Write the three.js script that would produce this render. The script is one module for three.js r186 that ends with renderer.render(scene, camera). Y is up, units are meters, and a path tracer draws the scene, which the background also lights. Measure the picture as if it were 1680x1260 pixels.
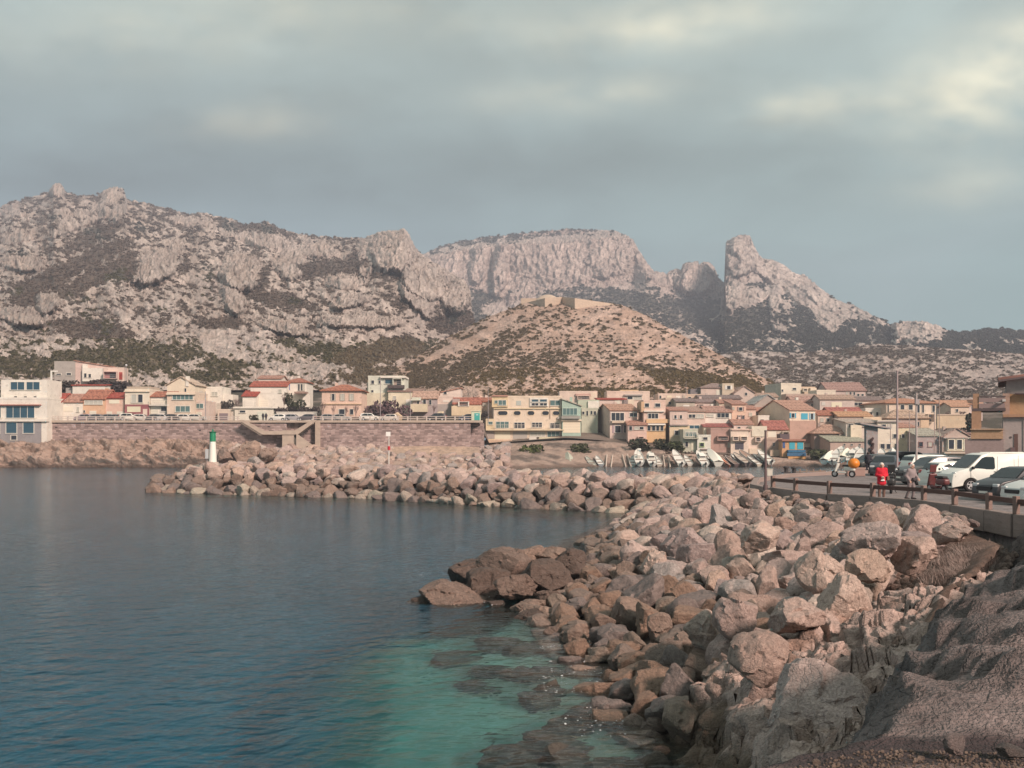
import * as THREE from 'three';
import { mergeGeometries, mergeVertices, toCreasedNormals } from 'three/addons/utils/BufferGeometryUtils.js';
import { MarchingCubes } from 'three/addons/objects/MarchingCubes.js';
import { RoundedBoxGeometry } from 'three/addons/geometries/RoundedBoxGeometry.js';

// ---------------------------------------------------------------- camera, sky, sun, exposure
const F = 1680, EYE = 5.75, CX = 840, CY = 720;      // focal length and horizon of the photograph, in its pixels; eye height over the sea in metres
const scene = new THREE.Scene();
const camera = new THREE.PerspectiveCamera(2 * Math.atan(630 / F) * 180 / Math.PI, 4 / 3, 0.3, 9000);
camera.position.set(0, EYE, 0);
camera.lookAt(0, EYE, -100);
camera.setViewOffset(1680, 1260, 0, -90, 1680, 1260);
const renderer = new THREE.WebGLRenderer();
renderer.toneMapping = THREE.LinearToneMapping;
renderer.toneMappingExposure = 2.0;
renderer.shadowMap.enabled = true;
const SUN_DIR = new THREE.Vector3(0.53, 0.52, 0.66).normalize();
const sun = new THREE.DirectionalLight(new THREE.Color().setRGB(1.0, 0.765, 0.66), 2.75);
sun.name = 'sun';
sun.position.copy(SUN_DIR).multiplyScalar(600);
sun.castShadow = true; sun.shadow.radius = 19;
Object.assign(sun.shadow.camera, { left: -900, right: 900, top: 900, bottom: -900, near: 1, far: 3000 });
scene.add(sun);
scene.fog = new THREE.FogExp2(new THREE.Color().setRGB(0.64, 0.68, 0.80), 0.0003);

// ---------------------------------------------------------------- numbers and noise
function rng(seed) { let a = seed >>> 0; return () => { a = (a + 0x6d2b79f5) | 0; let t = Math.imul(a ^ (a >>> 15), 1 | a); t = (t + Math.imul(t ^ (t >>> 7), 61 | t)) ^ t; return ((t ^ (t >>> 14)) >>> 0) / 4294967296; }; }
const PERM = new Uint8Array(512);
{ const r = rng(77), p = [...Array(256).keys()]; for (let i = 255; i > 0; i--) { const j = Math.floor(r() * (i + 1)); [p[i], p[j]] = [p[j], p[i]]; } for (let i = 0; i < 512; i++) PERM[i] = p[i & 255]; }
const fade = (t) => t * t * t * (t * (t * 6 - 15) + 10);
function grad(h, x, y, z) { const g = h & 15, u = g < 8 ? x : y, v = g < 4 ? y : g === 12 || g === 14 ? x : z; return ((g & 1) ? -u : u) + ((g & 2) ? -v : v); }
function n3(x, y, z) {
  const X0 = Math.floor(x), Y0 = Math.floor(y), Z0 = Math.floor(z); x -= X0; y -= Y0; z -= Z0;
  const X = X0 & 255, Y = Y0 & 255, Z = Z0 & 255, u = fade(x), v = fade(y), w = fade(z);
  const A = PERM[X] + Y, AA = PERM[A] + Z, AB = PERM[A + 1] + Z, B = PERM[X + 1] + Y, BA = PERM[B] + Z, BB = PERM[B + 1] + Z;
  const l = (a, b, t) => a + (b - a) * t;
  return l(l(l(grad(PERM[AA], x, y, z), grad(PERM[BA], x - 1, y, z), u), l(grad(PERM[AB], x, y - 1, z), grad(PERM[BB], x - 1, y - 1, z), u), v),
    l(l(grad(PERM[AA + 1], x, y, z - 1), grad(PERM[BA + 1], x - 1, y, z - 1), u), l(grad(PERM[AB + 1], x, y - 1, z - 1), grad(PERM[BB + 1], x - 1, y - 1, z - 1), u), v), w);
}
function fbm(x, y, z, o = 4, g = 0.5) { let s = 0, a = 1, t = 0; for (let i = 0; i < o; i++) { s += a * n3(x, y, z); t += a; a *= g; x = x * 2.03 + 17.1; y = y * 2.03 + 5.3; z = z * 2.03 + 9.7; } return s / t; }
function ridged(x, y, z, o = 4, g = 0.5) { let s = 0, a = 1, t = 0; for (let i = 0; i < o; i++) { s += a * (1 - 2 * Math.abs(n3(x, y, z))); t += a; a *= g; x = x * 2.03 + 31.7; y = y * 2.03 + 11.9; z = z * 2.03 + 3.1; } return s / t; }
// broken blocks: [width of the joint, random 0..1 of the block, offset in the block x, y]
function rubbleCells(x, y, s) { const xi = Math.floor(x), yi = Math.floor(y); let b = 9, c = 9, id = 0, bx = 0, by = 0; for (let j = -1; j <= 1; j++) for (let i = -1; i <= 1; i++) { const q = PERM[(PERM[(xi + i + s) & 255] + yi + j) & 255], q2 = PERM[(q + 91) & 255], dx = xi + i + 0.05 + 0.9 * q / 255 - x, dy = yi + j + 0.05 + 0.9 * q2 / 255 - y, d = dx * dx + dy * dy; if (d < b) { c = b; b = d; id = q2; bx = dx; by = dy; } else if (d < c) c = d; } return [Math.sqrt(c) - Math.sqrt(b), id / 255, bx, by]; }
const lerp = (a, b, t) => a + (b - a) * t, clamp = (x, a = 0, b = 1) => Math.min(b, Math.max(a, x)), sstep = (a, b, x) => { const t = clamp((x - a) / (b - a)); return t * t * (3 - 2 * t); };
const V = (x, y, z) => new THREE.Vector3(x, y, z);
const P = (px, py, D) => V((px - CX) / F * D, EYE - (py - CY) / F * D, -D);   // the place seen at a pixel of the photograph, D metres ahead
const line = (pts) => (x) => { let i = 0; while (i < pts.length - 2 && x > pts[i + 1][0]) i++; const [a, b] = [pts[i], pts[i + 1]], t = clamp((x - a[0]) / (b[0] - a[0])); return a[1] + (b[1] - a[1]) * t; };

// ---------------------------------------------------------------- sky: a high grey veil with warm breaks on the right
{
  const W = 3072, Hh = 1536, d = new Float32Array(W * Hh * 4);
  for (let r = 0; r < Hh; r++) {
    const el = ((r + 0.5) / Hh - 0.5) * Math.PI, y = Math.sin(el), ce = Math.cos(el);
    for (let c = 0; c < W; c++) {
      const az = ((c + 0.5) / W - 0.5) * 2 * Math.PI, x = Math.cos(az) * ce, z = Math.sin(az) * ce, i = (r * W + c) * 4;
      let R, G, B;
      const yy = Math.max(y, 0), right = Math.sin(Math.atan2(x, -z));        // -1 left .. 1 right of the view
      const k = 1 / (yy + 0.12), cx = x * k, cz = z * k;
      const big = y > -0.02 ? fbm(cx * 0.6 + 3.2, 0.4, cz * 0.6 + 1.1, 4) : 0, fine = y > -0.02 ? fbm(cx * 1.9 + 8.2 + 0.5 * big, 2.4, cz * 1.9 + 6.1 + 0.6 * big, 6, 0.6) : 0;
      const streak = y > -0.02 ? fbm(az * 7 + 2 + fine, el * 17 + fine * 1.6, 4.4, 5, 0.55) : 0;
      const up = sstep(0.02, 0.42, yy);
      // darkest, bluest band low on the left; lighter and greener to the right; warm grey high up
      let L = lerp(0.215, 0.315, up) + 0.06 * sstep(-0.1, 0.6, right) * (1 - up) ;
      L += 0.08 * big * (0.3 + 0.7 * up) + 0.11 * fine * up + 0.05 * streak * (0.35 + 0.65 * up);
      L += 0.05 * Math.exp(-Math.pow((el - 0.02) / 0.06, 2)) * sstep(-0.1, 0.35, right);
      const px = z < -0.05 ? CX + F * x / -z : 1e5, py = z < -0.05 ? CY - F * y / -z : 1e5;
      const blob = (bx, by, rx, ry, tilt = 0) => { const dx = (px - bx) / rx, dy = (py - by - tilt * (px - bx)) / ry; return Math.exp(-(dx * dx + dy * dy)); };
      let warm = 0;
      if (py < 800) {
        const rag = Math.max(0.2, 0.75 + 1.5 * fbm(px / 130, py / 70, 1.7, 5));
        warm = 1.1 * rag * (0.75 * blob(1600, 165, 150, 65, -0.12) + 0.5 * blob(1320, 165, 90, 32, -0.1) + 0.55 * blob(1690, 70, 160, 60, -0.3) + 0.55 * blob(1080, 40, 190, 40, -0.1) + 0.4 * blob(960, 155, 150, 30, -0.05) + 0.3 * blob(1640, 300, 160, 40, -0.05)
          + 0.28 * blob(430, 195, 120, 32, -0.05) + 0.22 * blob(500, 20, 330, 45, 0) + 0.18 * blob(200, 70, 240, 50, 0));
        L -= 0.06 * blob(150, 200, 420, 130) + 0.045 * blob(560, 300, 420, 60) + 0.05 * blob(1000, 260, 300, 60) + 0.03 * blob(130, 290, 260, 40);
      }
      L = Math.max(L, 0.12);
      warm += 0.08 * sstep(0.3, 0.9, yy);
      const teal = 1 - sstep(0.1, 0.4, yy);
      L *= 0.83; R = L * lerp(0.845, 0.68, teal) + warm * 0.30; G = L * 1.025 + warm * 0.225; B = L * lerp(0.97, 1.17 - 0.15 * sstep(-0.35, 0.4, right), teal) + warm * 0.12;
      if (y < 0) { R = 0.16; G = 0.2; B = 0.22; }
      d[i] = R; d[i + 1] = G; d[i + 2] = B; d[i + 3] = 1;
    }
  }
  const t = new THREE.DataTexture(d, W, Hh, THREE.RGBAFormat, THREE.FloatType);
  t.mapping = THREE.EquirectangularReflectionMapping; t.magFilter = THREE.LinearFilter; t.needsUpdate = true;
  scene.background = t; scene.environment = t;
}

// ---------------------------------------------------------------- helpers for naming and building
const used = new Map();
function numbered(name) { const n = used.get(name) ?? 0; used.set(name, n + 1); return n ? name + '_' + String(n).padStart(3, '0') : name; }
const lit = (o) => { o.castShadow = o.receiveShadow = true; return o; };
function tag(o, label, category, group) { o.userData.label = label; if (category) o.userData.category = category; if (group) o.userData.group = group; return o; }
function thing(name, label, category, pos, yaw = 0, group) { const o = new THREE.Group(); o.name = numbered(name); o.position.copy(pos); o.rotation.y = yaw; tag(o, label, category, group); scene.add(o); return o; }
function part(parent, name, geo, mat, pos, rot, scale) { const m = lit(new THREE.Mesh(geo, mat)); m.name = name; if (pos) m.position.set(...pos); if (rot) m.rotation.set(...rot); if (scale) m.scale.set(...scale); parent.add(m); return m; }
function struct(name, geo, mat, label, kind = 'structure') { const m = lit(new THREE.Mesh(geo, mat)); m.name = numbered(name); m.userData.kind = kind; if (label) m.userData.label = label; scene.add(m); return m; }
const rgb = (r, g, b) => new THREE.Color().setRGB(r, g, b);
const mats = new Map();
function flat(color, roughness = 0.85, extra = {}) { const c = color.isColor ? color : new THREE.Color(color), key = c.getHexString() + roughness + JSON.stringify(Object.keys(extra)) + (extra.metalness ?? ''); if (!mats.has(key)) mats.set(key, new THREE.MeshStandardMaterial({ color: c, roughness, ...extra })); return mats.get(key); }
const BOX = new THREE.BoxGeometry(1, 1, 1), CYL = new THREE.CylinderGeometry(1, 1, 1, 14), CYL8 = new THREE.CylinderGeometry(1, 1, 1, 8);
function boxG(w, h, d, x = 0, y = 0, z = 0, ry = 0) { const g = new THREE.BoxGeometry(w, h, d); if (ry) g.rotateY(ry); g.translate(x, y, z); return g; }
function barG(a, b, r, seg = 6) { const l = a.distanceTo(b), g = new THREE.CylinderGeometry(r, r, l, seg); g.translate(0, l / 2, 0); g.applyQuaternion(new THREE.Quaternion().setFromUnitVectors(V(0, 1, 0), b.clone().sub(a).normalize())); g.translate(a.x, a.y, a.z); return g; }
const merge = (gs) => mergeGeometries(gs.map((g) => { const q = g.index ? g.toNonIndexed() : g; for (const k of Object.keys(q.attributes)) if (!['position', 'normal', 'uv'].includes(k)) q.deleteAttribute(k); return q; }));

// ---------------------------------------------------------------- textures (all tile, uv in metres)
function pn2(x, y, per, s) { const xi = Math.floor(x), yi = Math.floor(y), fx = x - xi, fy = y - yi, m = (a) => ((a % per) + per) % per; const h = (a, b) => PERM[(PERM[(m(a) + s * 37) & 255] + m(b)) & 255]; const g = (k, dx, dy) => { const t = k / 256 * Math.PI * 2; return Math.cos(t) * dx + Math.sin(t) * dy; }; const u = fade(fx), v = fade(fy); return lerp(lerp(g(h(xi, yi), fx, fy), g(h(xi + 1, yi), fx - 1, fy), u), lerp(g(h(xi, yi + 1), fx, fy - 1), g(h(xi + 1, yi + 1), fx - 1, fy - 1), u), v) * 1.5; }
function tfbm(u, v, per, o, s, g = 0.5) { let a = 1, t = 0, r = 0; for (let i = 0; i < o; i++) { r += a * pn2(u * per, v * per, per, s + i); t += a; a *= g; per *= 2; } return r / t; }
function trid(u, v, per, o, s, g = 0.55) { let a = 1, t = 0, r = 0; for (let i = 0; i < o; i++) { r += a * (1 - 2 * Math.abs(pn2(u * per, v * per, per, s + i))); t += a; a *= g; per *= 2; } return r / t; }
function tex(n, fn, color = false) {
  const d = new Uint8Array(n * n * 4);
  for (let y = 0; y < n; y++) for (let x = 0; x < n; x++) { const v = fn((x + 0.5) / n, (y + 0.5) / n), i = (y * n + x) * 4; for (let c = 0; c < 3; c++) d[i + c] = clamp(Array.isArray(v) ? v[c] : v) * 255; d[i + 3] = 255; }
  const t = new THREE.DataTexture(d, n, n); t.wrapS = t.wrapT = THREE.RepeatWrapping; t.magFilter = THREE.LinearFilter; if (color) t.colorSpace = THREE.SRGBColorSpace; t.needsUpdate = true; return t;
}
function scaled(t, sx, sy = sx) { const c = t.clone(); c.repeat.set(1 / sx, 1 / sy); c.needsUpdate = true; return c; }
// broken rock: cells, each a facet with its own tilt, over grain
function cells(u, v, n, s) { const x = u * n, y = v * n, xi = Math.floor(x), yi = Math.floor(y); let b = 9, c = 9, id = 0, bx = 0, by = 0; for (let j = -1; j <= 1; j++) for (let i = -1; i <= 1; i++) { const X = ((xi + i) % n + n) % n, Y = ((yi + j) % n + n) % n, q = PERM[(PERM[(X + s) & 255] + Y) & 255], q2 = PERM[(q + 91) & 255], dx = xi + i + 0.1 + 0.8 * q / 255 - x, dy = yi + j + 0.1 + 0.8 * q2 / 255 - y, d = Math.hypot(dx, dy); if (d < b) { c = b; b = d; id = q; bx = dx; by = dy; } else if (d < c) c = d; } return [c - b, id, bx, by]; }
const T_ROCK = tex(512, (u, v) => { const w = 0.03 * tfbm(u, v, 6, 3, 41), f = (n, s) => { const [e, id, dx, dy] = cells(u + w, v + 0.7 * w, n, s), a = id * 0.37; return (Math.cos(a) * dx + Math.sin(a) * dy) * 0.9 - 0.22 * sstep(0.07, 0, e) * (id % 3 ? 0 : 1); }; return 0.5 + 0.3 * f(5, 3) + 0.17 * f(13, 57) + 0.16 * tfbm(u, v, 8, 3, 9, 0.6) + 0.15 * tfbm(u, v, 48, 3, 19, 0.7); });
const T_SPECK = tex(512, (u, v) => { const a = tfbm(u, v, 6, 5, 2, 0.62), b = tfbm(u, v, 40, 3, 12), s = sstep(0.22, 0.5, tfbm(u, v, 11, 4, 31, 0.6)); const k = 0.86 + 0.2 * a + 0.16 * b; return [k * lerp(1, 0.74, s), k * lerp(0.985, 0.72, s), k * lerp(0.97, 0.72, s)]; }, true);
const T_GRIT = tex(512, (u, v) => 0.5 + 0.3 * tfbm(u, v, 24, 4, 5, 0.7) + 0.25 * tfbm(u, v, 6, 3, 8));
const T_PLASTER = tex(256, (u, v) => { const k = 0.93 + 0.08 * tfbm(u, v, 4, 4, 4) + 0.04 * tfbm(u, v, 32, 2, 6) - 0.10 * sstep(0.25, 0.6, tfbm(u, v * 0.999, 7, 3, 15)); return [k, k * 0.995, k * 0.985]; }, true);
const T_TILE = tex(256, (u, v) => { const a = Math.abs(Math.sin(u * Math.PI * 8)), b = (v * 6) % 1; return 0.25 + 0.6 * a - 0.25 * sstep(0.85, 1, b) * 1; });
const T_TILEC = tex(256, (u, v) => { const i = Math.floor(u * 8), j = Math.floor(v * 6), h = PERM[(PERM[i] + j) & 255] / 255, k = 0.78 + 0.3 * h + 0.1 * tfbm(u, v, 8, 3, 3), s = sstep(0.1, 0.5, tfbm(u, v, 3, 3, 17)); return [k * lerp(1, 0.8, s), k * lerp(0.97, 0.78, s), k * lerp(0.95, 0.78, s)]; }, true);
// ================================================================ LAND
const mRock = new THREE.MeshStandardMaterial({ vertexColors: true, roughness: 0.95, bumpMap: scaled(T_ROCK, 26), bumpScale: 2.2 });
const mRockNear = new THREE.MeshStandardMaterial({ vertexColors: true, roughness: 0.95, map: scaled(T_SPECK, 5), bumpMap: scaled(T_ROCK, 7), bumpScale: 0.35 });
// a sheet of rows[j][i] of points, with a colour per point
function sheet(name, rows, colorAt, mat, label, uvs = null, kind = 'structure') {
  const nv = rows.length, nu = rows[0].length, pos = new Float32Array(nu * nv * 3), uv = new Float32Array(nu * nv * 2), col = new Float32Array(nu * nv * 3), idx = new Uint32Array((nu - 1) * (nv - 1) * 6);
  for (let j = 0; j < nv; j++) for (let i = 0; i < nu; i++) { const p = rows[j][i], k = j * nu + i; p.toArray(pos, k * 3); uv[k * 2] = p.x + 0.31 * p.z; uv[k * 2 + 1] = p.y * 1.1 - p.z * 0.8; }
  let q = 0;
  for (let j = 0; j < nv - 1; j++) for (let i = 0; i < nu - 1; i++) { const a = j * nu + i; idx[q++] = a; idx[q++] = a + 1; idx[q++] = a + nu + 1; idx[q++] = a; idx[q++] = a + nu + 1; idx[q++] = a + nu; }
  const g = new THREE.BufferGeometry();
  g.setAttribute('position', new THREE.BufferAttribute(pos, 3)); g.setAttribute('uv', new THREE.BufferAttribute(uv, 2)); g.setIndex(new THREE.BufferAttribute(idx, 1));
  g.computeVertexNormals();
  const nor = g.attributes.normal.array;
  if (colorAt) {
    for (let j = 0; j < nv; j++) for (let i = 0; i < nu; i++) { const k = j * nu + i, c = colorAt(rows[j][i], V(nor[k * 3], nor[k * 3 + 1], nor[k * 3 + 2]), j, i); col[k * 3] = c[0]; col[k * 3 + 1] = c[1]; col[k * 3 + 2] = c[2]; }
    g.setAttribute('color', new THREE.BufferAttribute(col, 3));
  }
  return struct(name, g, mat, label, kind);
}
const LIME = [0.50, 0.425, 0.375], LIMED = [0.36, 0.30, 0.275], SCRUB = [0.115, 0.09, 0.072], SOIL = [0.34, 0.25, 0.19], PINE = [0.05, 0.056, 0.045], OCHRE = [0.17, 0.115, 0.05];
const mix3 = (a, b, t) => [lerp(a[0], b[0], t), lerp(a[1], b[1], t), lerp(a[2], b[2], t)];
const mul3 = (a, k) => [a[0] * k, a[1] * k, a[2] * k];
const inEll = (px, py, e) => { const ca = Math.cos(e[4] || 0), sa = Math.sin(e[4] || 0), dx = px - e[0], dy = py - e[1], x = (dx * ca + dy * sa) / e[2], y = (-dx * sa + dy * ca) / e[3]; return x * x + y * y; };
const scrubAt = [];      // places for shrubs: [position, size, kind]
const RS = rng(5);
// A hillside: base line and ridge line in the photograph's pixels with their distances; cliffs and towers stand out of it by metres, zones say where scrub grows.
function hillside(o) {
  const rows = [], info = [], nu = Math.round((o.x1 - o.x0) / o.step) + 1, nv = o.nv;
  for (let j = 0; j <= nv + 7; j++) {
    const row = [], inf = [], back = j > nv ? j - nv : 0, t = Math.min(j / nv, 1);
    for (let i = 0; i < nu; i++) {
      const px = o.x0 + i * o.step, pr = o.ridge(px), pb = o.base(px);
      let py = lerp(pb, pr, t), Db = o.dBase(px), Dr = o.dRidge(px), D = Db * Math.pow(Dr / Db, o.g ? o.g(t, px, py) : t);
      let out = 0, crag = 0;
      for (const e of o.cliffs) { const above = py < e[1] + (px - e[0]) * Math.tan(e[4] || 0), q = inEll(px, py, above ? [e[0], e[1], e[2] * 1.15, e[3] * 1.7, e[4]] : e); if (q < 2.2) { const w = sstep(1.3, above ? 0.1 : 0.75, q + 0.75 * fbm(px / 15, py / 15, e[0], 4, 0.6)); out = Math.max(out, w * e[5]); crag = Math.max(crag, w); } }
      const p = P(px, py, D - out);
      // layered limestone: ridged crags with beds that dip gently; their size grows with the size of the mountain
      const sc = 1 / o.noise, bx = px * sc, by = (py + (px - 800) * o.dip) * sc, bz = Math.log(D) * 5;
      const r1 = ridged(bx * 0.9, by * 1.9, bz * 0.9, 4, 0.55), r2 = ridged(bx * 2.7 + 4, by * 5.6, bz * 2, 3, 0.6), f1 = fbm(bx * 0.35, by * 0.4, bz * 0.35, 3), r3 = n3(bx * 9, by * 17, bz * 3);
      const cl = o.cliffy ? Math.max(crag, o.cliffy(px, py)) : crag;
      const vert = cl > 0.02 ? ridged(bx * 3.1 + 0.5 * f1 + 0.35 * n3(bx * 2, by * 4, 7), py * sc * 1.25 + 0.4 * f1, 1.7, 5, 0.66) : 0;
      const amp = o.amp * D / F * (1 - 0.85 * sstep(0, 0.08, 0.08 - t)), calm = 1 - 0.6 * sstep(0.88, 1, t);
      // ledges and broken blocks: flat beds on the slopes, tall pillars on the cliffs
      const wob = 0.35 * fbm(px / 12, py / 12, 8.8, 3), qy = py + (px - 800) * o.dip, kc = o.bed ? 0 : cl, k1 = rubbleCells(px / lerp(17, 8, kc) + wob, qy / lerp(6.5, 15, kc) + wob, 11), k2 = rubbleCells(px / lerp(7, 3.6, kc) + wob * 2, qy / lerp(2.9, 4.6, kc) + wob * 2, 73);
      const chop = 0.85 * (k1[1] - 0.5) + 0.7 * (k1[3] * (k1[1] - 0.3) + 0.4 * k1[2]) + 0.5 * (k2[1] - 0.5) + 0.3 * k2[3];
      const d = amp * (calm * (1.0 * f1 + 0.85 * r1 * (1 - 0.4 * cl)) + (0.4 + 0.2 * (1 - calm)) * r2 + 0.2 * r3 + o.chop * chop * (0.55 + 0.12 * cl) * calm + cl * (0.4 * vert * calm + 0.35 * ridged(bx * 1.1, by * 7, 4.4, 3, 0.6)));
      const az = Math.atan2(p.x, -p.z), s = back ? Math.pow(0.62, back) : 1;
      p.x += -Math.sin(az) * d * 0.8 * s; p.z += Math.cos(az) * d * 0.8 * s; p.y += d * 0.55 * s * (j === 0 ? 0 : 1);
      if (back) { const z0 = p.z; p.z -= back * back * 5 + back * 14; p.x *= p.z / z0; p.y = Math.max(p.y - back * back * amp * 0.25, 8); }
      row.push(p); inf.push([px, py, r1, r2, cl, f1, bx, by, bz, r3, vert, D, k1, k2]);
    }
    rows.push(row); info.push(inf);
  }
  const col = (p, n, j, i) => {
    const [px, py, r1, r2, cl, f1, bx, by, bz, r3, vert, D, k1, k2] = info[j][i], up = n.y;
    let veg = o.veg(px, py);
    for (const z of o.zones) { const q = inEll(px, py, z); if (q < 2.4) veg += z[5] * sstep(1.6, 0.3, q + 0.55 * fbm(px / 16, py / 10, 3.3 + z[0], 3)); }
    const nn = fbm(bx * 1.9, by * 4.4, bz * 1.9, 5, 0.7) * 1.35 - 0.3 * r2 - 0.16 * r1 - 0.12 * vert * cl + 0.12 * r3 - 0.28 * (k1[1] - 0.5) - 0.2 * (k2[1] - 0.5) + 0.3 * k1[3];
    const m = veg - cl * 0.5 + nn + (up - 0.6) * 0.3;
    const g = sstep(-0.05, 0.07, m);                                   // 1 = overgrown
    const tone = 0.95 + 0.3 * fbm(bx * 0.8, by, bz, 3) + 0.16 * n3(bx * 12, by * 24, bz * 5) + 0.1 * r2;
    let rock = mul3(mix3(LIME, LIMED, clamp(0.35 - 0.9 * fbm(bx * 2.4, by * 0.9, 7.7, 3) - 0.3 * r2)), tone);
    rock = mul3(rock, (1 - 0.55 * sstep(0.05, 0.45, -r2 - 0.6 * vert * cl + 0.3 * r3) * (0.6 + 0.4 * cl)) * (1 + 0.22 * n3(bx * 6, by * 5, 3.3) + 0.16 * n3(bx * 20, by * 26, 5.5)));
    rock = mul3(rock, (0.86 + 0.28 * k1[1]) * (0.9 + 0.2 * k2[1]) * (1 - (0.3 + 0.25 * cl) * sstep(0.13, 0.02, k1[0])) * (1 - 0.25 * sstep(0.14, 0.03, k2[0]) * cl));
    rock = mix3(rock, SOIL, o.soil * sstep(0.0, 0.4, fbm(bx * 0.5 + 9, by, bz, 3) + (up - 0.75)));
    if (o.tint) rock = [rock[0] * o.tint[0], rock[1] * o.tint[1], rock[2] * o.tint[2]];
    const green = o.green(px, py, p), c = mix3(mix3(SCRUB, green[0], green[1]), SOIL, 0.10 + 0.2 * sstep(0, 0.5, n3(bx * 5, by * 9, bz * 5)));
    if (g > 0.6 && j <= o.nv && RS() < o.dense) scrubAt.push([p.clone(), o.bush * D / 1000 * (0.5 + 0.9 * RS() * RS()), green[1] > 0.5 ? 1 : 0, n.clone()]);
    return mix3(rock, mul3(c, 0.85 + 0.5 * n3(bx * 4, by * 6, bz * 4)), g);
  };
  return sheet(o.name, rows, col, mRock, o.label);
}
// --- the long rocky mountain on the left
hillside({
  name: 'mountain', label: 'long rocky grey mountain with towers and cliffs behind the left half of the village', x0: -380, x1: 800, step: 1.5, nv: 260, noise: 30, amp: 10, chop: 1.0, dip: -0.22, soil: 0.3, dense: 0.22, bush: 2.1,
  ridge: line([[-380, 470], [-260, 415], [-150, 372], [-60, 356], [0, 345], [20, 333], [60, 326], [80, 318], [88, 306], [100, 306], [108, 317], [120, 322], [160, 324], [170, 316], [176, 313], [202, 312], [208, 330], [240, 337], [280, 346], [310, 355], [330, 352], [380, 363], [400, 372], [440, 367], [462, 380], [500, 388], [560, 392], [600, 394], [618, 386], [640, 382], [664, 381], [672, 392], [682, 410], [700, 428], [722, 440], [742, 452], [764, 466], [772, 482], [775, 520], [780, 560], [800, 590]]),
  base: line([[-380, 652], [-150, 640], [600, 640], [660, 625], [720, 590], [800, 600]]), dBase: line([[-150, 300], [560, 305], [660, 420], [730, 620], [800, 700]]), dRidge: line([[-150, 1350], [0, 1300], [300, 1250], [500, 1200], [660, 1050], [775, 900], [800, 860]]),
  g: (t) => 0.35 * t + 0.65 * t * t * 0.9 + 0.065 * t,
  cliffs: [[187, 342, 19, 27, 0, 30], [92, 314, 14, 11, 0, 16], [150, 358, 60, 12, -0.35, 20], [130, 372, 55, 7, -0.4, 14], [262, 445, 42, 20, -0.45, 30], [288, 425, 14, 18, 0, 22], [395, 458, 32, 24, 0.15, 34], [385, 500, 16, 24, -0.4, 22], [478, 440, 24, 24, -0.3, 30], [520, 415, 34, 13, 0.05, 20],
    [645, 418, 40, 34, 0.1, 46], [600, 425, 14, 40, 0.1, 20], [700, 465, 42, 34, 0.55, 40], [748, 492, 26, 28, 0.3, 40], [690, 500, 40, 16, 0.7, 26], [575, 502, 30, 9, -0.2, 18], [590, 535, 70, 8, 0.0, 12], [76, 502, 18, 18, 0, 16], [40, 528, 40, 12, 0.1, 14], [35, 440, 40, 10, 0.1, 14], [430, 398, 60, 10, 0.2, 16], [330, 372, 50, 7, 0.15, 10], [20, 350, 26, 8, 0.2, 12], [560, 470, 24, 10, 0, 12], [470, 545, 40, 8, 0.2, 10], [30, 395, 30, 8, -.2, 12]],
  zones: [[140, 360, 90, 6, -0.35, 0.25], [150, 395, 70, 12, -0.4, 0.5], [120, 445, 110, 14, -0.45, 0.75], [150, 465, 60, 13, -0.5, 0.8], [60, 478, 46, 9, 0.1, 0.6], [205, 445, 26, 22, -0.7, 0.7], [45, 495, 20, 13, 0.2, 0.7], [300, 440, 10, 18, 0, 0.6], [360, 535, 36, 9, 0, 0.9], [465, 500, 50, 13, 0.2, 0.75], [430, 470, 10, 26, 0.3, 0.7], [400, 378, 70, 8, 0.1, 0.5], [540, 445, 60, 12, -0.1, 0.8], [580, 440, 30, 18, -.3, 0.6], [640, 460, 40, 6, 0.1, 0.6], [740, 530, 40, 22, 0.2, 0.8], [640, 580, 70, 20, -0.15, 1.0], [560, 590, 60, 16, 0.2, 0.8], [660, 505, 20, 7, 0.2, 0.5], [150, 545, 70, 16, 0.15, 0.7], [250, 580, 90, 15, 0.05, 0.5], [40, 605, 90, 17, 0, 0.6], [150, 590, 70, 12, 0, 0.6], [230, 600, 60, 16, 0.05, 0.55], [370, 603, 40, 8, 0, 0.9], [340, 620, 70, 9, 0, 0.5], [450, 590, 50, 8, 0.25, 0.4], [600, 620, 60, 12, 0, 0.7], [480, 570, 40, 8, .3, .5]],
  veg: (px, py) => 0.12 - 0.08 * sstep(480, 560, py) + 0.12 * sstep(440, 360, py) - 0.32 * sstep(20, 0, Math.abs(py - lerp(560, 612, clamp((px - 330) / 230))) - 6) * (px > 330 && px < 580 ? 1 : 0),
  green: (px, py) => [py > 560 ? [0.085, 0.075, 0.028] : PINE, py > 560 ? 0.7 : sstep(0.1, 0.4, fbm(px / 60, py / 40, 2)) * 0.9],
});
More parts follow.
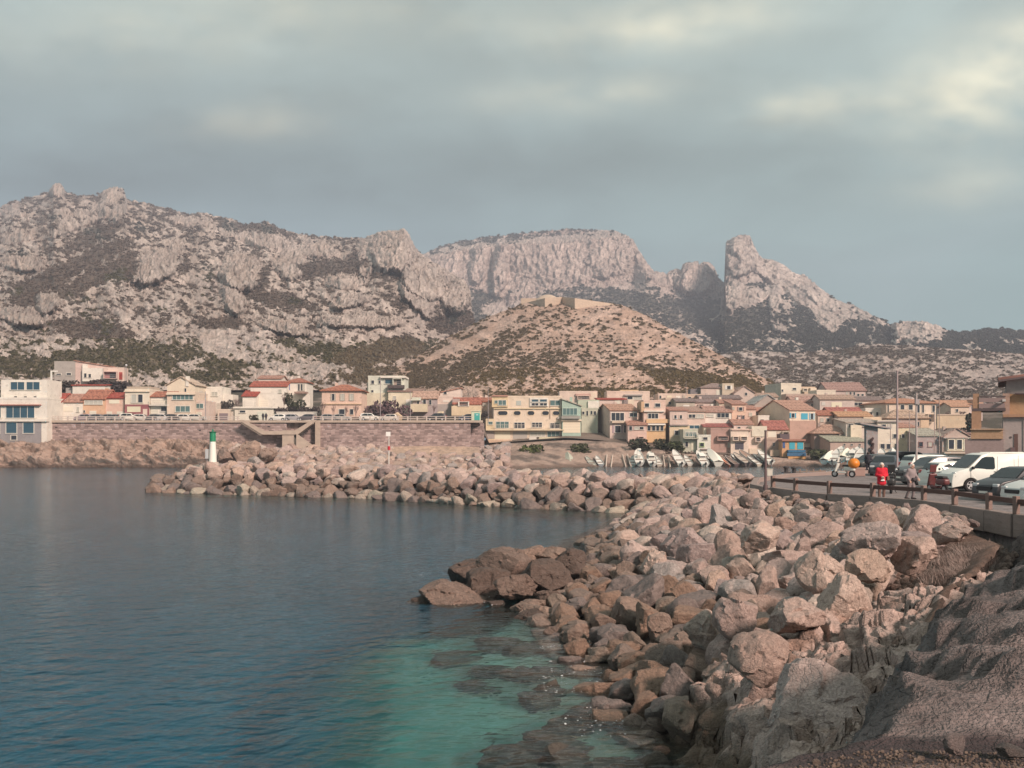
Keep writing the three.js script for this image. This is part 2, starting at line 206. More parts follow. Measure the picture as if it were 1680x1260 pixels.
// --- the flat-topped cliff behind
const cliffFoot = line([[660, 470], [740, 462], [780, 478], [815, 492], [830, 500], [860, 492], [900, 480], [980, 470], [1030, 464], [1060, 458], [1080, 466], [1110, 484], [1180, 492], [1210, 500]]), cliffHead = line([[660, 430], [740, 418], [770, 413], [800, 409], [850, 404], [920, 404], [960, 398], [1000, 391], [1036, 394], [1050, 418], [1072, 448], [1110, 450], [1126, 436], [1160, 436], [1180, 462], [1210, 470]]);
hillside({
  name: 'mountain', label: 'flat-topped pale limestone cliff with wooded rim behind the round hill', x0: 640, x1: 1215, step: 1.4, nv: 190, noise: 26, amp: 7, chop: 1.1, dip: -0.05, soil: 0.1, dense: 0.22, bush: 1.9, tint: [1.0, 0.98, 0.98],
  ridge: line([[640, 440], [680, 425], [700, 416], [720, 407], [760, 398], [800, 391], [850, 387], [890, 382], [930, 379], [1000, 380], [1022, 385], [1038, 394], [1050, 416], [1060, 432], [1074, 448], [1090, 450], [1094, 452], [1100, 446], [1110, 443], [1117, 446], [1120, 436], [1126, 433], [1146, 432], [1148, 438], [1150, 433], [1162, 432], [1172, 440], [1178, 456], [1190, 470], [1215, 478]]),
  base: line([[640, 600], [1215, 600]]), dBase: line([[640, 900], [900, 800], [1215, 900]]), dRidge: line([[640, 2050], [1040, 2020], [1060, 1960], [1215, 1900]]),
  g: (t, px, py) => { const f = cliffFoot(px), h = cliffHead(px), q = py >= f ? 0.78 * sstep(600, f, py) ** 0.9 : py >= h ? 0.78 + 0.05 * (f - py) / Math.max(f - h, 1) : 0.83 + 0.17 * clamp((h - py) / 14); return q; },
  cliffs: [[820, 450, 12, 42, 0.1, 30], [785, 440, 14, 30, 0.1, 18], [940, 432, 100, 34, 0.0, 8], [1000, 425, 40, 34, 0, 16], [850, 500, 22, 12, 0, 14], [820, 515, 30, 12, 0, 18], [1140, 462, 32, 26, 0, 24]],
  cliffy: (px, py) => sstep(cliffFoot(px) + 3, cliffFoot(px) - 4, py) * sstep(cliffHead(px) - 4, cliffHead(px) + 3, py),
  zones: [[860, 390, 140, 7, -0.1, 0.45], [960, 386, 90, 5, 0, 0.2], [735, 440, 20, 20, 0.2, 0.5], [845, 485, 18, 14, 0, 0.7], [800, 490, 30, 12, 0.2, 0.7], [1000, 490, 140, 14, 0.1, 0.35], [1100, 520, 100, 22, 0.2, 0.4], [1150, 505, 50, 13, 0.1, 0.4], [820, 540, 120, 20, 0, 0.6], [785, 505, 14, 14, 0, .6]],
  veg: (px, py) => py > cliffFoot(px) ? 0.06 : py > cliffHead(px) ? -0.34 : 0.08, green: () => [PINE, 0.85],
});
// --- the horn-shaped rock and the heights running down to the right
hillside({
  name: 'mountain', label: 'horn-shaped limestone rock with a ridge falling to the right', bed: 1, x0: 1020, x1: 1780, step: 1.4, nv: 200, noise: 26, amp: 8, chop: 1.1, dip: -0.2, soil: 0.12, dense: 0.3, bush: 2.1,
  ridge: line([[1020, 590], [1060, 566], [1110, 545], [1150, 532], [1172, 524], [1180, 518], [1184, 486], [1187.5, 468], [1188.8, 462], [1190, 403], [1196, 397], [1214, 390], [1230, 390], [1234, 398], [1240, 412], [1247, 424], [1256, 429], [1275, 432], [1290, 442], [1300, 450], [1322, 456], [1332, 464], [1346, 478], [1362, 487], [1376, 497], [1400, 503], [1415, 513], [1440, 524], [1452, 529], [1460, 536], [1466, 533], [1490, 530], [1512, 530], [1535, 537], [1560, 546], [1575, 548], [1600, 546], [1640, 543], [1700, 547], [1780, 552]]),
  base: line([[1020, 612], [1780, 612]]), dBase: line([[1020, 760], [1780, 720]]), dRidge: line([[1020, 1150], [1120, 1350], [1180, 1650], [1260, 1700], [1400, 1650], [1460, 1500], [1470, 1250], [1780, 1150]]),
  g: (t, px, py) => { const c = clamp((1240 - px) / 20) * clamp((px - 1178) / 6); return lerp(t, py < 470 ? 0.93 + 0.07 * clamp((470 - py) / 80) : 0.93 * Math.pow(clamp((612 - py) / 142), 0.8), 0.6 * sstep(1110, 1188, px) * sstep(1495, 1445, px)); },
  cliffs: [[1214, 425, 24, 34, 0.05, 60], [1200, 482, 18, 32, 0.15, 44], [1278, 452, 40, 20, 0.35, 34], [1272, 490, 9, 30, 0.15, 26], [1320, 480, 36, 24, 0.6, 26], [1225, 495, 40, 12, -0.2, 18], [1285, 535, 22, 14, 0.2, 16], [1372, 530, 36, 20, 0.3, 22], [1430, 525, 24, 12, 0.4, 14], [1510, 548, 42, 18, 0.1, 22], [1345, 512, 30, 10, .5, 12]],
  cliffy: (px, py) => px < 1250 && py < 470 ? 1 : 0,
  zones: [[1245, 468, 26, 14, 0.1, 0.46], [1250, 520, 50, 16, 0.1, 0.34], [1235, 535, 40, 22, 0, 0.43], [1310, 535, 30, 26, 0.5, 0.62], [1350, 555, 60, 14, 0.1, 0.56], [1400, 548, 28, 20, -0.3, 0.68], [1448, 555, 13, 16, 0, 0.74], [1440, 532, 20, 8, 0.3, 0.43], [1550, 566, 34, 10, 0, 0.50], [1565, 560, 18, 10, 0, 0.50], [1620, 552, 60, 9, 0.05, 0.50], [1650, 575, 50, 6, 0.1, 0.37], [1180, 540, 60, 16, 0.2, 0.34], [1200, 570, 90, 14, 0.1, 0.31], [1330, 590, 160, 8, 0, 0.31], [1480, 582, 60, 6, 0, 0.31]],
  veg: (px, py) => (py < 470 ? -0.3 : 0.06 + 0.14 * sstep(520, 590, py)), green: () => [PINE, 0.9],
});
// --- the low stony heath on the right
hillside({
  name: 'hill', label: 'low stony heath hill behind the right side of the village', x0: 1150, x1: 1800, step: 1.6, nv: 90, noise: 30, amp: 6, chop: 0.5, dip: -0.06, soil: 0.25, dense: 0.3, bush: 1.7, tint: [0.92, 0.9, 0.92],
  ridge: line([[1150, 590], [1220, 577], [1300, 580], [1370, 577], [1400, 570], [1440, 566], [1500, 570], [1560, 574], [1680, 582], [1800, 588]]), base: line([[1150, 668], [1800, 668]]), dBase: line([[1150, 335], [1800, 330]]), dRidge: line([[1150, 700], [1800, 680]]),
  cliffs: [], zones: [[1440, 580, 70, 5, 0.03, 0.6], [1560, 583, 60, 5, 0.1, 0.3], [1480, 628, 120, 12, 0, 0.25], [1330, 612, 70, 10, 0, 0.2], [1620, 645, 60, 8, 0, 0.3], [1600, 620, 60, 10, -.2, -0.3]], veg: () => 0.17, green: () => [[0.07, 0.062, 0.04], 0.5],
});
// --- the round hill with the walled fort
hillside({
  name: 'hill', label: 'round stony hill dotted with scrub and topped by a walled fort', x0: 560, x1: 1345, step: 1.25, nv: 150, noise: 20, amp: 2.6, chop: 0.3, dip: 0.0, soil: 0.5, dense: 0.34, bush: 1.7, tint: [1.12, 0.95, 0.86],  // warm tint puts the sunlit look of this hill into its rock colour
  ridge: line([[560, 645], [600, 628], [640, 608], [680, 588], [720, 563], [760, 541], [800, 521], [840, 506], [862, 498], [900, 494], [940, 492], [980, 496], [1020, 501], [1060, 518], [1100, 541], [1150, 566], [1200, 592], [1250, 619], [1290, 640], [1345, 662]]), base: line([[560, 668], [1345, 672]]), dBase: line([[560, 330], [800, 305], [1000, 300], [1345, 335]]), dRidge: line([[560, 345], [640, 400], [760, 470], [860, 510], [940, 520], [1040, 510], [1150, 460], [1250, 400], [1345, 345]]),
  g: (t) => 0.55 * t + 0.45 * t * t,
  cliffs: [[690, 652, 30, 8, -.1, 3], [760, 648, 30, 8, 0, 3]],
  zones: [[960, 650, 130, 12, 0, 0.3], [1000, 645, 90, 8, 0, 0.25], [1120, 622, 90, 12, 0.2, 0.4], [1180, 635, 80, 13, 0.3, 0.5], [1250, 640, 50, 8, .4, .5], [870, 600, 70, 20, -0.3, 0.28], [800, 580, 70, 14, -0.5, 0.28], [760, 615, 70, 18, -0.2, 0.3], [700, 605, 40, 16, -0.4, 0.35], [660, 630, 50, 10, 0, 0.6], [770, 556, 40, 5, -0.55, 0.5], [800, 545, 70, 7, -0.52, -0.9], [725, 580, 40, 6, -0.5, -0.7], [1060, 560, 90, 20, 0.4, -0.16], [1000, 615, 60, 12, 0, -0.3], [880, 500, 90, 3, -0.2, 0.2]],
  veg: (px, py) => 0.0 + 0.08 * sstep(540, 640, py), green: (px, py) => (py > 625 && px > 760 ? [OCHRE, 0.75] : [[0.15, 0.115, 0.068], 0.7]),
});
// scrub: real bushes of many small leaf faces on the overgrown ground (beyond counting)
function leafBlob(n, seed, sx = 1, sy = 0.7, leaf = 0.34, hollow = 0.35) {
  const r = rng(seed), pos = [], nor = [], uv = [], q = new THREE.Quaternion(), e = new THREE.Euler(), lobes = [...Array(5)].map(() => V((r() - 0.5) * 1.1 * sx, (r() * 0.75) * sy, (r() - 0.5) * 1.1 * sx));
  for (let i = 0; i < n; i++) {
    const l = lobes[i % 5], a = r() * 6.283, c = r() * 2 - 1, s = Math.sqrt(1 - c * c), d = (hollow + (1 - hollow) * Math.cbrt(r())) * 0.62, p = V(l.x + d * s * Math.cos(a) * sx, Math.max(0.02, l.y + d * (c * 0.8 + 0.2) * sy), l.z + d * s * Math.sin(a) * sx);
    e.set(r() * 6.3, r() * 6.3, r() * 6.3); q.setFromEuler(e);
    const L = leaf * (0.6 + 0.8 * r()), w = L * (0.35 + 0.3 * r());
    const v = [V(-w, 0, 0), V(0, 0, -L), V(w, 0, 0), V(0, L * 0.16, L)].map((k) => k.applyQuaternion(q).add(p)), nn = v[1].clone().sub(v[0]).cross(v[2].clone().sub(v[0])).normalize();
    for (const k of [0, 2, 1, 0, 3, 2]) { pos.push(v[k].x, v[k].y, v[k].z); nor.push(-nn.x, -nn.y, -nn.z); uv.push(v[k].x, v[k].y); }
  }
  const g = new THREE.BufferGeometry();
  g.setAttribute('position', new THREE.Float32BufferAttribute(pos, 3)); g.setAttribute('normal', new THREE.Float32BufferAttribute(nor, 3)); g.setAttribute('uv', new THREE.Float32BufferAttribute(uv, 2));
  return g;
}
{
  const m4 = new THREE.Matrix4(), q = new THREE.Quaternion(), c = new THREE.Color(), r = rng(9);
  [0, 1].forEach((kind) => {
    const list = scrubAt.filter((s) => s[2] === kind);
    const im = lit(new THREE.InstancedMesh(leafBlob(70, 40 + kind, 1, 0.72, 0.36), flat(rgb(1, 1, 1), 0.95, { vertexColors: false }), list.length));
    list.forEach((s, i) => {
      const p = s[0], far = -p.z > 650;
      q.setFromAxisAngle(V(0, 1, 0), r() * 6.3); m4.compose(V(p.x, p.y - s[1] * 0.12, p.z), q, V(s[1], s[1] * (0.7 + 0.5 * r()), s[1])); im.setMatrixAt(i, m4);
      const t = 0.75 + 0.6 * r(), base = kind ? (far ? PINE : p.y < 30 && p.x > -15 ? [0.15, 0.11, 0.045] : p.x > -60 && p.z > -540 ? [0.14, 0.108, 0.062] : [0.085, 0.078, 0.035]) : [0.115, 0.09, 0.072];
      im.setColorAt(i, c.setRGB(base[0] * t, base[1] * t, base[2] * t));
    });
    im.name = numbered('scrub'); im.userData.kind = 'stuff'; im.userData.label = kind ? 'dark green bushes and low pines scattered over the hills' : 'brown low scrub scattered over the stony slopes'; im.userData.category = 'scrub';
    scene.add(im);
  });
}
// --- the walled fort on the round hill: thick battered walls that turn corners
{
  const fort = thing('hilltop_fort', 'low pale walled fort with angled ramparts on the top of the round hill', 'fort', P(930, 500, 505));
  const o = fort.position, m = new THREE.MeshStandardMaterial({ color: rgb(0.58, 0.47, 0.37), roughness: 0.95, map: scaled(T_PLASTER, 6), bumpMap: scaled(T_ROCK, 8), bumpScale: 0.25 });
  const pts = [[836, 509, 525, 505], [862, 490, 512, 502], [894, 482, 492, 501], [922, 480, 506, 501], [943, 482, 487, 500], [1004, 491, 507, 504], [1007, 492, 512, 504], [1022, 495, 503, 508]];
  for (let i = 0; i < pts.length - 1; i++) {
    const a = P(pts[i][0], pts[i][1] + 7, pts[i][2]), b = P(pts[i + 1][0], pts[i + 1][1] + 7, pts[i + 1][2]), al = P(pts[i][0], pts[i][3] + 8, pts[i][2] - 1), bl = P(pts[i + 1][0], pts[i + 1][3] + 8, pts[i + 1][2] - 1), back = V(0, 0, -3);
    const c = [al, bl, b, a, al.clone().add(back), bl.clone().add(back), b.clone().add(back), a.clone().add(back)].map((v) => v.clone().sub(o)), pos = [], uv = [];
    for (const f of [[0, 1, 2, 3], [3, 2, 6, 7], [5, 4, 7, 6], [4, 0, 3, 7], [1, 5, 6, 2]]) for (const k of [0, 1, 2, 0, 2, 3]) { pos.push(c[f[k]].x, c[f[k]].y, c[f[k]].z); uv.push(c[f[k]].x, c[f[k]].y); }
    const g = new THREE.BufferGeometry(); g.setAttribute('position', new THREE.Float32BufferAttribute(pos, 3)); g.setAttribute('uv', new THREE.Float32BufferAttribute(uv, 2)); g.computeVertexNormals();
    part(fort, 'rampart', g, m);
  }
  const d = new THREE.SphereGeometry(1, 24, 10, 0, 6.3, 0, 1.57); part(fort, 'earth_mound', d, m, [-9, -1, -14], null, [8, 8, 6]);
  part(fort, 'keep', boxG(11, 4, 6), m, [-17, 3, -16]);
}

// ================================================================ SEA AND SHORE
const SHORE = [[12.5, -80], [9.8, -78.5], [6.2, -65], [4.1, -57], [2.6, -47], [1.5, -38], [0.5, -33.5], [1.2, -28.4], [1.9, -24.8], [2.0, -21.5], [2.7, -19], [3.3, -16], [3.0, -10], [1.0, -5], [-0.6, 2], [-2, 10]];
const CREST = [[21, -84], [17, -78], [14.5, -66], [13.3, -58], [12.4, -51], [13.4, -44.5], [15.4, -40.2], [15.9, -36], [14.6, -30.5], [11.5, -25], [9, -21], [7.2, -17.5], [5.5, -13], [4.2, -10], [3.2, -6], [2, 3]];
const along = (pts) => (t) => { const k = clamp(t) * (pts.length - 1), i = Math.min(Math.floor(k), pts.length - 2), f = k - i; return [lerp(pts[i][0], pts[i + 1][0], f), lerp(pts[i][1], pts[i + 1][1], f)]; };
const shoreAt = along(SHORE), crestAt = along(CREST);
function segDist(x, z, pts) { let b = 1e9, side = 1; for (let i = 0; i < pts.length - 1; i++) { const [ax, az] = pts[i], [bx, bz] = pts[i + 1], dx = bx - ax, dz = bz - az, t = clamp(((x - ax) * dx + (z - az) * dz) / (dx * dx + dz * dz)), ex = x - ax - dx * t, ez = z - az - dz * t, q = ex * ex + ez * ez; if (q < b) { b = q; side = dx * ez - dz * ex; } } return [Math.sqrt(b), side]; }
// the sea bed: sand, weed, deep floor painted blue for light scattered in water
{
  const rows = [], ds = [];
  for (let j = 0; j <= 120; j++) { const D = 2 * Math.pow(280, j / 120), row = []; for (let i = 0; i <= 150; i++) { const x = (-1250 + i * 3600 / 150) / F * D * (D < 12 ? 1.6 : 1); const [q, s] = segDist(x, -D, SHORE); const w = s > 0 ? q : -q; const dep = w < 0 ? 0.6 : 0.5 + 0.24 * w + Math.max(0, w - 4.6) * 0.75 + 2.6 * sstep(29, 38, D) * sstep(0, 2, w); row.push(V(x, -Math.min(dep + 0.25 * fbm(x * 0.3, 1, D * 0.3, 3), 5.5), -D)); } rows.push(row); }
  sheet('seabed', rows, (p) => { const w = sstep(-0.1, 0.25, fbm(p.x * 0.22, 3, p.z * 0.3, 4) - sstep(5.5, 2.4, -p.y) * 0.75 + 0.12), k = 0.85 + 0.4 * fbm(p.x, 2, p.z, 3); return mul3(mix3(mix3([0.36, 0.335, 0.27], [0.30, 0.43, 0.47], sstep(-2.0, -4.4, p.y + 0.6 * fbm(p.x * 0.3, 8, p.z * 0.3, 3))), [0.07, 0.075, 0.07], w * sstep(-5, -3, p.y)), k); }, new THREE.MeshStandardMaterial({ vertexColors: true, roughness: 1 }), 'pale sand, dark weed and blue-painted deep floor of the sea bed');
}
const T_WATER = (() => {
  const n = 1024, r = rng(21), W = [];
  for (let i = 0; i < 90; i++) { const L = 26 * Math.pow(14, r()), a = 1.1 + (r() - 0.5) * 2.3, kx = Math.round(Math.cos(a) * L), ky = Math.round(Math.sin(a) * L); if (kx || ky) W.push([kx, ky, r() * 6.283, Math.pow(Math.hypot(kx, ky), -0.72)]); }
  const h = new Float32Array(n * n); let lo = 1e9, hi = -1e9;
  const cx = W.map(([kx]) => Float32Array.from({ length: n }, (_, x) => 2 * Math.PI * kx * x / n)), cy = W.map(([, ky, p]) => Float32Array.from({ length: n }, (_, y) => 2 * Math.PI * ky * y / n + p));
  for (let y = 0; y < n; y++) for (let x = 0; x < n; x++) { let s = 0; for (let k = 0; k < W.length; k++) s += W[k][3] * Math.sin(cx[k][x] + cy[k][y]); h[y * n + x] = s; lo = Math.min(lo, s); hi = Math.max(hi, s); }
  return tex(n, (u, v) => Math.pow((h[Math.floor(v * n) * n + Math.floor(u * n)] - lo) / (hi - lo), 1.25));
})();
{
  const rows = [], nz = 170, nx = 200;
  for (let j = 0; j <= nz; j++) { const D = 1.5 * Math.pow(260, j / nz) - 20 * (1 - j / nz), row = []; for (let i = 0; i <= nx; i++) { const x = (-1 + 2 * i / nx) * (40 + D * 0.9); row.push(V(x, 0.05 * fbm(x * 0.11, 7, D * 0.16, 3) * sstep(160, 60, D), -D)); } rows.push(row); }
  const m = new THREE.MeshPhysicalMaterial({ color: rgb(1, 1, 1), roughness: 0.13, specularIntensity: 0.42, transmission: 1, thickness: 1, ior: 1.2, attenuationColor: rgb(0.13, 0.68, 0.76), attenuationDistance: 4.8, bumpMap: T_WATER.clone(), bumpScale: 0.12 });
  m.bumpMap.repeat.set(1 / 40, 1 / 40); m.bumpMap.needsUpdate = true;
  const w = sheet('sea', rows, null, m, 'calm dark blue-green sea with fine ripples, turquoise over the sand');
  const u = w.geometry.attributes.uv, p = w.geometry.attributes.position; for (let i = 0; i < u.count; i++) u.setXY(i, p.getX(i), p.getZ(i));
}
// ---------------------------------------------------------------- boulders
function scatter(name, label, geo, mat, n, seed, place) {
  const r = rng(seed), im = lit(new THREE.InstancedMesh(geo, mat, n)), q = new THREE.Quaternion(), e = new THREE.Euler(), m4 = new THREE.Matrix4(), c = new THREE.Color(); let k = 0;
  for (let i = 0; i < n * 12 && k < n; i++) { const s = place(r); if (!s) continue; e.set((r() - 0.5) * (s.tilt ?? 0.3), r() * 6.283, (r() - 0.5) * (s.tilt ?? 0.3)); q.setFromEuler(e); m4.compose(s.p, q, V(s.s, s.s * (s.h ?? 1), s.s)); im.setMatrixAt(k, m4); im.setColorAt(k, c.setRGB(...s.c)); k++; }
  im.count = k; im.name = numbered(name); im.userData = { label, kind: 'stuff', category: name.replace('_', ' ') }; scene.add(im); return im;
}
function boxUV(g, s = 1) { const p = g.attributes.position, n = g.attributes.normal, uv = new Float32Array(p.count * 2); for (let i = 0; i < p.count; i += 3) { let ax = 0, ay = 0, az = 0; for (let k = 0; k < 3; k++) { ax += Math.abs(n.getX(i + k)); ay += Math.abs(n.getY(i + k)); az += Math.abs(n.getZ(i + k)); } for (let k = 0; k < 3; k++) { const x = p.getX(i + k), y = p.getY(i + k), z = p.getZ(i + k), [a, b] = ax >= ay && ax >= az ? [z, y] : ay >= az ? [x, z] : [x, y]; uv[(i + k) * 2] = a / s; uv[(i + k) * 2 + 1] = b / s; } } g.setAttribute('uv', new THREE.BufferAttribute(uv, 2)); return g; }
function boulderG(seed, detail, rough = 1, planes = 13) {
  const r = rng(seed), pl = [], dir = () => { const a = r() * 6.283, c = r() * 2 - 1, s = Math.sqrt(1 - c * c); return [s * Math.cos(a), c, s * Math.sin(a)]; };
  for (let i = 0; i < planes; i++) pl.push([...dir(), 0.5 + 0.42 * r()]);
  for (let i = 0; i < 6; i++) pl.push([...dir(), 0.9 + 0.1 * r()]);
  const chips = [...Array(Math.round(26 * rough))].map(() => [dir(), dir(), 0.5 + r()]);     // broken facets: each patch of the face has its own tilt
  let g = mergeVertices(new THREE.IcosahedronGeometry(1, detail).deleteAttribute('normal').deleteAttribute('uv'), 1e-5);
  const p = g.attributes.position, o = seed * 3.7;
  for (let i = 0; i < p.count; i++) {
    const x = p.getX(i), y = p.getY(i), z = p.getZ(i); let s = 0;
    for (const [a, b, c, d] of pl) { const q = a * x + b * y + c * z; if (q > 0.02) s += Math.pow(q / d, 60); }
    s += Math.pow(1 / 1.06, 60);
    let R = Math.pow(s, -1 / 60), best = 9, tilt = 0; const wx = x + 0.12 * n3(x * 3 + o, y * 3, z * 3), wy = y + 0.12 * n3(x * 3, y * 3 + o, z * 3), wz = z + 0.12 * n3(x * 3, y * 3, z * 3 + o);
    for (const [c, t, m] of chips) { const dx = wx - c[0], dy = wy - c[1], dz = wz - c[2], q = dx * dx + dy * dy + dz * dz; if (q < best) { best = q; tilt = (t[0] * dx + t[1] * dy + t[2] * dz) * m; } }
    R += rough * (0.04 * fbm(x * 1.4 + o, y * 1.4, z * 1.4, 3) + 0.012 * n3(x * 9 + o, y * 9, z * 9)) + 0.13 * tilt * Math.min(rough, 1.4);
    p.setXYZ(i, x * R, y * R, z * R);
  }
  return boxUV(toCreasedNormals(g, 0.42), 1);
}
const stoneMat = (c, bump = 0.085, map = true) => new THREE.MeshStandardMaterial({ color: rgb(...c), roughness: 0.92, map: map ? scaled(T_SPECK, 1.6) : null, bumpMap: scaled(T_ROCK, 1.5), bumpScale: bump });
const STONES = [[0.54, 0.415, 0.365], [0.49, 0.38, 0.345], [0.61, 0.485, 0.42], [0.44, 0.33, 0.285], [0.53, 0.43, 0.40], [0.43, 0.345, 0.33], [0.57, 0.435, 0.36], [0.62, 0.54, 0.48], [0.43, 0.39, 0.37], [0.58, 0.47, 0.43]].map((c) => stoneMat(c));
const WETS = [[0.28, 0.215, 0.18], [0.32, 0.235, 0.19], [0.25, 0.205, 0.19], [0.31, 0.21, 0.155], [0.30, 0.235, 0.19]].map((c) => { const m = stoneMat(c); m.roughness = 0.7; return m; });
const PALE = [[0.50, 0.45, 0.37], [0.46, 0.40, 0.34]].map((c) => stoneMat(c));
const NEARB = [...Array(14)].map((_, i) => boulderG(100 + i, 7, 1, 10 + (i % 5))), FARB = [...Array(12)].map((_, i) => boulderG(200 + i, 4, 0.9, 9 + (i % 4))), MIDB = [...Array(5)].map((_, i) => boulderG(330 + i, 2, 0.9, 10)), TINY = [...Array(4)].map((_, i) => boulderG(300 + i, 1, 0.8, 8));
const seenBy = (p) => { const D = -p.z; if (D < 3) return null; return [CX + p.x / D * F, CY + (EYE - p.y) / D * F, D]; };
// throws stones onto a bank: place(u, v) -> [point, slope]; big ones first; returns [{p, r}]
function throwStones(n, place, radius, seed, gap = 0.78) {
  const r = rng(seed), out = [], cell = 1.6, grid = new Map(), key = (x, z) => Math.floor(x / cell) * 4096 + Math.floor(z / cell);
  for (let k = 0; k < n; k++) {
    const p = place(r(), r()); if (!p) continue; const R = radius(k / n, r, p);
    let ok = true; const ci = Math.floor(p.x / cell), cj = Math.floor(p.z / cell);
    for (let a = -2; a <= 2 && ok; a++) for (let b = -2; b <= 2 && ok; b++) for (const q of grid.get((ci + a) * 4096 + cj + b) ?? []) { if (p.distanceToSquared(q.p) < Math.pow(gap * (R + q.r), 2)) { ok = false; break; } }
    if (!ok) continue;
    const s = { p, r: R }; out.push(s); const kk = key(p.x, p.z); if (!grid.has(kk)) grid.set(kk, []); grid.get(kk).push(s);
  }
  return out;
}
function layStones(root, list, geos, matOf, seed, most = 300, name = 'boulder') {
  const r = rng(seed), q = new THREE.Quaternion(), e = new THREE.Euler(), o = root.position;
  for (const s of list) { const v = seenBy(s.p); s.show = v && v[0] > -40 && v[0] < 1720 && v[1] < 1300 ? s.r / v[2] : 0; }
  list.sort((a, b) => b.show - a.show);
  const rest = new Map();
  list.forEach((s, i) => {
    const g = geos[Math.floor(r() * geos.length)], m = matOf(s, r), sc = V(s.r * (0.9 + 0.4 * r()), s.r * (0.68 + 0.35 * r()), s.r * (0.85 + 0.35 * r()));
    e.set((r() - 0.5) * 1.3, r() * 6.283, (r() - 0.5) * 1.3); q.setFromEuler(e);
    if (i < most) { const b = part(root, name, g, m, [s.p.x - o.x, s.p.y - o.y, s.p.z - o.z]); b.quaternion.copy(q); b.scale.copy(sc); return; }
    const m4 = new THREE.Matrix4().compose(s.p.clone().sub(o), q, sc); if (!rest.has(m)) rest.set(m, []); rest.get(m).push([s.r < 0.35 || s.show < 0.003 ? TINY[i % 4] : MIDB[i % 5], m4]);
  });
  // what is too small or hidden to pick apart stays real stone, joined
  for (const [m, a] of rest) { const x = part(root, 'small_stones', merge(a.map(([g, m4]) => g.clone().applyMatrix4(m4))), m); x.userData.kind = 'stuff'; }
}
// ---------------------------------------------------------------- the boulder bank in front (between the water and the car park)
const bankPoint = (t, s) => { const a = shoreAt(t), b = crestAt(t), x = lerp(a[0], b[0], s), z = lerp(a[1], b[1], s); return V(x, -0.35 + 2.75 * Math.pow(s, 0.72) + 0.6 * sstep(0.7, 1, s), z); };
const mGravel = new THREE.MeshStandardMaterial({ vertexColors: true, roughness: 1, map: scaled(T_SPECK, 2.2), bumpMap: scaled(T_GRIT, 0.9), bumpScale: 0.12 });
{
  const rows = []; for (let j = 0; j <= 60; j++) { const row = []; for (let i = 0; i <= 240; i++) { const s = -0.25 + 1.35 * j / 60, p = bankPoint(i / 240, clamp(s)); if (s < 0) { p.y += s * 6; const c = crestAt(i / 240), h = shoreAt(i / 240); p.x += (c[0] - h[0]) * s; p.z += (c[1] - h[1]) * s; } p.y += -0.32 + 0.25 * fbm(p.x * 0.7, 3, p.z * 0.7, 4) - (s > 1 ? 0.1 : 0); row.push(p); } rows.push(row); }
  sheet('ground', rows, (p) => { const k = 0.7 + 0.7 * fbm(p.x * 1.4, p.y, p.z * 1.4, 4); return p.y < 0.25 ? mul3([0.16, 0.125, 0.1], k) : mul3([0.30, 0.20, 0.155], k); }, mGravel, 'reddish earth and rubble between the boulders of the near bank');
  const bank = thing('boulder_bank', 'bank of big pale boulders between the sea and the guardrail in front', 'boulder bank', V(8, 0, -30));
  const r0 = rng(55), list = throwStones(14000, (a, b) => { const t = 0.06 + 0.79 * a, s = Math.pow(b, 0.85) * 1.06 - 0.06; if (s > 0.985 || t > 0.665 - 0.05 * sstep(0.3, 0.6, s) || (t > 0.5 && s > 0.74 - (t - 0.5) * 1.6)) return null; const p = bankPoint(t, Math.max(s, 0)); if (s < 0) { p.y += s * 8; } p.edge = s > 0.9; return p; },
    (k, r, p) => (p.edge ? 0.13 + 0.16 * r() : k < 0.16 ? (0.5 + 0.42 * r() * r()) * (0.85 + 0.35 * clamp(p.y / 2)) : k < 0.45 ? 0.33 + 0.26 * r() : k < 0.8 ? 0.26 + 0.18 * r() : 0.14 + 0.12 * r()), 56, 0.74);
  for (const s of list) s.p.y += s.r * 0.24;
  const big = [[1385, 990, 22, 0.62, 0.6, 0.6, 2], [1300, 1012, 20.6, 0.7, 0.52, 0.6, 0], [1325, 1175, 15.6, 1.0, 0.75, 0.85, 4], [1248, 1085, 18, 0.6, 0.5, 0.55, 3], [1432, 892, 26, 0.85, 0.62, 0.7, 4], [1505, 905, 26, 0.7, 0.6, 0.65, 0], [1560, 872, 28, 0.95, 0.4, 0.45, 0], [1350, 935, 24, 0.62, 0.55, 0.6, 2], [1420, 935, 25, 0.55, 0.5, 0.55, 6], [1130, 900, 40, 1.1, 1.0, 0.9, 5], [1180, 850, 48, 1.3, 1.0, 1.0, 1], [1075, 930, 37, 0.7, 0.85, 0.6, 2], [1210, 1010, 22, 0.5, 0.55, 0.5, 1], [1160, 1030, 23, 0.55, 0.45, 0.5, 2], [1240, 885, 33, 0.8, 0.6, 0.8, 2], [1440, 860, 30, 0.8, 0.6, 0.6, 3]];
  big.forEach(([px, py, D, sx, sy, sz, m], i) => { const p = P(px, py, D).sub(bank.position); part(bank, 'boulder', boulderG(820 + i, 13, 1.5, 11), STONES[m], [p.x, p.y, p.z], [0.2 * Math.sin(i * 3), i * 1.3, 0.2 * Math.cos(i * 5)], [sx, sy, sz]); for (let k = list.length - 1; k >= 0; k--) if (list[k].p.distanceTo(P(px, py, D)) < (sx + list[k].r) * 0.7) list.splice(k, 1); });
  layStones(bank, list, NEARB, (s, r) => { const low = s.p.y - s.r * 0.3; return low < 0.5 + 0.6 * r() && s.p.z > -60 ? WETS[Math.floor(r() * 5)] : STONES[Math.floor(r() * 10)]; }, 57, 284);
}
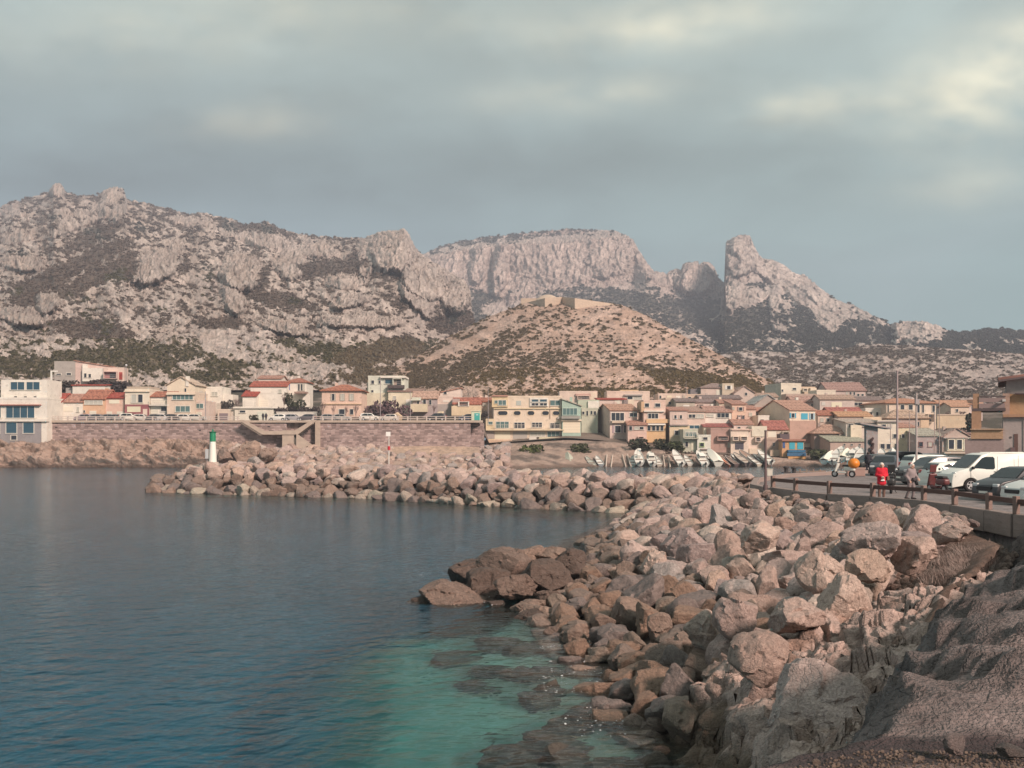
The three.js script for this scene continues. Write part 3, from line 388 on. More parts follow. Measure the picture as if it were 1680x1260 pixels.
// ---------------------------------------------------------------- the breakwater
const BWF = line([[-39.6, -110], [-27.5, -105], [-14, -98.6], [-2, -87.8], [7.7, -80.5], [13, -77]]);
const bwPoint = (a, b) => {                       // a: 0 tip .. 1 root, b: 0 front water .. 1 back water
  const x = lerp(-38, 21, a), z0 = BWF(x), w = 17, tip = sstep(0.0, 0.09, a), y = lerp(2.55, 2.15, a) * Math.min(sstep(0, 0.36, b), sstep(1, 0.7, b)) * (0.35 + 0.65 * tip);
  return V(x - b * 3.5, y - 0.25, z0 - w * (b + (1 - tip) * 0.12 * (0.5 - b)) );
};
{
  const rows = []; for (let j = 0; j <= 40; j++) { const row = []; for (let i = 0; i <= 150; i++) { const b = -0.15 + 1.3 * j / 40, p = bwPoint(i / 150, clamp(b)); if (b < 0) { p.y += b * 10; p.z -= b * 17; } if (b > 1) { p.y -= (b - 1) * 10; p.z -= (b - 1) * 17; } p.y += -0.55 + 0.4 * fbm(p.x * 0.4, 5, p.z * 0.4, 3); row.push(p); } rows.push(row); }
  sheet('ground', rows, (p) => mul3([0.22, 0.165, 0.13], 0.8 + 0.5 * fbm(p.x, p.y, p.z, 3)), mGravel, 'rubble core under the boulders of the breakwater');
  const bw = thing('breakwater', 'long low breakwater of piled boulders reaching across the bay to a green and white light', 'breakwater', V(-8, 0, -100));
  const list = throwStones(16000, (a, b) => { const u = a * 1.02 - 0.02, v = Math.pow(b, 1.25) * 0.86; const p = bwPoint(Math.max(u, 0), v); if (u < 0) p.x += u * 60; return p; }, (k, r) => (k < 0.14 ? 0.78 + 0.5 * r() * r() : k < 0.45 ? 0.5 + 0.3 * r() : 0.3 + 0.22 * r()), 66, 0.7);
  for (const s of list) s.p.y += s.r * 0.22;
  layStones(bw, list, FARB, (s, r) => { const low = s.p.y - s.r * 0.25; return low < 0.08 && r() < 0.55 ? PALE[r() < 0.5 ? 0 : 1] : low < 0.95 + 0.35 * r() ? WETS[Math.floor(r() * 3)] : STONES[Math.floor(r() * 10)]; }, 67, 300);
}

// a little foam where the swell meets the rocks
scatter('foam', 'small patches of white foam at the foot of the rocks', new THREE.IcosahedronGeometry(1, 1).scale(1, 0.16, 0.6), new THREE.MeshStandardMaterial({ color: 0xffffff, roughness: 0.9 }), 260, 77, (r) => { const f = [[700, 942, 0.8], [690, 944, 0.4], [806, 990, 0.5], [806, 978, 0.3], [945, 1095, 0.8], [955, 1110, 0.7], [905, 1112, 0.5], [935, 1130, 0.6], [970, 1180, 0.7], [985, 1200, 0.5], [900, 1062, 0.3], [870, 1020, 0.3]][Math.floor(r() * 12)], D = EYE * F / (f[1] - CY), p = P(f[0], f[1], D), a = r() * 6.28, d = Math.pow(r(), 0.7) * f[2]; const k = 0.5 + 0.25 * r(); return { p: V(p.x + Math.cos(a) * d, 0.012 + 0.02 * r(), p.z + Math.sin(a) * d * 1.3), s: 0.012 + 0.05 * r() * r() * r(), tilt: 0.2, c: [k, k, k] }; });
// ================================================================ NEAR GROUND: spit, bedrock, grassy bank, path, car park
{
  const spit = thing('rocky_spit', 'dark low spit of weathered natural rock running out into the water', 'rocky spit', P(760, 985, 37));
  const o = spit.position, put = (px, py, D, sx, sy, sz, m, seed, ry = 0, rz = 0, planes = 12) => { const p = P(px, py, D).sub(o); part(spit, 'boulder', boulderG(seed, 16, 2.0, planes), m, [p.x, p.y, p.z], [0, ry, rz], [sx, sy * 0.8, sz]); };
  const dk = stoneMat([0.15, 0.11, 0.092], 0.14), md = stoneMat([0.24, 0.175, 0.145], 0.14), lt = stoneMat([0.33, 0.245, 0.2], 0.14);
  put(748, 985, 37, 1.6, 1.05, 1.3, md, 901, 0.3, 0.02); put(700, 990, 36.6, 0.7, 0.5, 0.7, dk, 902, 1.1, 0.1); put(830, 945, 39.5, 1.9, 1.25, 1.5, md, 903, 2.0, 0.05); put(858, 925, 41, 1.1, 0.95, 1.0, lt, 904, 0.7, 0.2); put(800, 965, 38, 1.2, 0.95, 1.1, dk, 905, 2.5, -0.1); put(775, 945, 40, 1.1, 1.0, 1.0, dk, 915, 1.2, 0);
  put(850, 965, 36.5, 0.95, 0.75, 0.9, md, 906, 1.7, 0.1); put(870, 993, 34.6, 0.72, 0.42, 0.6, lt, 907, 0.4, 0); put(905, 985, 34.8, 0.65, 0.6, 0.6, md, 908, 2.2, 0.1); put(815, 992, 36, 0.6, 0.32, 0.5, dk, 909, 1.3, 0); put(900, 915, 41, 0.75, 0.7, 0.7, lt, 910, 0.9, 0.1); put(935, 925, 40, 0.9, 0.8, 0.9, dk, 911, 1.9, 0);
  put(895, 950, 37.5, 1.0, 0.9, 1.0, dk, 912, 0.2, 0); put(870, 1012, 32.8, 0.5, 0.3, 0.5, dk, 913, 0.2, 0); put(912, 1045, 30.4, 0.45, 0.4, 0.45, md, 914, 0.2, 0);
}
{ // rocks under the water surface
  const shoal = thing('sunken_rocks', 'dark rocks under the clear turquoise water beside the near bank', 'rocks', V(-1, -1, -24));
  const o = shoal.position, r = rng(12), m = stoneMat([0.10, 0.085, 0.07]);
  for (const [px, py, D, s, y] of [[860, 1095, 25.6, 0.8, -0.35], [905, 1085, 26, 0.6, -0.3], [780, 1120, 25, 0.7, -0.9], [800, 1095, 26.5, 0.8, -0.8], [850, 1230, 19, 0.7, -0.5], [880, 1215, 19.4, 0.6, -0.45], [920, 1205, 19.8, 0.8, -0.4], [935, 1240, 18.7, 0.7, -0.35], [820, 1250, 18.4, 0.5, -0.6], [880, 1140, 23.2, 0.6, -0.35], [930, 1180, 21, 0.5, -0.3], [760, 1060, 28.5, 1.0, -1.0], [820, 1040, 29.5, 0.9, -0.6], [870, 1055, 28.6, 0.8, -0.4], [960, 1165, 21.6, 0.5, -0.15], [1000, 1245, 18.4, 0.6, -0.3], [1050, 1250, 18.2, 0.5, -0.15], [720, 1090, 26.5, 0.9, -1.7], [900, 1120, 24, .5, -.2]]) {
    const p = P(px, py, D).sub(o); part(shoal, 'boulder', NEARB[Math.floor(r() * 14)], m, [p.x, y - 1 + 1 - o.y - s * 0.3, p.z], [r(), r() * 6, r()], [s * 1.2, s * 0.75, s]);
  }
}
{ // natural limestone at the foot of the bank
  const rows = [], nu = 250, nv = 200;
  for (let j = 0; j <= nv; j++) { const row = []; for (let i = 0; i <= nu; i++) {
    const t = 0.585 + 0.33 * i / nu, s = -0.22 + 1.75 * j / nv, a = shoreAt(t), b = crestAt(t), x = lerp(a[0], b[0], s), z = lerp(a[1], b[1], s), cut = sstep(0.6, 0.66, t + 0.05 * fbm(x, z, 2, 3) + 0.04 * sstep(0.3, 0.6, s));
    const blocks = ridged(x * 0.42 + 3, 4.4, z * 0.42, 3, 0.5), fine = ridged(x * 1.5, 2.2, z * 1.5, 4, 0.6), step = sstep(0.05, 0.22, s + 0.16 * fbm(x * 0.8, 9, z * 0.8, 3)), crack = sstep(0.82, 0.96, ridged(x * 0.75 + 0.2 * fbm(x, z, 1, 3), 8, z * 0.55 + 0.3 * fbm(x, z, 4, 3), 2, 0.4));
    let y = -0.95 + 1.45 * sstep(-0.02, 0.3, s + 0.2 * fbm(x * 0.7, 9, z * 0.7, 3)) + 1.55 * clamp(s) + 0.5 * blocks * step + 0.15 * fine + 0.2 * fbm(x * 2.2, 1, z * 2.2, 4, 0.6) - 0.36 * crack + (s < 0 ? s * 4 : 0);
    y = lerp(-0.35 + 2.75 * Math.pow(clamp(s), 0.72) - 0.75, y, cut);
    const b1 = rubbleCells(x / 0.75 + 0.4 * fbm(x, z, 3, 3), z / 0.6 + 0.4 * fbm(x, z, 7, 3), 5), b2 = rubbleCells(x / 0.28 + 0.3 * n3(x * 2, z * 2, 1), z / 0.25, 29); y += cut * step * (0.34 * (b1[1] - 0.5) + 0.25 * b1[2] + 0.1 * (b2[1] - 0.5) - 0.16 * sstep(0.12, 0.02, b1[0]));
    const w = 0.2 * fine + 0.35 * ridged(x * 0.7, y * 0.9, z * 0.7, 4, 0.55), w2 = 0.25 * ridged(x * 0.9 + 5, y * 1.2, z * 0.9, 4, 0.55); row.push(V(x - w, y, z + w2));
  } rows.push(row); }
  sheet('bedrock', rows, (p, n) => { const k = 0.95 + 0.35 * fbm(p.x * 1.1, p.y * 1.1, p.z * 1.1, 4), dark = sstep(0.15, -0.12, p.y - 0.75 - 0.5 * fbm(p.x * 0.8, 3, p.z * 0.8, 3)), dirt = sstep(0.12, 0.4, fbm(p.x * 0.9 + 4, p.y, p.z * 0.9, 4)); return mul3(mix3(mix3([0.55, 0.43, 0.385], [0.38, 0.265, 0.215], dirt), [0.20, 0.145, 0.11], dark), k); }, new THREE.MeshStandardMaterial({ vertexColors: true, roughness: 0.95, map: scaled(T_SPECK, 1.5), bumpMap: scaled(T_ROCK, 1.7), bumpScale: 0.09 }), 'pale cracked limestone ledge at the foot of the near bank');
}
const LIP = [[0.9, 0], [1.0, -3.8], [1.25, -5.2], [2.35, -6.0], [3.45, -8], [4.7, -10.5], [6.35, -13.5], [9.8, -19], [12.9, -24.2], [15.2, -28.8], [16.4, -31.8], [17.4, -34]], lipAt = along(LIP), lipY = line([[0, 4.14], [0.18, 4.05], [0.36, 3.92], [0.58, 3.45], [0.75, 3.1], [1, 3.0]]);
const bankY = (x, z, t, d) => lipY(t) + (0.27 * Math.min(d, 3.5) + 0.06 * Math.min(d, 14)) * sstep(5.8, 8, -z) * sstep(31, 24, -z) + 0.34 * fbm(x * 0.45, 2, z * 0.45, 4) * sstep(4.5, 8, -z) ;
{
  const rows = [];
  for (let j = 0; j <= 130; j++) { const row = []; for (let i = 0; i <= 220; i++) {
    const t = i / 220, l = lipAt(t), q = j / 130; let x, y, z;
    if (q < 0.35) { const f = q / 0.35, bulge = Math.sin(f * Math.PI) * 0.35 * (0.5 + ridged(l[0] * 0.6, l[1] * 0.6, 3, 3)), drop = 3.6 * (1 - f); x = l[0] - 0.55 * (1 - Math.pow(f, 2.2)) - bulge * 0.7; z = l[1] - 0.3 * (1 - f); y = bankY(l[0], l[1], t, 0) - drop + 0.12 * fbm(x * 2, f * 4, z * 2, 3); const w = 0.25 * ridged(x * 0.9, y * 1.1, z * 0.9, 4); x -= w; }
    else { const d = Math.pow((q - 0.35) / 0.65, 1.6) * 30; x = l[0] + d; z = l[1] + d * 0.05; y = bankY(x, z, t, d); const w = 0.25 * ridged(l[0] * 0.9, y * 1.1, l[1] * 0.9, 4) * sstep(0.4, 0.35, q); x -= w; }
    const cr = sstep(-5.7, -6.8, z), u = (x - z * 0.55), vv = (z + x * 0.55), e1 = ridged(u * 0.8, y * 0.8, vv * 0.28, 4, 0.6), e2 = ridged(x * 2.6, y * 2.6, z * 2.6, 3, 0.6), e3 = fbm(x * 5, y * 5, z * 5, 2); const b1 = rubbleCells(u / 0.8 + 0.4 * e3, vv / 1.7, 15), b2 = rubbleCells(x / 0.3, z / 0.3 + y / 0.3, 44); x -= cr * (0.16 * e1 + 0.05 * e2 + 0.08 * (b1[1] - 0.5)); y += cr * (0.2 * e1 + 0.07 * e2 + 0.03 * e3 + 0.1 * (b1[1] - 0.5) + 0.1 * b1[2] + 0.07 * (b2[1] - 0.5));
    row.push(V(x, y, z));
  } rows.push(row); }
  sheet('bank', rows, (p, n) => {
    const grassy = sstep(0.5, 0.95, n.y + 0.35 * fbm(p.x * 0.7, p.y, p.z * 0.7, 3)) * sstep(-5.8, -6.4, p.z), path = sstep(-5.4, -5.2, p.z + 0.25 * fbm(p.x * 1.8, 3, p.z, 3) + 0.03 * (p.x - 2)), darkBand = sstep(-6.05, -5.9, p.z + 0.2 * fbm(p.x * 2, 1, 1, 3)) * (1 - path), k = 0.85 + 0.5 * fbm(p.x * 2.2, p.y * 2, p.z * 2.2, 4);
    let c = mix3([0.245, 0.205, 0.20], [0.26, 0.215, 0.195], grassy); c = mix3(c, [0.33, 0.235, 0.2], sstep(0.15, 0.4, fbm(p.x * 0.35 + 7, 1, p.z * 0.35, 3)) * 0.6); c = mix3(c, [0.045, 0.03, 0.033], darkBand * 0.9); c = mix3(c, [0.34, 0.25, 0.22], path); return mul3(c, k);  // dark ragged strip between the path and the bank
  }, new THREE.MeshStandardMaterial({ vertexColors: true, roughness: 1, map: scaled(T_SPECK, 1.3), bumpMap: scaled(T_ROCK, 1.2), bumpScale: 0.10 }), 'earthy bank with dry grass above a dark rock face at the lower right');
}
// dry grass and weeds of the bank: tufts of thin bent blades
function tuftG(n, seed, h = 1, spread = 0.5) {
  const r = rng(seed), pos = [], uv = [];
  for (let i = 0; i < n; i++) { const a = r() * 6.283, l = h * (0.5 + 0.6 * r()), w = (0.012 + 0.012 * r()) * Math.min(1, h * 1.6), b = r() * Math.min(0.18, h), lean = spread * (0.3 + r()), c = Math.cos(a), s = Math.sin(a), at = (f, side) => [b * c + lean * f * f * l * c - side * w * (1 - f) * s, l * f * (1 - 0.25 * f * lean), b * s + lean * f * f * l * s + side * w * (1 - f) * c]; for (const [f0, f1] of [[0, 0.5], [0.5, 1]]) for (const [f, sd] of [[f0, -1], [f0, 1], [f1, 1], [f0, -1], [f1, 1], [f1, -1]]) { pos.push(...at(f, sd)); uv.push(f, sd); } }
  const g = new THREE.BufferGeometry(); g.setAttribute('position', new THREE.Float32BufferAttribute(pos, 3)); g.setAttribute('uv', new THREE.Float32BufferAttribute(uv, 2)); g.computeVertexNormals(); return g;
}
const mTint = flat(rgb(1, 1, 1), 0.95);
scatter('dry_grass', 'grey dead grass and weeds on the bank at the right', tuftG(18, 3, 0.13, 1.3), mTint, 16000, 14, (r) => { const t = 0.35 + 0.65 * r(), l = lipAt(t), d = Math.pow(r(), 1.5) * 16 + 0.05, x = l[0] + d, z = l[1] + d * 0.05; if (fbm(x * 0.5, 4, z * 0.5, 3) + 0.25 * sstep(12, 24, -z) < -0.02) return null; const k = 0.7 + 0.6 * r(), w = r(); return { p: V(x, bankY(x, z, t, d) - 0.02, z), s: 0.5 + 0.75 * r(), c: w < 0.55 ? [0.24 * k, 0.18 * k, 0.15 * k] : w < 0.85 ? [0.17 * k, 0.13 * k, 0.13 * k] : [0.12 * k, 0.115 * k, 0.07 * k] }; });
scatter('weeds', 'dry weeds growing along the foot of the kerb', tuftG(22, 4, 0.34, 1.0), mTint, 1500, 15, (r) => { const t = 0.28 + 0.32 * r(), b = crestAt(t), s = -0.2 - 1.6 * r() * r(), x = b[0] + s, z = b[1] + (r() - 0.5); const k = 0.7 + 0.6 * r(); return { p: V(x, 2.2 + 0.25 * fbm(x, 1, z, 3), z), s: 0.6 + 0.8 * r(), c: [0.25 * k, 0.195 * k, 0.17 * k] }; });
scatter('rubble', 'small broken stones lying on the red earth below the bank', TINY[0], STONES[1], 2600, 16, (r) => { const t = 0.46 + 0.2 * r(), s = 0.55 + 0.5 * r(), a = shoreAt(t), b = crestAt(t), x = lerp(a[0], b[0], s), z = lerp(a[1], b[1], s), k = 0.75 + 0.6 * r(); return { p: V(x, -0.6 + 2.75 * Math.pow(s, 0.72) + 0.25 * fbm(x * 0.7, 3, z * 0.7, 4), z), s: 0.05 + 0.13 * r() * r() * r() + 0.02 * r(), tilt: 3, c: [k, k * 0.92, k * 0.86] }; });
scatter('pebbles', 'pebbles on the reddish path at the bottom right corner', TINY[1], STONES[2], 5000, 17, (r) => { const t = 0.09 + 0.15 * r(), l = lipAt(t), d = 0.05 + 4 * r(), x = l[0] + d, z = l[1] + d * 0.05, k = 0.65 + 0.7 * r(); return { p: V(x, bankY(x, z, t, d) + 0.004, z), s: 0.006 + 0.022 * r() * r() * r() * r(), tilt: 3, c: [k, k * 0.95, k * 0.9] }; });
{
  const st = thing('boulder', 'rounded stone lying on the pebbly path at the bottom right', 'stone', P(1570, 1228, 5.5)); part(st, 'stone', boulderG(777, 14, 1, 10), STONES[5], [0, 0.02, 0], [0.2, 0.5, 0.1], [0.075, 0.055, 0.06]);
  const s2 = thing('boulder', 'grey flat stone on the pebbly path in the bottom right corner', 'stone', P(1655, 1232, 5.5)); part(s2, 'stone', boulderG(778, 12, 1, 10), WETS[2], [0, 0.0, 0], [0.1, 2.5, 0.1], [0.09, 0.035, 0.06]);
}
// ---------------------------------------------------------------- car park, kerb, guardrail
const PARK_Y = 3.05, RAIL = [[18.4, -29], [17.0, -30.9], [16.2, -32.9], [16.3, -35], [16.3, -37.7], [16.25, -40.4], [15.15, -43], [13.95, -45], [13.3, -48], [13.0, -51]];
{
  const sh = new THREE.Shape([...RAIL, [13.4, -56], [15.5, -64], [19.5, -72], [26, -79], [36, -85], [60, -87], [95, -87], [95, -18], [40, -18], [24, -24]].map(([x, z]) => new THREE.Vector2(x, -z)));
  const g = new THREE.ExtrudeGeometry(sh, { depth: 3.6, bevelEnabled: false }); g.rotateX(-Math.PI / 2); g.translate(0, PARK_Y - 3.6, 0);
  struct('car_park', g, new THREE.MeshStandardMaterial({ color: rgb(0.27, 0.245, 0.245), roughness: 0.95, map: scaled(T_SPECK, 6), bumpMap: scaled(T_GRIT, 0.8), bumpScale: 0.02 }), 'worn grey asphalt of the car park beside the harbour');
  const kerb = thing('kerb_wall', 'low concrete kerb wall in short blocks under the wooden guardrail', 'kerb', V(15, 2.7, -40)), rail = thing('guardrail', 'low wooden guardrail of posts and single planks along the car park edge', 'guardrail', V(15, 3.35, -40));
  const mc = new THREE.MeshStandardMaterial({ color: rgb(0.34, 0.27, 0.245), roughness: 0.95, map: scaled(T_PLASTER, 1.3), bumpMap: scaled(T_GRIT, 0.7), bumpScale: 0.03 }), mp = new THREE.MeshStandardMaterial({ color: rgb(0.30, 0.215, 0.19), roughness: 0.9, map: scaled(T_SPECK, 0.5), bumpMap: scaled(T_GRIT, 0.3, 1.5), bumpScale: 0.01 }), mr = new THREE.MeshStandardMaterial({ color: rgb(0.155, 0.085, 0.07), roughness: 0.85, map: scaled(T_SPECK, 0.9, 0.3), bumpMap: scaled(T_GRIT, 1.5, 0.15), bumpScale: 0.01 });
  const r = rng(4);
  for (let i = 0; i < RAIL.length; i++) {
    const a = V(RAIL[i][0], 0, RAIL[i][1]);
    if (i) { const b = V(RAIL[i - 1][0], 0, RAIL[i - 1][1]), l = a.distanceTo(b), yaw = Math.atan2(-(a.z - b.z), a.x - b.x), c = a.clone().lerp(b, 0.5);
      part(kerb, 'kerb_block', new RoundedBoxGeometry(l - 0.05, 0.75, 0.36, 2, 0.03), mc, [c.x - 15, 0.275 - 0.03 * r(), c.z + 40], [0, yaw, 0.008 * (r() - 0.5)]);
      part(rail, 'rail', new RoundedBoxGeometry(l - 0.02, 0.17, 0.07, 2, 0.015), mr, [c.x - 15, 0.40 - 0.02 * r(), c.z + 40 ], [0, yaw, 0.02 * (r() - 0.5)]); }
    part(rail, 'post', new RoundedBoxGeometry(0.2, 0.58, 0.15, 2, 0.02), mp, [a.x - 15, 0.27, a.z + 40], [0, 0.3 + 0.3 * r(), 0.03 * (r() - 0.5)]);
  }
  // the kerb goes on round the corner without a rail
  const K2 = [[13.0, -51], [13.2, -56], [15.3, -64], [19.3, -72], [25.8, -79], [36, -85.2]];
  for (let i = 1; i < K2.length; i++) { const a = V(K2[i][0], 0, K2[i][1]), b = V(K2[i - 1][0], 0, K2[i - 1][1]), l = a.distanceTo(b), c = a.clone().lerp(b, 0.5); part(kerb, 'kerb_block', new RoundedBoxGeometry(l, 0.6, 0.4, 2, 0.03), mc, [c.x - 15, 0.3, c.z + 40], [0, Math.atan2(-(a.z - b.z), a.x - b.x), 0]); }
}
// ================================================================ VILLAGE GROUND, SEA WALL
const gFrontD = line([[-200, 217], [786, 217], [800, 234], [930, 232], [1000, 230], [1100, 226], [1260, 224], [1330, 222], [1900, 222]]), gFrontPy = line([[-200, 690], [786, 690], [800, 727], [930, 718], [985, 722], [1050, 732], [1120, 742], [1260, 748], [1330, 754], [1450, 757], [1900, 757]]);
const gBackPy = line([[-200, 636], [600, 640], [700, 650], [1000, 655], [1350, 662], [1900, 662]]);
const yOf = (py, D) => EYE - (py - CY) / F * D;
const groundY = (px, D) => { const d0 = gFrontD(px), y0 = yOf(gFrontPy(px), d0), y1 = yOf(gBackPy(px), 318), flatEnd = px < 790 ? 229 : d0 + 3, t = clamp((D - flatEnd) / (318 - flatEnd)); return lerp(y0, y1, Math.pow(t, 0.9)); };
{
  const rows = []; for (let j = 0; j <= 50; j++) { const row = []; for (let i = 0; i <= 260; i++) { const px = -420 + i * 2320 / 260, d0 = gFrontD(px), D = d0 + (335 - d0) * j / 50, p = P(px, 700, D); p.y = groundY(px, D) + (j > 8 ? 0.5 * fbm(p.x * 0.12, 2, p.z * 0.12, 4) : 0) - (j === 0 ? 0.02 : 0); row.push(p); } rows.push(row); }
  sheet('ground', rows, (p) => { const k = 0.8 + 0.5 * fbm(p.x * 0.2, 1, p.z * 0.2, 4), g = sstep(-0.05, 0.15, fbm(p.x * 0.1, 5, p.z * 0.1, 4) + sstep(-245, -290, p.z) * 0.3 - 0.1); return p.x < -6 && p.z > -229 ? mul3([0.24, 0.22, 0.215], k) : mul3(mix3([0.33, 0.27, 0.23], [0.10, 0.09, 0.06], g), k); }, mGravel, 'streets and slopes the village stands on');
}
{ // shore below the village: natural rock on the left, sand and rubble in the middle, a stony slope behind the slipways
  const topPy = line([[-200, 729], [60, 729], [240, 724], [345, 727], [460, 735], [600, 733], [700, 731], [786, 733], [815, 728], [930, 722], [1000, 724], [1110, 742], [1260, 749], [1330, 755], [1500, 757]]), rows = [];
  for (let j = 0; j <= 70; j++) { const row = []; for (let i = 0; i <= 600; i++) {
    const px = -420 + i * 1920 / 600, q = j / 70, wild = sstep(440, 330, px), ramp = sstep(790, 1000, px), d1 = gFrontD(px) + 0.3, d0 = lerp(lerp(207, 192, sstep(340, 420, px)), 212, sstep(800, 1000, px)), D = lerp(d0, d1, q), y1 = yOf(topPy(px), d1);
    const prof = wild > 0.5 ? Math.pow(clamp(q * 1.35), 0.6) : Math.pow(q, lerp(0.6, 1.0, ramp)), p = P(px, 0, D); p.y = lerp(-1.2, y1, prof);
    const a = (0.5 + 1.5 * wild) * sstep(0, 0.2, q) * sstep(1, 0.85, q), r1 = ridged(p.x * 0.23 + p.y * 0.15, p.y * 0.4, p.z * 0.23, 4, 0.6), r2 = ridged(p.x * 0.6 + p.y * 0.5, p.y * 0.9, p.z * 0.6, 3, 0.6);
    const r3 = ridged(p.x * 1.7 + 3, p.y * 2.4, p.z * 1.7, 2); p.z += a * (1.3 * r1 + 0.5 * r2 + 0.2 * r3); p.y += a * (0.9 * (r1 - 0.3 - 0.5 * wild) + 0.5 * r2 + 0.16 * r3); p.r2 = r2; row.push(p);
  } rows.push(row); }
  sheet('rocky_shore', rows, (p, n) => { const px = CX + p.x / -p.z * F, k = (0.9 + 0.4 * fbm(p.x * 0.5, p.y * 0.6, p.z * 0.5, 4)) * (1 - 0.45 * sstep(0.1, 0.5, -p.r2)), sandy = sstep(560, 640, px) * sstep(800, 760, px) * sstep(2.2, 3.2, p.y), low = sstep(0.9, 0.3, p.y + 0.5 * n3(p.x * 0.3, 1, p.z)), weed = sstep(790, 840, px) * sstep(0.0, 0.25, fbm(p.x * 0.14, p.y * 0.2, p.z * 0.14, 4)); return mul3(mix3(mix3(mix3([0.42, 0.315, 0.255], [0.55, 0.40, 0.30], sandy), [0.12, 0.10, 0.085], weed * 0.8), [0.19, 0.135, 0.105], low), k); }, new THREE.MeshStandardMaterial({ vertexColors: true, roughness: 0.95, bumpMap: scaled(T_ROCK, 6), bumpScale: 0.5 }), 'rocky shore and stony slope between the water and the village');
  const heap = thing('rock_rubble', 'heaps of rough stones on the shore in front of the stone wall', 'rubble', P(560, 750, 200));
  const list = throwStones(6000, (a, b) => { const px = 355 + a * 480, D = 188 + 26 * b, d0 = lerp(192, 206, sstep(800, 1000, px)), q = clamp((D - d0) / (217 - d0)); if (px > 640 && px < 790 && b > 0.62) return null; const p = P(px, 0, D); p.y = lerp(-1.2, yOf(topPy(px), 217), Math.pow(q, 0.62)); return p; }, (k, r) => (k < 0.2 ? 1.0 + 0.5 * r() : 0.4 + 0.4 * r()), 71, 0.72);
  layStones(heap, list, FARB, (s, r) => STONES[Math.floor(r() * 10)], 72, 240);
  const outcrop = thing('rock_outcrop', 'large rounded rock outcrop behind the green and white light', 'rock', P(405, 755, 196));
  part(outcrop, 'rock', boulderG(411, 26, 2.2, 12), stoneMat([0.42, 0.31, 0.25], 0.2), [0, 1.6, 0], [0, 0.5, 0.1], [3.4, 2.9, 2.6]); part(outcrop, 'rock', boulderG(412, 20, 2.0, 12), stoneMat([0.38, 0.28, 0.23], 0.2), [4, 0.9, 0.4], [0, 1.5, 0.1], [2.2, 1.9, 2]); part(outcrop, 'rock', boulderG(413, 20, 2.0, 12), stoneMat([0.36, 0.265, 0.22], 0.2), [-4.2, 0.8, 0.8], [0, 2.5, 0.1], [2.4, 2.0, 2]);
}
// a flat outline in the photograph's pixels becomes a slab of that outline, facing the sea, at its distance; local to o
function slab(pts, D, thick, o) {
  const sh = new THREE.Shape(pts.map(([x, y]) => { const p = P(x, y, D); return new THREE.Vector2(p.x, p.y); })), g = new THREE.ExtrudeGeometry(sh, { depth: thick, bevelEnabled: false });
  g.translate(-o.x, -o.y, -D - thick - o.z); return boxUV(g, 1);
}
const T_MASON = tex(512, (u, v) => { const rows = 22, j = Math.floor(v * rows), f = v * rows - j, n = 9 + (j * 7) % 4, x = u * n + (j * 37 % 10) / 10, i = Math.floor(x) % n, g = x - Math.floor(x), h = PERM[(PERM[i] + j) & 255] / 255; const e = sstep(0, 0.12, f) * sstep(1, 0.86, f) * sstep(0, 0.06, g) * sstep(1, 0.93, g); return 0.35 * (1 - e) * 0 + e * (0.55 + 0.35 * h) + 0.12 * tfbm(u, v, 30, 3, 2); });
const T_MASONC = tex(512, (u, v) => { const rows = 22, j = Math.floor(v * rows), f = v * rows - j, n = 9 + (j * 7) % 4, x = u * n + (j * 37 % 10) / 10, i = Math.floor(x) % n, h = PERM[(PERM[i] + j) & 255] / 255, e = sstep(0, 0.14, f); const k = (0.72 + 0.32 * h) * lerp(0.72, 1, e) * (1 + 0.22 * tfbm(u, v, 3, 4, 7)); return [k, k * 0.985, k * 0.97]; }, true);
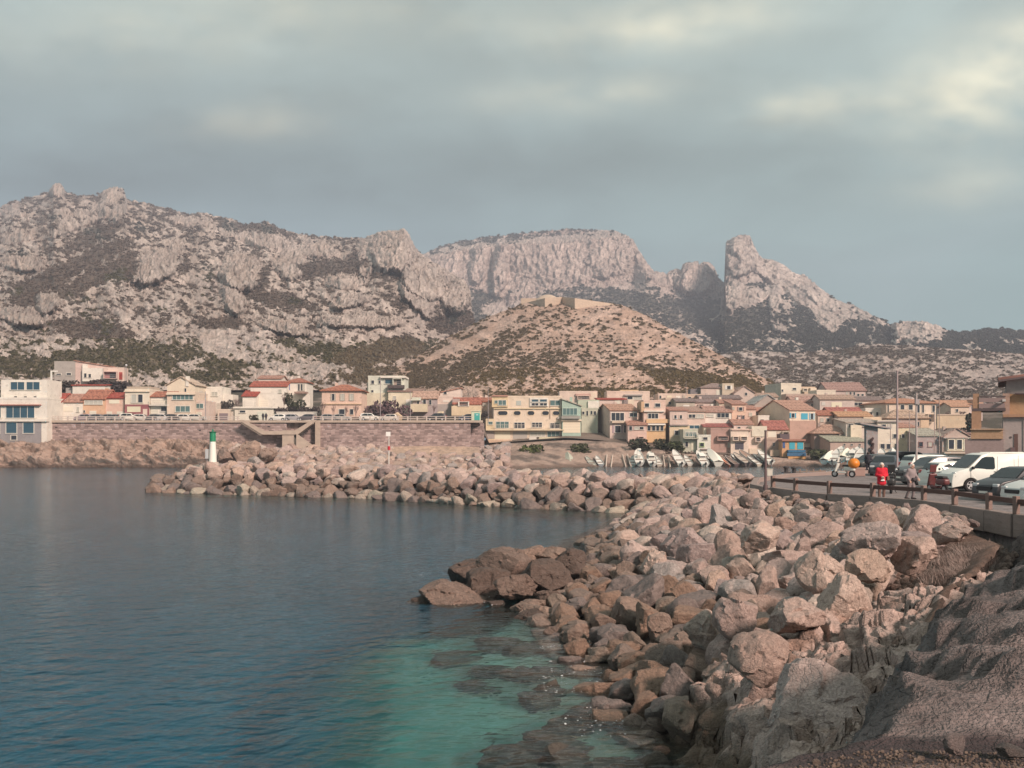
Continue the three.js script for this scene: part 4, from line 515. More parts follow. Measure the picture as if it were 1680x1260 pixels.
{
  const D = 216.5, w = thing('sea_wall', 'long grey-brown stone retaining wall with pale coping and a double stairway', 'wall', P(430, 728, D)), o = w.position;
  const ms = new THREE.MeshStandardMaterial({ color: rgb(0.45, 0.355, 0.34), roughness: 0.95, map: scaled(T_MASONC, 9, 7), bumpMap: scaled(T_MASON, 9, 7), bumpScale: 0.12 }), mc = new THREE.MeshStandardMaterial({ color: rgb(0.50, 0.42, 0.35), roughness: 0.95, map: scaled(T_PLASTER, 4) });
  for (const [a, b] of [[77, 214], [214, 352], [352, 470], [518, 650], [650, 772]]) part(w, 'wall_face', slab([[a, 742], [b, 742], [b, 692], [a, 692]], D, 2.5, o), ms);
  part(w, 'wall_face', slab([[470, 742], [518, 742], [518, 692], [470, 692]], D + 1.2, 2.5, o), ms);
  part(w, 'wall_corner', slab([[772, 742], [793, 742], [793, 694], [772, 692]], D + 4, 8, o), ms);
  part(w, 'coping', slab([[74, 693.2], [792, 693.2], [792, 689.6], [74, 689.6]], D - 0.35, 1.6, o), mc);
  part(w, 'pier', slab([[517, 742], [525, 742], [525, 692], [517, 692]], D - 0.5, 1, o), mc);
  part(w, 'buttress', slab([[69, 728], [76, 728], [76, 690], [69, 690]], D - 0.6, 1.2, o), mc);
  // the stair: two upper flights meet on a landing, one flight goes down from it
  part(w, 'stair_parapet', slab([[391, 689], [400, 689], [434, 707], [463, 707], [463, 713], [430, 713]], D - 2.6, 0.4, o), mc); part(w, 'stair_parapet', slab([[521, 689], [512, 689], [482, 707], [463, 707], [463, 713], [488, 713]], D - 2.6, 0.4, o), mc);
  part(w, 'stair_block', slab([[463, 740], [486, 740], [486, 706], [463, 706]], D - 2.4, 4, o), mc); part(w, 'stair_parapet', slab([[486, 740], [513, 740], [513, 731], [486, 711]], D - 3.2, 0.4, o), mc); part(w, 'landing', slab([[430, 713], [463, 713], [463, 710], [430, 710]], D - 2.2, 2.4, o), mc);
  const st = []; for (let i = 0; i < 14; i++) { const f = i / 14, q = (a, b) => lerp(a, b, f); for (const [xa, xb, ya, yb] of [[400, 432, 691, 711], [512, 486, 691, 711], [486, 510, 713, 730]]) { const p = P(q(xa, xb), q(ya, yb), D - 1.3).sub(o); st.push(boxG(0.42, 0.6, 2.2, p.x, p.y - 0.3, p.z)); } } part(w, 'steps', merge(st), mc);
  for (const [x, y] of [[93, 694], [92, 701], [240, 705], [328, 706], [441, 700], [655, 694]]) part(w, 'drain', slab([[x - 2, y - 1], [x + 2, y - 1], [x + 2, y + 1], [x - 2, y + 1]], D - 0.05, 0.3, o), flat(rgb(0.05, 0.04, 0.04)));
  const rl = thing('promenade_railing', 'pale concrete railing along the top of the stone sea wall', 'railing', P(430, 690, D)), q = rl.position, ml = flat(rgb(0.50, 0.44, 0.39));
  for (let x = 80; x <= 776; x += 15.5) { if (x > 402 && x < 508) continue; const p = P(x, 690, D).sub(q); part(rl, 'post', BOX, ml, [p.x, 0.45, p.z], null, [0.26, 0.95, 0.26]); }
  for (const [a, b] of [[80, 394], [514, 776]]) for (const y of [0.86, 0.45]) { const p = P(a, 690, D).sub(q), r = P(b, 690, D).sub(q); part(rl, 'rail', BOX, ml, [(p.x + r.x) / 2, y, p.z], null, [r.x - p.x, 0.11, 0.11]); }
}
// ================================================================ HOUSES
const GLASS = new THREE.MeshPhysicalMaterial({ color: rgb(0.03, 0.035, 0.045), roughness: 0.08, ior: 1.5 }), GLASSB = new THREE.MeshPhysicalMaterial({ color: rgb(0.035, 0.085, 0.12), roughness: 0.06 }), GLASST = new THREE.MeshPhysicalMaterial({ color: rgb(0.10, 0.17, 0.165), roughness: 0.1 }), CURTAIN = flat(rgb(0.42, 0.42, 0.37));
const plaster = new Map(); function wallMat(c) { const k = c.join(); if (!plaster.has(k)) plaster.set(k, new THREE.MeshStandardMaterial({ color: rgb(...c), roughness: 0.93, map: scaled(T_PLASTER, 7), bumpMap: scaled(T_GRIT, 3), bumpScale: 0.02 })); return plaster.get(k); }
function roofMat(c) { const k = 'r' + c.join(); if (!plaster.has(k)) plaster.set(k, new THREE.MeshStandardMaterial({ color: rgb(...c), roughness: 0.9, map: scaled(T_TILEC, 2.4), bumpMap: scaled(T_TILE, 2.4), bumpScale: 0.1 })); return plaster.get(k); }
const CREAM = [0.77, 0.67, 0.54], WHITE = [0.80, 0.765, 0.69], PEACH = [0.75, 0.59, 0.47], TAN = [0.63, 0.51, 0.41], GREY = [0.42, 0.385, 0.36], PINK = [0.67, 0.50, 0.43], ORANGE = [0.70, 0.47, 0.32], MAROON = [0.30, 0.115, 0.125], PALEG = [0.56, 0.57, 0.47], TEALW = [0.42, 0.56, 0.48], BROWN = [0.36, 0.25, 0.21];
const TERRA = [0.42, 0.18, 0.12], REDR = [0.40, 0.085, 0.06], PINKR = [0.47, 0.27, 0.21], GREYR = [0.25, 0.20, 0.19], TANR = [0.45, 0.33, 0.26], GREENR = [0.42, 0.44, 0.35];
const bm = (w, h, d, x = 0, y = 0, z = 0) => boxUV(boxG(w, h, d, x, y, z).toNonIndexed(), 1);
// roofs, local: width W, depth d, height h over y = 0, overhang e, tiles with thickness
function roofG(kind, W, d, h, e) {
  const w = W / 2 + e, z0 = e, z1 = -d - e, zm = -d / 2, t = 0.22; let q;
  if (kind === 'gable') q = [[[-w, 0, z0], [w, 0, z0], [w, h, zm], [-w, h, zm]], [[w, 0, z1], [-w, 0, z1], [-w, h, zm], [w, h, zm]]];
  else if (kind === 'front') q = [[[-w, 0, z1], [-w, 0, z0], [0, h, z0], [0, h, z1]], [[w, 0, z0], [w, 0, z1], [0, h, z1], [0, h, z0]]];
  else if (kind === 'mono') q = [[[-w, 0, z0], [w, 0, z0], [w, h, z1], [-w, h, z1]]];
  else if (kind === 'left') q = [[[-w, 0, z1], [-w, 0, z0], [w, h, z0], [w, h, z1]]];
  else if (kind === 'right') q = [[[w, 0, z0], [w, 0, z1], [-w, h, z1], [-w, h, z0]]];
  else { const k = Math.min(W / 2, d / 2) * 0.85; q = [[[-w, 0, z0], [w, 0, z0], [w - e - k, h, zm], [-w + e + k, h, zm]], [[w, 0, z1], [-w, 0, z1], [-w + e + k, h, zm], [w - e - k, h, zm]], [[w, 0, z0], [w, 0, z1], [w - e - k, h, zm]], [[-w, 0, z1], [-w, 0, z0], [-w + e + k, h, zm]]]; }
  const pos = [], uv = [];
  for (const f of q) {
    const A = f.map((a) => V(...a)), u = A[1].clone().sub(A[0]).normalize(), n = u.clone().cross(A[2].clone().sub(A[1])).normalize(), v = n.clone().cross(u), up = A.map((a) => a.clone().addScaledVector(n, t)), put = (P3) => { for (let i = 1; i < P3.length - 1; i++) for (const p of [P3[0], P3[i], P3[i + 1]]) { pos.push(p.x, p.y, p.z); const r = p.clone().sub(A[0]); uv.push(r.dot(u), r.dot(v)); } };
    put(up); put([...A].reverse()); for (let i = 0; i < A.length; i++) { const j = (i + 1) % A.length; put([A[i], A[j], up[j], up[i]]); }
  }
  const g = new THREE.BufferGeometry(); g.setAttribute('position', new THREE.Float32BufferAttribute(pos, 3)); g.setAttribute('uv', new THREE.Float32BufferAttribute(uv, 2)); g.computeVertexNormals(); return g;
}
function gableG(kind, W, d, h) { // the wall under the slopes, a closed solid
  const w = W / 2, pos = []; let A;
  if (kind === 'gable') A = [[-w, 0, 0], [-w, 0, -d], [-w, h, -d / 2], [w, 0, 0], [w, 0, -d], [w, h, -d / 2]];
  else if (kind === 'front') A = [[w, 0, 0], [-w, 0, 0], [0, h, 0], [w, 0, -d], [-w, 0, -d], [0, h, -d]];
  else if (kind === 'mono') A = [[-w, 0, 0], [-w, 0, -d], [-w, h, -d], [w, 0, 0], [w, 0, -d], [w, h, -d]];
  else { const s = kind === 'left' ? 1 : -1; A = [[w, 0, 0], [-w, 0, 0], [s * w, h, 0], [w, 0, -d], [-w, 0, -d], [s * w, h, -d]]; }
  for (const f of [[0, 2, 1], [3, 4, 5], [0, 1, 4], [0, 4, 3], [1, 2, 5], [1, 5, 4], [2, 0, 3], [2, 3, 5]]) for (const k of f) pos.push(...A[k]);
  const g = new THREE.BufferGeometry(); g.setAttribute('position', new THREE.Float32BufferAttribute(pos, 3)); g.computeVertexNormals(); g.setAttribute('uv', new THREE.Float32BufferAttribute(new Float32Array(pos.length / 3 * 2), 2)); return boxUV(g, 1);
}
const RH = rng(31);
function win(root, X, Y, w, h, type, z = 0, col) {
  const f = Math.min(0.13, w * 0.1), white = flat(col && type !== 's' ? rgb(...col) : rgb(0.62, 0.6, 0.53), 0.7);
  if (type === 'g') { const d = part(root, 'garage_door', BOX, flat(col ? rgb(...col) : rgb(0.64, 0.62, 0.52), 0.7), [X, Y, z + 0.02], null, [w, h, 0.1]); const s = []; for (let i = 1; i < 4; i++) s.push(boxG(0.96, 0.012, 0.3, 0, -0.5 + i / 4, 0.4)); part(d, 'groove', merge(s), flat(rgb(0.3, 0.28, 0.25)), [0, 0, 0]); return d; }
  if (type === 'd') { const d = part(root, 'door', BOX, flat(col ? rgb(...col) : rgb(0.2, 0.12, 0.1), 0.7), [X, Y, z + 0.03], null, [w, h, 0.12]); part(d, 'handle', BOX, flat(rgb(0.5, 0.5, 0.48), 0.4), [0.36, -0.05, 0.7], null, [0.06 / w, 0.12 / h, 0.5]); return d; }
  if (type === 'l') { // a covered balcony bay: floor, roof slab, side walls, and the house wall behind
    const dp = Math.min(1.3, 0.7 + h * 0.3), wm = root.children[0].material, t = 0.14, bay = part(root, 'loggia', merge([bm(w + 2 * t, t, dp, 0, h / 2 + t / 2, dp / 2), bm(w + 2 * t, t, dp, 0, -h / 2 - t / 2, dp / 2), bm(t, h, dp, -w / 2 - t / 2, 0, dp / 2), bm(t, h, dp, w / 2 + t / 2, 0, dp / 2)]), wm, [X, Y, z]);
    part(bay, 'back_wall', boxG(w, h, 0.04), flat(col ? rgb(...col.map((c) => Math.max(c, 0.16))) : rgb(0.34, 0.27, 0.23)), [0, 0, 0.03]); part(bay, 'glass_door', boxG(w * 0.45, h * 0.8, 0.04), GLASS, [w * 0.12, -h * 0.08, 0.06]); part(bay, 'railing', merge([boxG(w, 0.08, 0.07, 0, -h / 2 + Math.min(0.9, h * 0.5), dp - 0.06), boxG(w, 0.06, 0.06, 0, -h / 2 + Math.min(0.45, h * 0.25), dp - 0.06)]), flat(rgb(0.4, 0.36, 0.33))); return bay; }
  const sh = type === 'o' ? null : [];
  if (type === 'o') {
    const oval = (a, b) => { const s = new THREE.Shape(), r = b / 2, l = Math.max(a / 2 - r, 0.01); s.moveTo(-l, -r); s.lineTo(l, -r); s.absarc(l, 0, r, -Math.PI / 2, Math.PI / 2); s.lineTo(-l, r); s.absarc(-l, 0, r, Math.PI / 2, Math.PI * 1.5); return s; };
    const outer = oval(w + 0.3, h + 0.3); outer.holes.push(oval(w, h)); const fr = part(root, 'window', new THREE.ExtrudeGeometry(outer, { depth: 0.12, bevelEnabled: false, curveSegments: 10 }), flat(rgb(0.6, 0.5, 0.36)), [X, Y, z - 0.02]); part(fr, 'pane', new THREE.ExtrudeGeometry(oval(w, h), { depth: 0.05, bevelEnabled: false, curveSegments: 10 }), GLASS, [0, 0, 0.01]); return fr;
  }
  const n = Math.max(type === 'b' ? Math.round(w / 1.6) : Math.round(w / 0.95), 1); sh.push(boxG(w + 0.1, f, 0.16, 0, h / 2, 0), boxG(w + 0.24, f, 0.26, 0, -h / 2, 0.03), boxG(f, h, 0.15, -w / 2, 0, 0), boxG(f, h, 0.15, w / 2, 0, 0)); for (let i = 1; i < n; i++) sh.push(boxG(f * 0.7, h, 0.11, -w / 2 + w * i / n, 0, 0));
  const fr = part(root, 'window', merge(sh), white, [X, Y, z + 0.05]); const open = RH();
  part(fr, 'pane', BOX, type === 'b' ? GLASSB : type === 't' ? GLASST : open > 0.82 ? CURTAIN : GLASS, [0, 0, -0.02], null, [w - f, h - f, 0.06]);
  if (type === 's') { const m = flat(col ? rgb(...col) : rgb(0.3, 0.22, 0.18), 0.8); for (const s of [-1, 1]) { const k = Math.min(0.55, w * 0.42), q = part(fr, 'shutter', BOX, m, [s * (w / 2 + k / 2 + 0.03), 0, 0], null, [k, h + 0.1, 0.09]); q.userData.label = 'wooden shutter'; } }
  return fr;
}
const HOUSES = [];
function house(label, x0, x1, y0, y1, D, o = {}) {
  const c = (x0 + x1) / 2, k = D / F, h = thing(o.name ?? 'house', label, o.cat ?? 'house', P(c, y1, D), (o.yaw ?? 0) * Math.PI / 180), W = (x1 - x0) * k, Ht = (y1 - y0) * k, d = o.dep ?? 8, wm = wallMat(o.c ?? CREAM), foot = o.foot ?? 5;
  const [rk, yr, rc] = o.roof ?? ['flat'];
  part(h, 'wall', bm(W, Ht + foot, d, 0, (Ht - foot) / 2, -d / 2), wm);
  if (rk === 'flat') { const t = 0.18, pm = o.cap ? flat(rgb(...o.cap)) : wm, p = 0.4; part(h, 'parapet', merge([bm(W + 0.08, p, t, 0, Ht + p / 2 - 0.002, -t / 2 + 0.04), bm(W + 0.08, p, t, 0, Ht + p / 2 - 0.002, -d + t / 2 - 0.04), bm(t, p, d - 2 * t, -W / 2 + t / 2 - 0.04, Ht + p / 2 - 0.002, -d / 2), bm(t, p, d - 2 * t, W / 2 - t / 2 + 0.04, Ht + p / 2 - 0.002, -d / 2)]), pm); }
  else {
    const e = o.eave ?? 0.3, mid = rk === 'front' || rk === 'left' || rk === 'right' ? 0 : rk === 'mono' ? d : d / 2, Hr = Math.max((y1 - yr) * k * (1 + mid / D) - Ht, 0.35) ; const r = part(h, 'roof', roofG(rk, W, d, Hr, e), roofMat(rc), [0, Ht + 0.02, 0]);
    if (rk !== 'hip') part(h, 'gable_wall', gableG(rk, W, d, Hr), wm, [0, Ht - 0.01, 0]);
    if (rk !== 'mono' && RH() < 0.6) part(r, 'chimney', bm(0.6, 1.5, 0.6), wallMat(o.c ?? CREAM), [(RH() - 0.5) * W * 0.5, Hr * 0.75 + 0.3, -d * 0.6]);
  }
  for (const [a, b, e, f, t = 'w', col] of o.w ?? []) win(h, ((a + e) / 2 - c) * k, (y1 - (b + f) / 2) * k, (e - a) * k, (f - b) * k, t, o.wz ?? 0, col);
  for (const [a, b, e, f, dz, dd, col, nm = 'wing'] of o.v ?? []) { const kk = (D - dz) / F; part(h, nm, bm((e - a) * kk, (f - b) * kk, dd, ((a + e) / 2 - c) * kk, (y1 - (b + f) / 2) * kk, dz - dd / 2), nm === 'awning' || nm === 'shutter' ? flat(rgb(...col)) : wallMat(col)); }
  for (const [a, e, y, dz = 1.2, col = [0.55, 0.5, 0.42]] of o.bal ?? []) { const w = (e - a) * k, b = part(h, 'balcony', bm(w, 0.2, dz, 0, 0, 0), wallMat(o.c ?? CREAM), [((a + e) / 2 - c) * k, (y1 - y) * k, dz / 2 + 0.01]), rails = [boxG(w, 0.07, 0.07, 0, 1.0, dz / 2 - 0.05)]; for (let i = 0; i <= Math.round(w / 0.45); i++) rails.push(boxG(0.05, 0.9, 0.05, -w / 2 + 0.03 + (w - 0.06) * i / Math.round(w / 0.45), 0.55, dz / 2 - 0.05)); part(b, 'railing', merge(rails), flat(rgb(...col))); }
  HOUSES.push(h); return h;
}
// ---------------------------------------------------------------- left of the wide cream block, above the sea wall
{
  const m = house('white modern villa with two large blue windows at the left end of the sea wall', -30, 77, 655, 728, 214, { c: WHITE, dep: 10, foot: 2, w: [[10, 666, 57, 686, 'b'], [-20, 666, 2, 686, 'b'], [10, 693, 28, 711, 'b'], [38, 693, 56, 711, 'b'], [-22, 693, 0, 711, 'b'], [18, 714, 28, 722, 'w']], v: [[-32, 687.5, 79, 691.5, 0.5, 1.2, WHITE, 'cornice'], [-31, 691.5, 68, 729, 0.05, 0.5, [0.30, 0.29, 0.30], 'base_wall'], [-6, 623, 70, 656, -2, 7, WHITE, 'upper_floor'], [-30, 663.5, 68, 665, 0.7, 0.8, [0.35, 0.12, 0.09], 'awning']], roof: ['flat'] });
  const k = 216 / F; for (const [a, b, e, f, t] of [[10, 626.5, 33, 640, 'b'], [36, 626.5, 58, 640, 'b'], [16, 650, 21, 655], [32, 650, 37, 655], [48, 650, 53, 655]]) win(m, ((a + e) / 2 - 23.5) * k, (728 - (b + f) / 2) * k, (e - a) * k, (f - b) * k, t ?? 'w', -2);
}
house('grey and pink villa, left face painted grey for shade, with white terrace and dark loggia', 124, 186, 603, 626, 262, { c: [0.67, 0.52, 0.47], dep: 12, yaw: 6, roof: ['right', 592.5, PINKR], v: [[92, 593, 125, 627, 0.15, 12, [0.42, 0.39, 0.36], 'side_wing'], [138, 604, 174, 626, 1.2, 3, WHITE, 'terrace'], [172, 603, 205, 626, 1.6, 4, [0.72, 0.58, 0.5], 'terrace'], [137, 598, 145, 605, 0.6, 1, WHITE, 'chimney_stack']], w: [] });  // the side wing is the left face, its shade painted in grey
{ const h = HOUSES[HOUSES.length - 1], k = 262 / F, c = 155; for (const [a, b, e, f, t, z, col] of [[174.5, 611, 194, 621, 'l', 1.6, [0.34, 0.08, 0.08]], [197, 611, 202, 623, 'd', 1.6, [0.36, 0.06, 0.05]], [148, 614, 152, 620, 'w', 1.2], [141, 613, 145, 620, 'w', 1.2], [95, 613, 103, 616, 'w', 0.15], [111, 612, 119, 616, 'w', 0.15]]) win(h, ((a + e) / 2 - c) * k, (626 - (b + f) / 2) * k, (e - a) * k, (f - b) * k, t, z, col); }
house('white cottage with a thin dark red roof half hidden below the grey and pink villa', 119, 172, 633, 648, 244, { c: WHITE, roof: ['mono', 630, REDR], dep: 6, v: [[105, 636, 120, 648, -1, 5, GREY, 'side_wing']] });
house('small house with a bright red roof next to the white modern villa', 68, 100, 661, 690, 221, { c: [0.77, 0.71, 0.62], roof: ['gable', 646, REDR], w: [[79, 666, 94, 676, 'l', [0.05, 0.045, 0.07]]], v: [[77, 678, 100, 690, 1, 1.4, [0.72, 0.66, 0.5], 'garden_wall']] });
house('low white house with a faded pink roof and a wide white shutter', 97, 136, 661, 690, 222, { c: WHITE, roof: ['gable', 647, PINKR], w: [[126, 668, 130, 676], [99, 667, 120, 675, 'g', [0.7, 0.66, 0.55]]] });
house('orange house with a row of dark windows under a tiled roof with a skylight', 136, 172, 656, 690, 222, { c: ORANGE, roof: ['gable', 640, TERRA], w: [[139, 657, 168, 663.5], [147, 674, 158, 687, 'g'], [137, 673, 140, 677]] });
house('orange house with a white shuttered upper window beside its orange twin', 172, 204, 654, 690, 222.5, { c: [0.71, 0.50, 0.41], roof: ['gable', 645, REDR], w: [[179, 656, 196, 662, 'g', [0.72, 0.69, 0.55]], [175, 675, 184, 688, 'g'], [192, 675, 203, 688, 'g']] });
house('narrow cream house with two tall windows above a maroon ground floor', 205, 245, 641, 690, 221.5, { c: [0.77, 0.71, 0.59], dep: 9, w: [[216, 647, 224, 660.5], [226.5, 647, 234.5, 660.5]], v: [[205, 663.5, 245, 691, 0.12, 1, MAROON, 'ground_floor'], [205, 634, 244, 641, -1, 6, [0.5, 0.42, 0.34], 'roof_wall'], [204, 641, 246, 643, 0.35, 0.5, CREAM, 'cornice']] });
{ const h = HOUSES[HOUSES.length - 1], k = 221.5 / F; win(h, -5 * k, (690 - 671.5) * k, 22 * k, 9 * k, 'g', 0.12, [0.6, 0.57, 0.42]); win(h, 13.5 * k, (690 - 679) * k, 7 * k, 16 * k, 'd', 0.12, [0.6, 0.5, 0.42]); }
house('white house with long balconies and a pink tiled roof beside the maroon one', 247, 281, 652, 690, 222, { c: WHITE, roof: ['gable', 643, TERRA], w: [[250, 655, 272, 660, 'g', [0.7, 0.66, 0.55]], [264, 667, 274, 675], [248, 671, 260, 686, 'g']], bal: [[247, 280, 665, 1]] });
house('tan house with green glazed verandas below a white gable', 274, 320, 646, 690, 221, { c: [0.71, 0.59, 0.48], dep: 9, w: [[283, 647.5, 317, 656, 't'], [288, 666, 312, 676, 't']], v: [[274, 645, 321, 647.5, 0.5, 0.8, CREAM, 'cornice']] });
house('white gabled house above the green glazed verandas', 274, 320, 633, 650, 236, { c: [0.79, 0.70, 0.56], roof: ['front', 619, [0.6, 0.5, 0.4]], w: [[303, 637, 306, 644]], v: [[305, 617, 310, 634, 0.2, 1, WHITE, 'chimney_stack']] });
house('small tan house with a green blind beside a tall pole', 318, 336, 660, 690, 222, { c: [0.69, 0.56, 0.49], w: [[321, 662, 334, 670, 't'], [322, 676, 331, 688, 'g']] });
house('cream stone house behind the tan house with the green blind', 318, 338, 641, 662, 246, { c: TAN, roof: ['right', 634, PINKR], w: [[324, 647, 328, 652]] });
house('white cube house with one dark blue window behind bare trees', 336, 364, 637, 664, 244, { c: WHITE, w: [[347, 643, 357, 650]], v: [[355, 634, 358, 638, -2, 1, WHITE, 'chimney_stack'], [362, 647, 380, 662, -1, 5, WHITE, 'wing']] });
house('white house with a low red roof among bare trees', 398, 420, 651, 676, 240, { c: WHITE, roof: ['gable', 641, REDR], w: [[402, 657, 416, 668, 'g', [0.72, 0.68, 0.6]]] });
house('large white house with white shutters under a long red roof', 411, 470, 635, 678, 243, { c: WHITE, roof: ['gable', 626, [0.42, 0.13, 0.09]], w: [[417, 637, 444, 645, 'g', [0.72, 0.68, 0.6]], [457, 639, 462, 645], [421, 656, 440, 668, 'g', [0.7, 0.66, 0.56]]] });
house('white house with a bright blue shutter and three slit windows', 468, 503, 628, 668, 246, { c: WHITE, roof: ['hip', 621, TERRA], w: [[470.5, 628.5, 475.5, 640, 'd', [0.03, 0.08, 0.3]], [489, 630, 492, 641], [493.5, 630, 496.5, 641], [497.5, 630, 500, 641]], v: [[486, 643, 506, 646, 2.4, 2.4, BROWN, 'pergola'], [498, 646, 510, 668, 1, 3, WHITE, 'garden_wall']] });
house('low white flat-roofed house with a round bush in front on the promenade', 385, 454, 670, 690, 229, { c: [0.77, 0.74, 0.64], w: [[393, 673, 403, 677.5], [422, 675, 438, 688, 'g', [0.6, 0.62, 0.52]]], v: [[383, 667.5, 456, 670, 0.4, 7, WHITE, 'roof_slab'], [376, 672, 386, 690, -0.5, 5, [0.6, 0.55, 0.48], 'wing']] });
house('pink villa with a hipped tile roof and three grey-shuttered windows', 528, 593, 642, 690, 236, { c: [0.75, 0.56, 0.46], dep: 9, roof: ['hip', 632, [0.45, 0.19, 0.12]], eave: 0.5, w: [[544.5, 646, 549, 657, 's', [0.4, 0.36, 0.3]], [559.5, 646, 564, 657, 's', [0.4, 0.36, 0.3]], [574.5, 646, 579, 657, 's', [0.4, 0.36, 0.3]], [556, 671, 566, 680], [574, 671, 580, 680]], v: [[527, 662, 594, 663.5, 0.3, 0.5, [0.7, 0.52, 0.36], 'string_course']] });
house('white modern house with wide upper windows and a dark planted terrace', 604, 664, 619, 668, 248, { c: [0.67, 0.70, 0.61], dep: 9, w: [[609, 624, 614, 630], [621, 624, 625, 629.5], [631.5, 622, 643.5, 630, 'b'], [646, 622, 659, 632, 'l'], [632.5, 636, 638, 643], [609, 640, 613, 644]], v: [[624, 617, 666, 620, 0.8, 8, WHITE, 'roof_slab'], [602, 627, 607, 660, -0.5, 5, [0.6, 0.64, 0.56], 'wing'], [637, 632, 664, 637, 1.5, 1.5, [0.1, 0.08, 0.08], 'planter'], [597, 645, 637, 668, 0.8, 3, [0.68, 0.64, 0.5], 'terrace_wall']] });
house('long low white house with a flat brown roof edge beside the white modern house', 637, 690, 643, 668, 246, { c: [0.77, 0.72, 0.56], roof: ['mono', 637, BROWN], w: [[666, 655, 676, 664, 'g', [0.7, 0.68, 0.6]], [645, 650, 650, 656]] });
house('grey-pink house with tall arched windows and a pale two-tier roof', 677, 717, 655, 684, 238, { c: [0.42, 0.36, 0.36], roof: ['gable', 643, [0.55, 0.38, 0.3]], w: [[684, 658, 688, 664], [694, 655, 699, 664], [704, 656, 708, 664]], v: [[674, 663, 702, 676, 2, 2.5, [0.68, 0.6, 0.44], 'garden_wall'], [676, 652, 691, 657, 0.8, 1.2, PALEG, 'awning']] });
house('small cream house with a single dark window and a sloping roof on the hill foot', 716, 756, 646, 668, 252, { c: [0.77, 0.66, 0.59], roof: ['left', 637, PINKR], w: [[728, 641.5, 733, 647]] });
house('cream terrace house with an ochre band above a grey panel painted as yard shade', 718, 742, 652, 684, 240, { c: [0.75, 0.62, 0.54], w: [[727, 656.5, 737, 659.5, 'g', [0.72, 0.68, 0.6]]], v: [[718, 663, 742, 684, 0.06, 0.6, GREY, 'base_wall']] });  // grey base panel carries the shade of the yard in its colour
house('cream house with a red tiled veranda roof on white posts', 744, 788, 664, 684, 238, { c: [0.77, 0.66, 0.58], roof: ['gable', 653, [0.44, 0.17, 0.12]], w: [[754, 660, 769, 666, 'l', [0.14, 0.09, 0.09]]], v: [[752, 659, 754, 667, 1, 0.3, WHITE, 'post'], [768, 659, 770, 667, 1, 0.3, WHITE, 'post'], [741, 666, 790, 682, 0.8, 1.2, [0.74, 0.6, 0.42], 'garden_wall'], [742, 654, 754, 668, -0.5, 5, [0.45, 0.36, 0.33], 'side_wing']] });
house('small cream house with a red roof and one square window beside the wide cream block', 788, 808, 660, 684, 246, { c: [0.75, 0.64, 0.57], roof: ['gable', 653, TERRA], w: [[792, 662, 796, 666.5]] });
{
  const g = thing('garden_wall', 'long white garden wall under a dark hedge on the promenade', 'wall', P(487, 690, 228)); part(g, 'wall', bm(66 * 228 / F, 13 * 228 / F, 0.4, 0, 6.5 * 228 / F, 0), wallMat(WHITE)); part(g, 'coping', bm(67 * 228 / F, 0.2, 0.6, 0, 13 * 228 / F + 0.1, 0), wallMat(WHITE));
  const k = thing('kiosk', 'pale green booth with a turquoise poster panel at the right end of the promenade', 'booth', P(781, 691, 220)); part(k, 'cabin', new RoundedBoxGeometry(2.0, 2.1, 1.6, 2, 0.08), flat(rgb(0.55, 0.6, 0.45)), [0, 1.05, 0]); part(k, 'panel', BOX, flat(rgb(0.05, 0.36, 0.32), 0.5), [0.25, 0.95, 0.81], null, [1.15, 1.5, 0.06]); part(k, 'sign', BOX, flat(rgb(0.4, 0.6, 0.6), 0.5), [0.25, 1.35, 0.86], null, [0.5, 0.25, 0.04]); part(k, 'roof', boxG(2.3, 0.14, 1.9), flat(rgb(0.66, 0.66, 0.5)), [0, 2.17, 0]);
  const st = thing('boat_cover', 'rounded beige tarpaulin mound on the promenade in front of bare shrubs', 'tarpaulin', P(650, 690, 229)); part(st, 'tarpaulin', boulderG(501, 10, 0.8, 14), flat(rgb(0.55, 0.43, 0.29)), [0, 0.6, 0], null, [1.75, 1.5, 1.3]);
  const s2 = thing('boat_cover', 'pale beige tarpaulin mound beside a dark estate car on the promenade', 'tarpaulin', P(722, 690, 231)); part(s2, 'tarpaulin', boulderG(502, 10, 0.8, 14), flat(rgb(0.58, 0.47, 0.33)), [0, 0.7, 0], null, [1.2, 1.8, 1.2]);
}
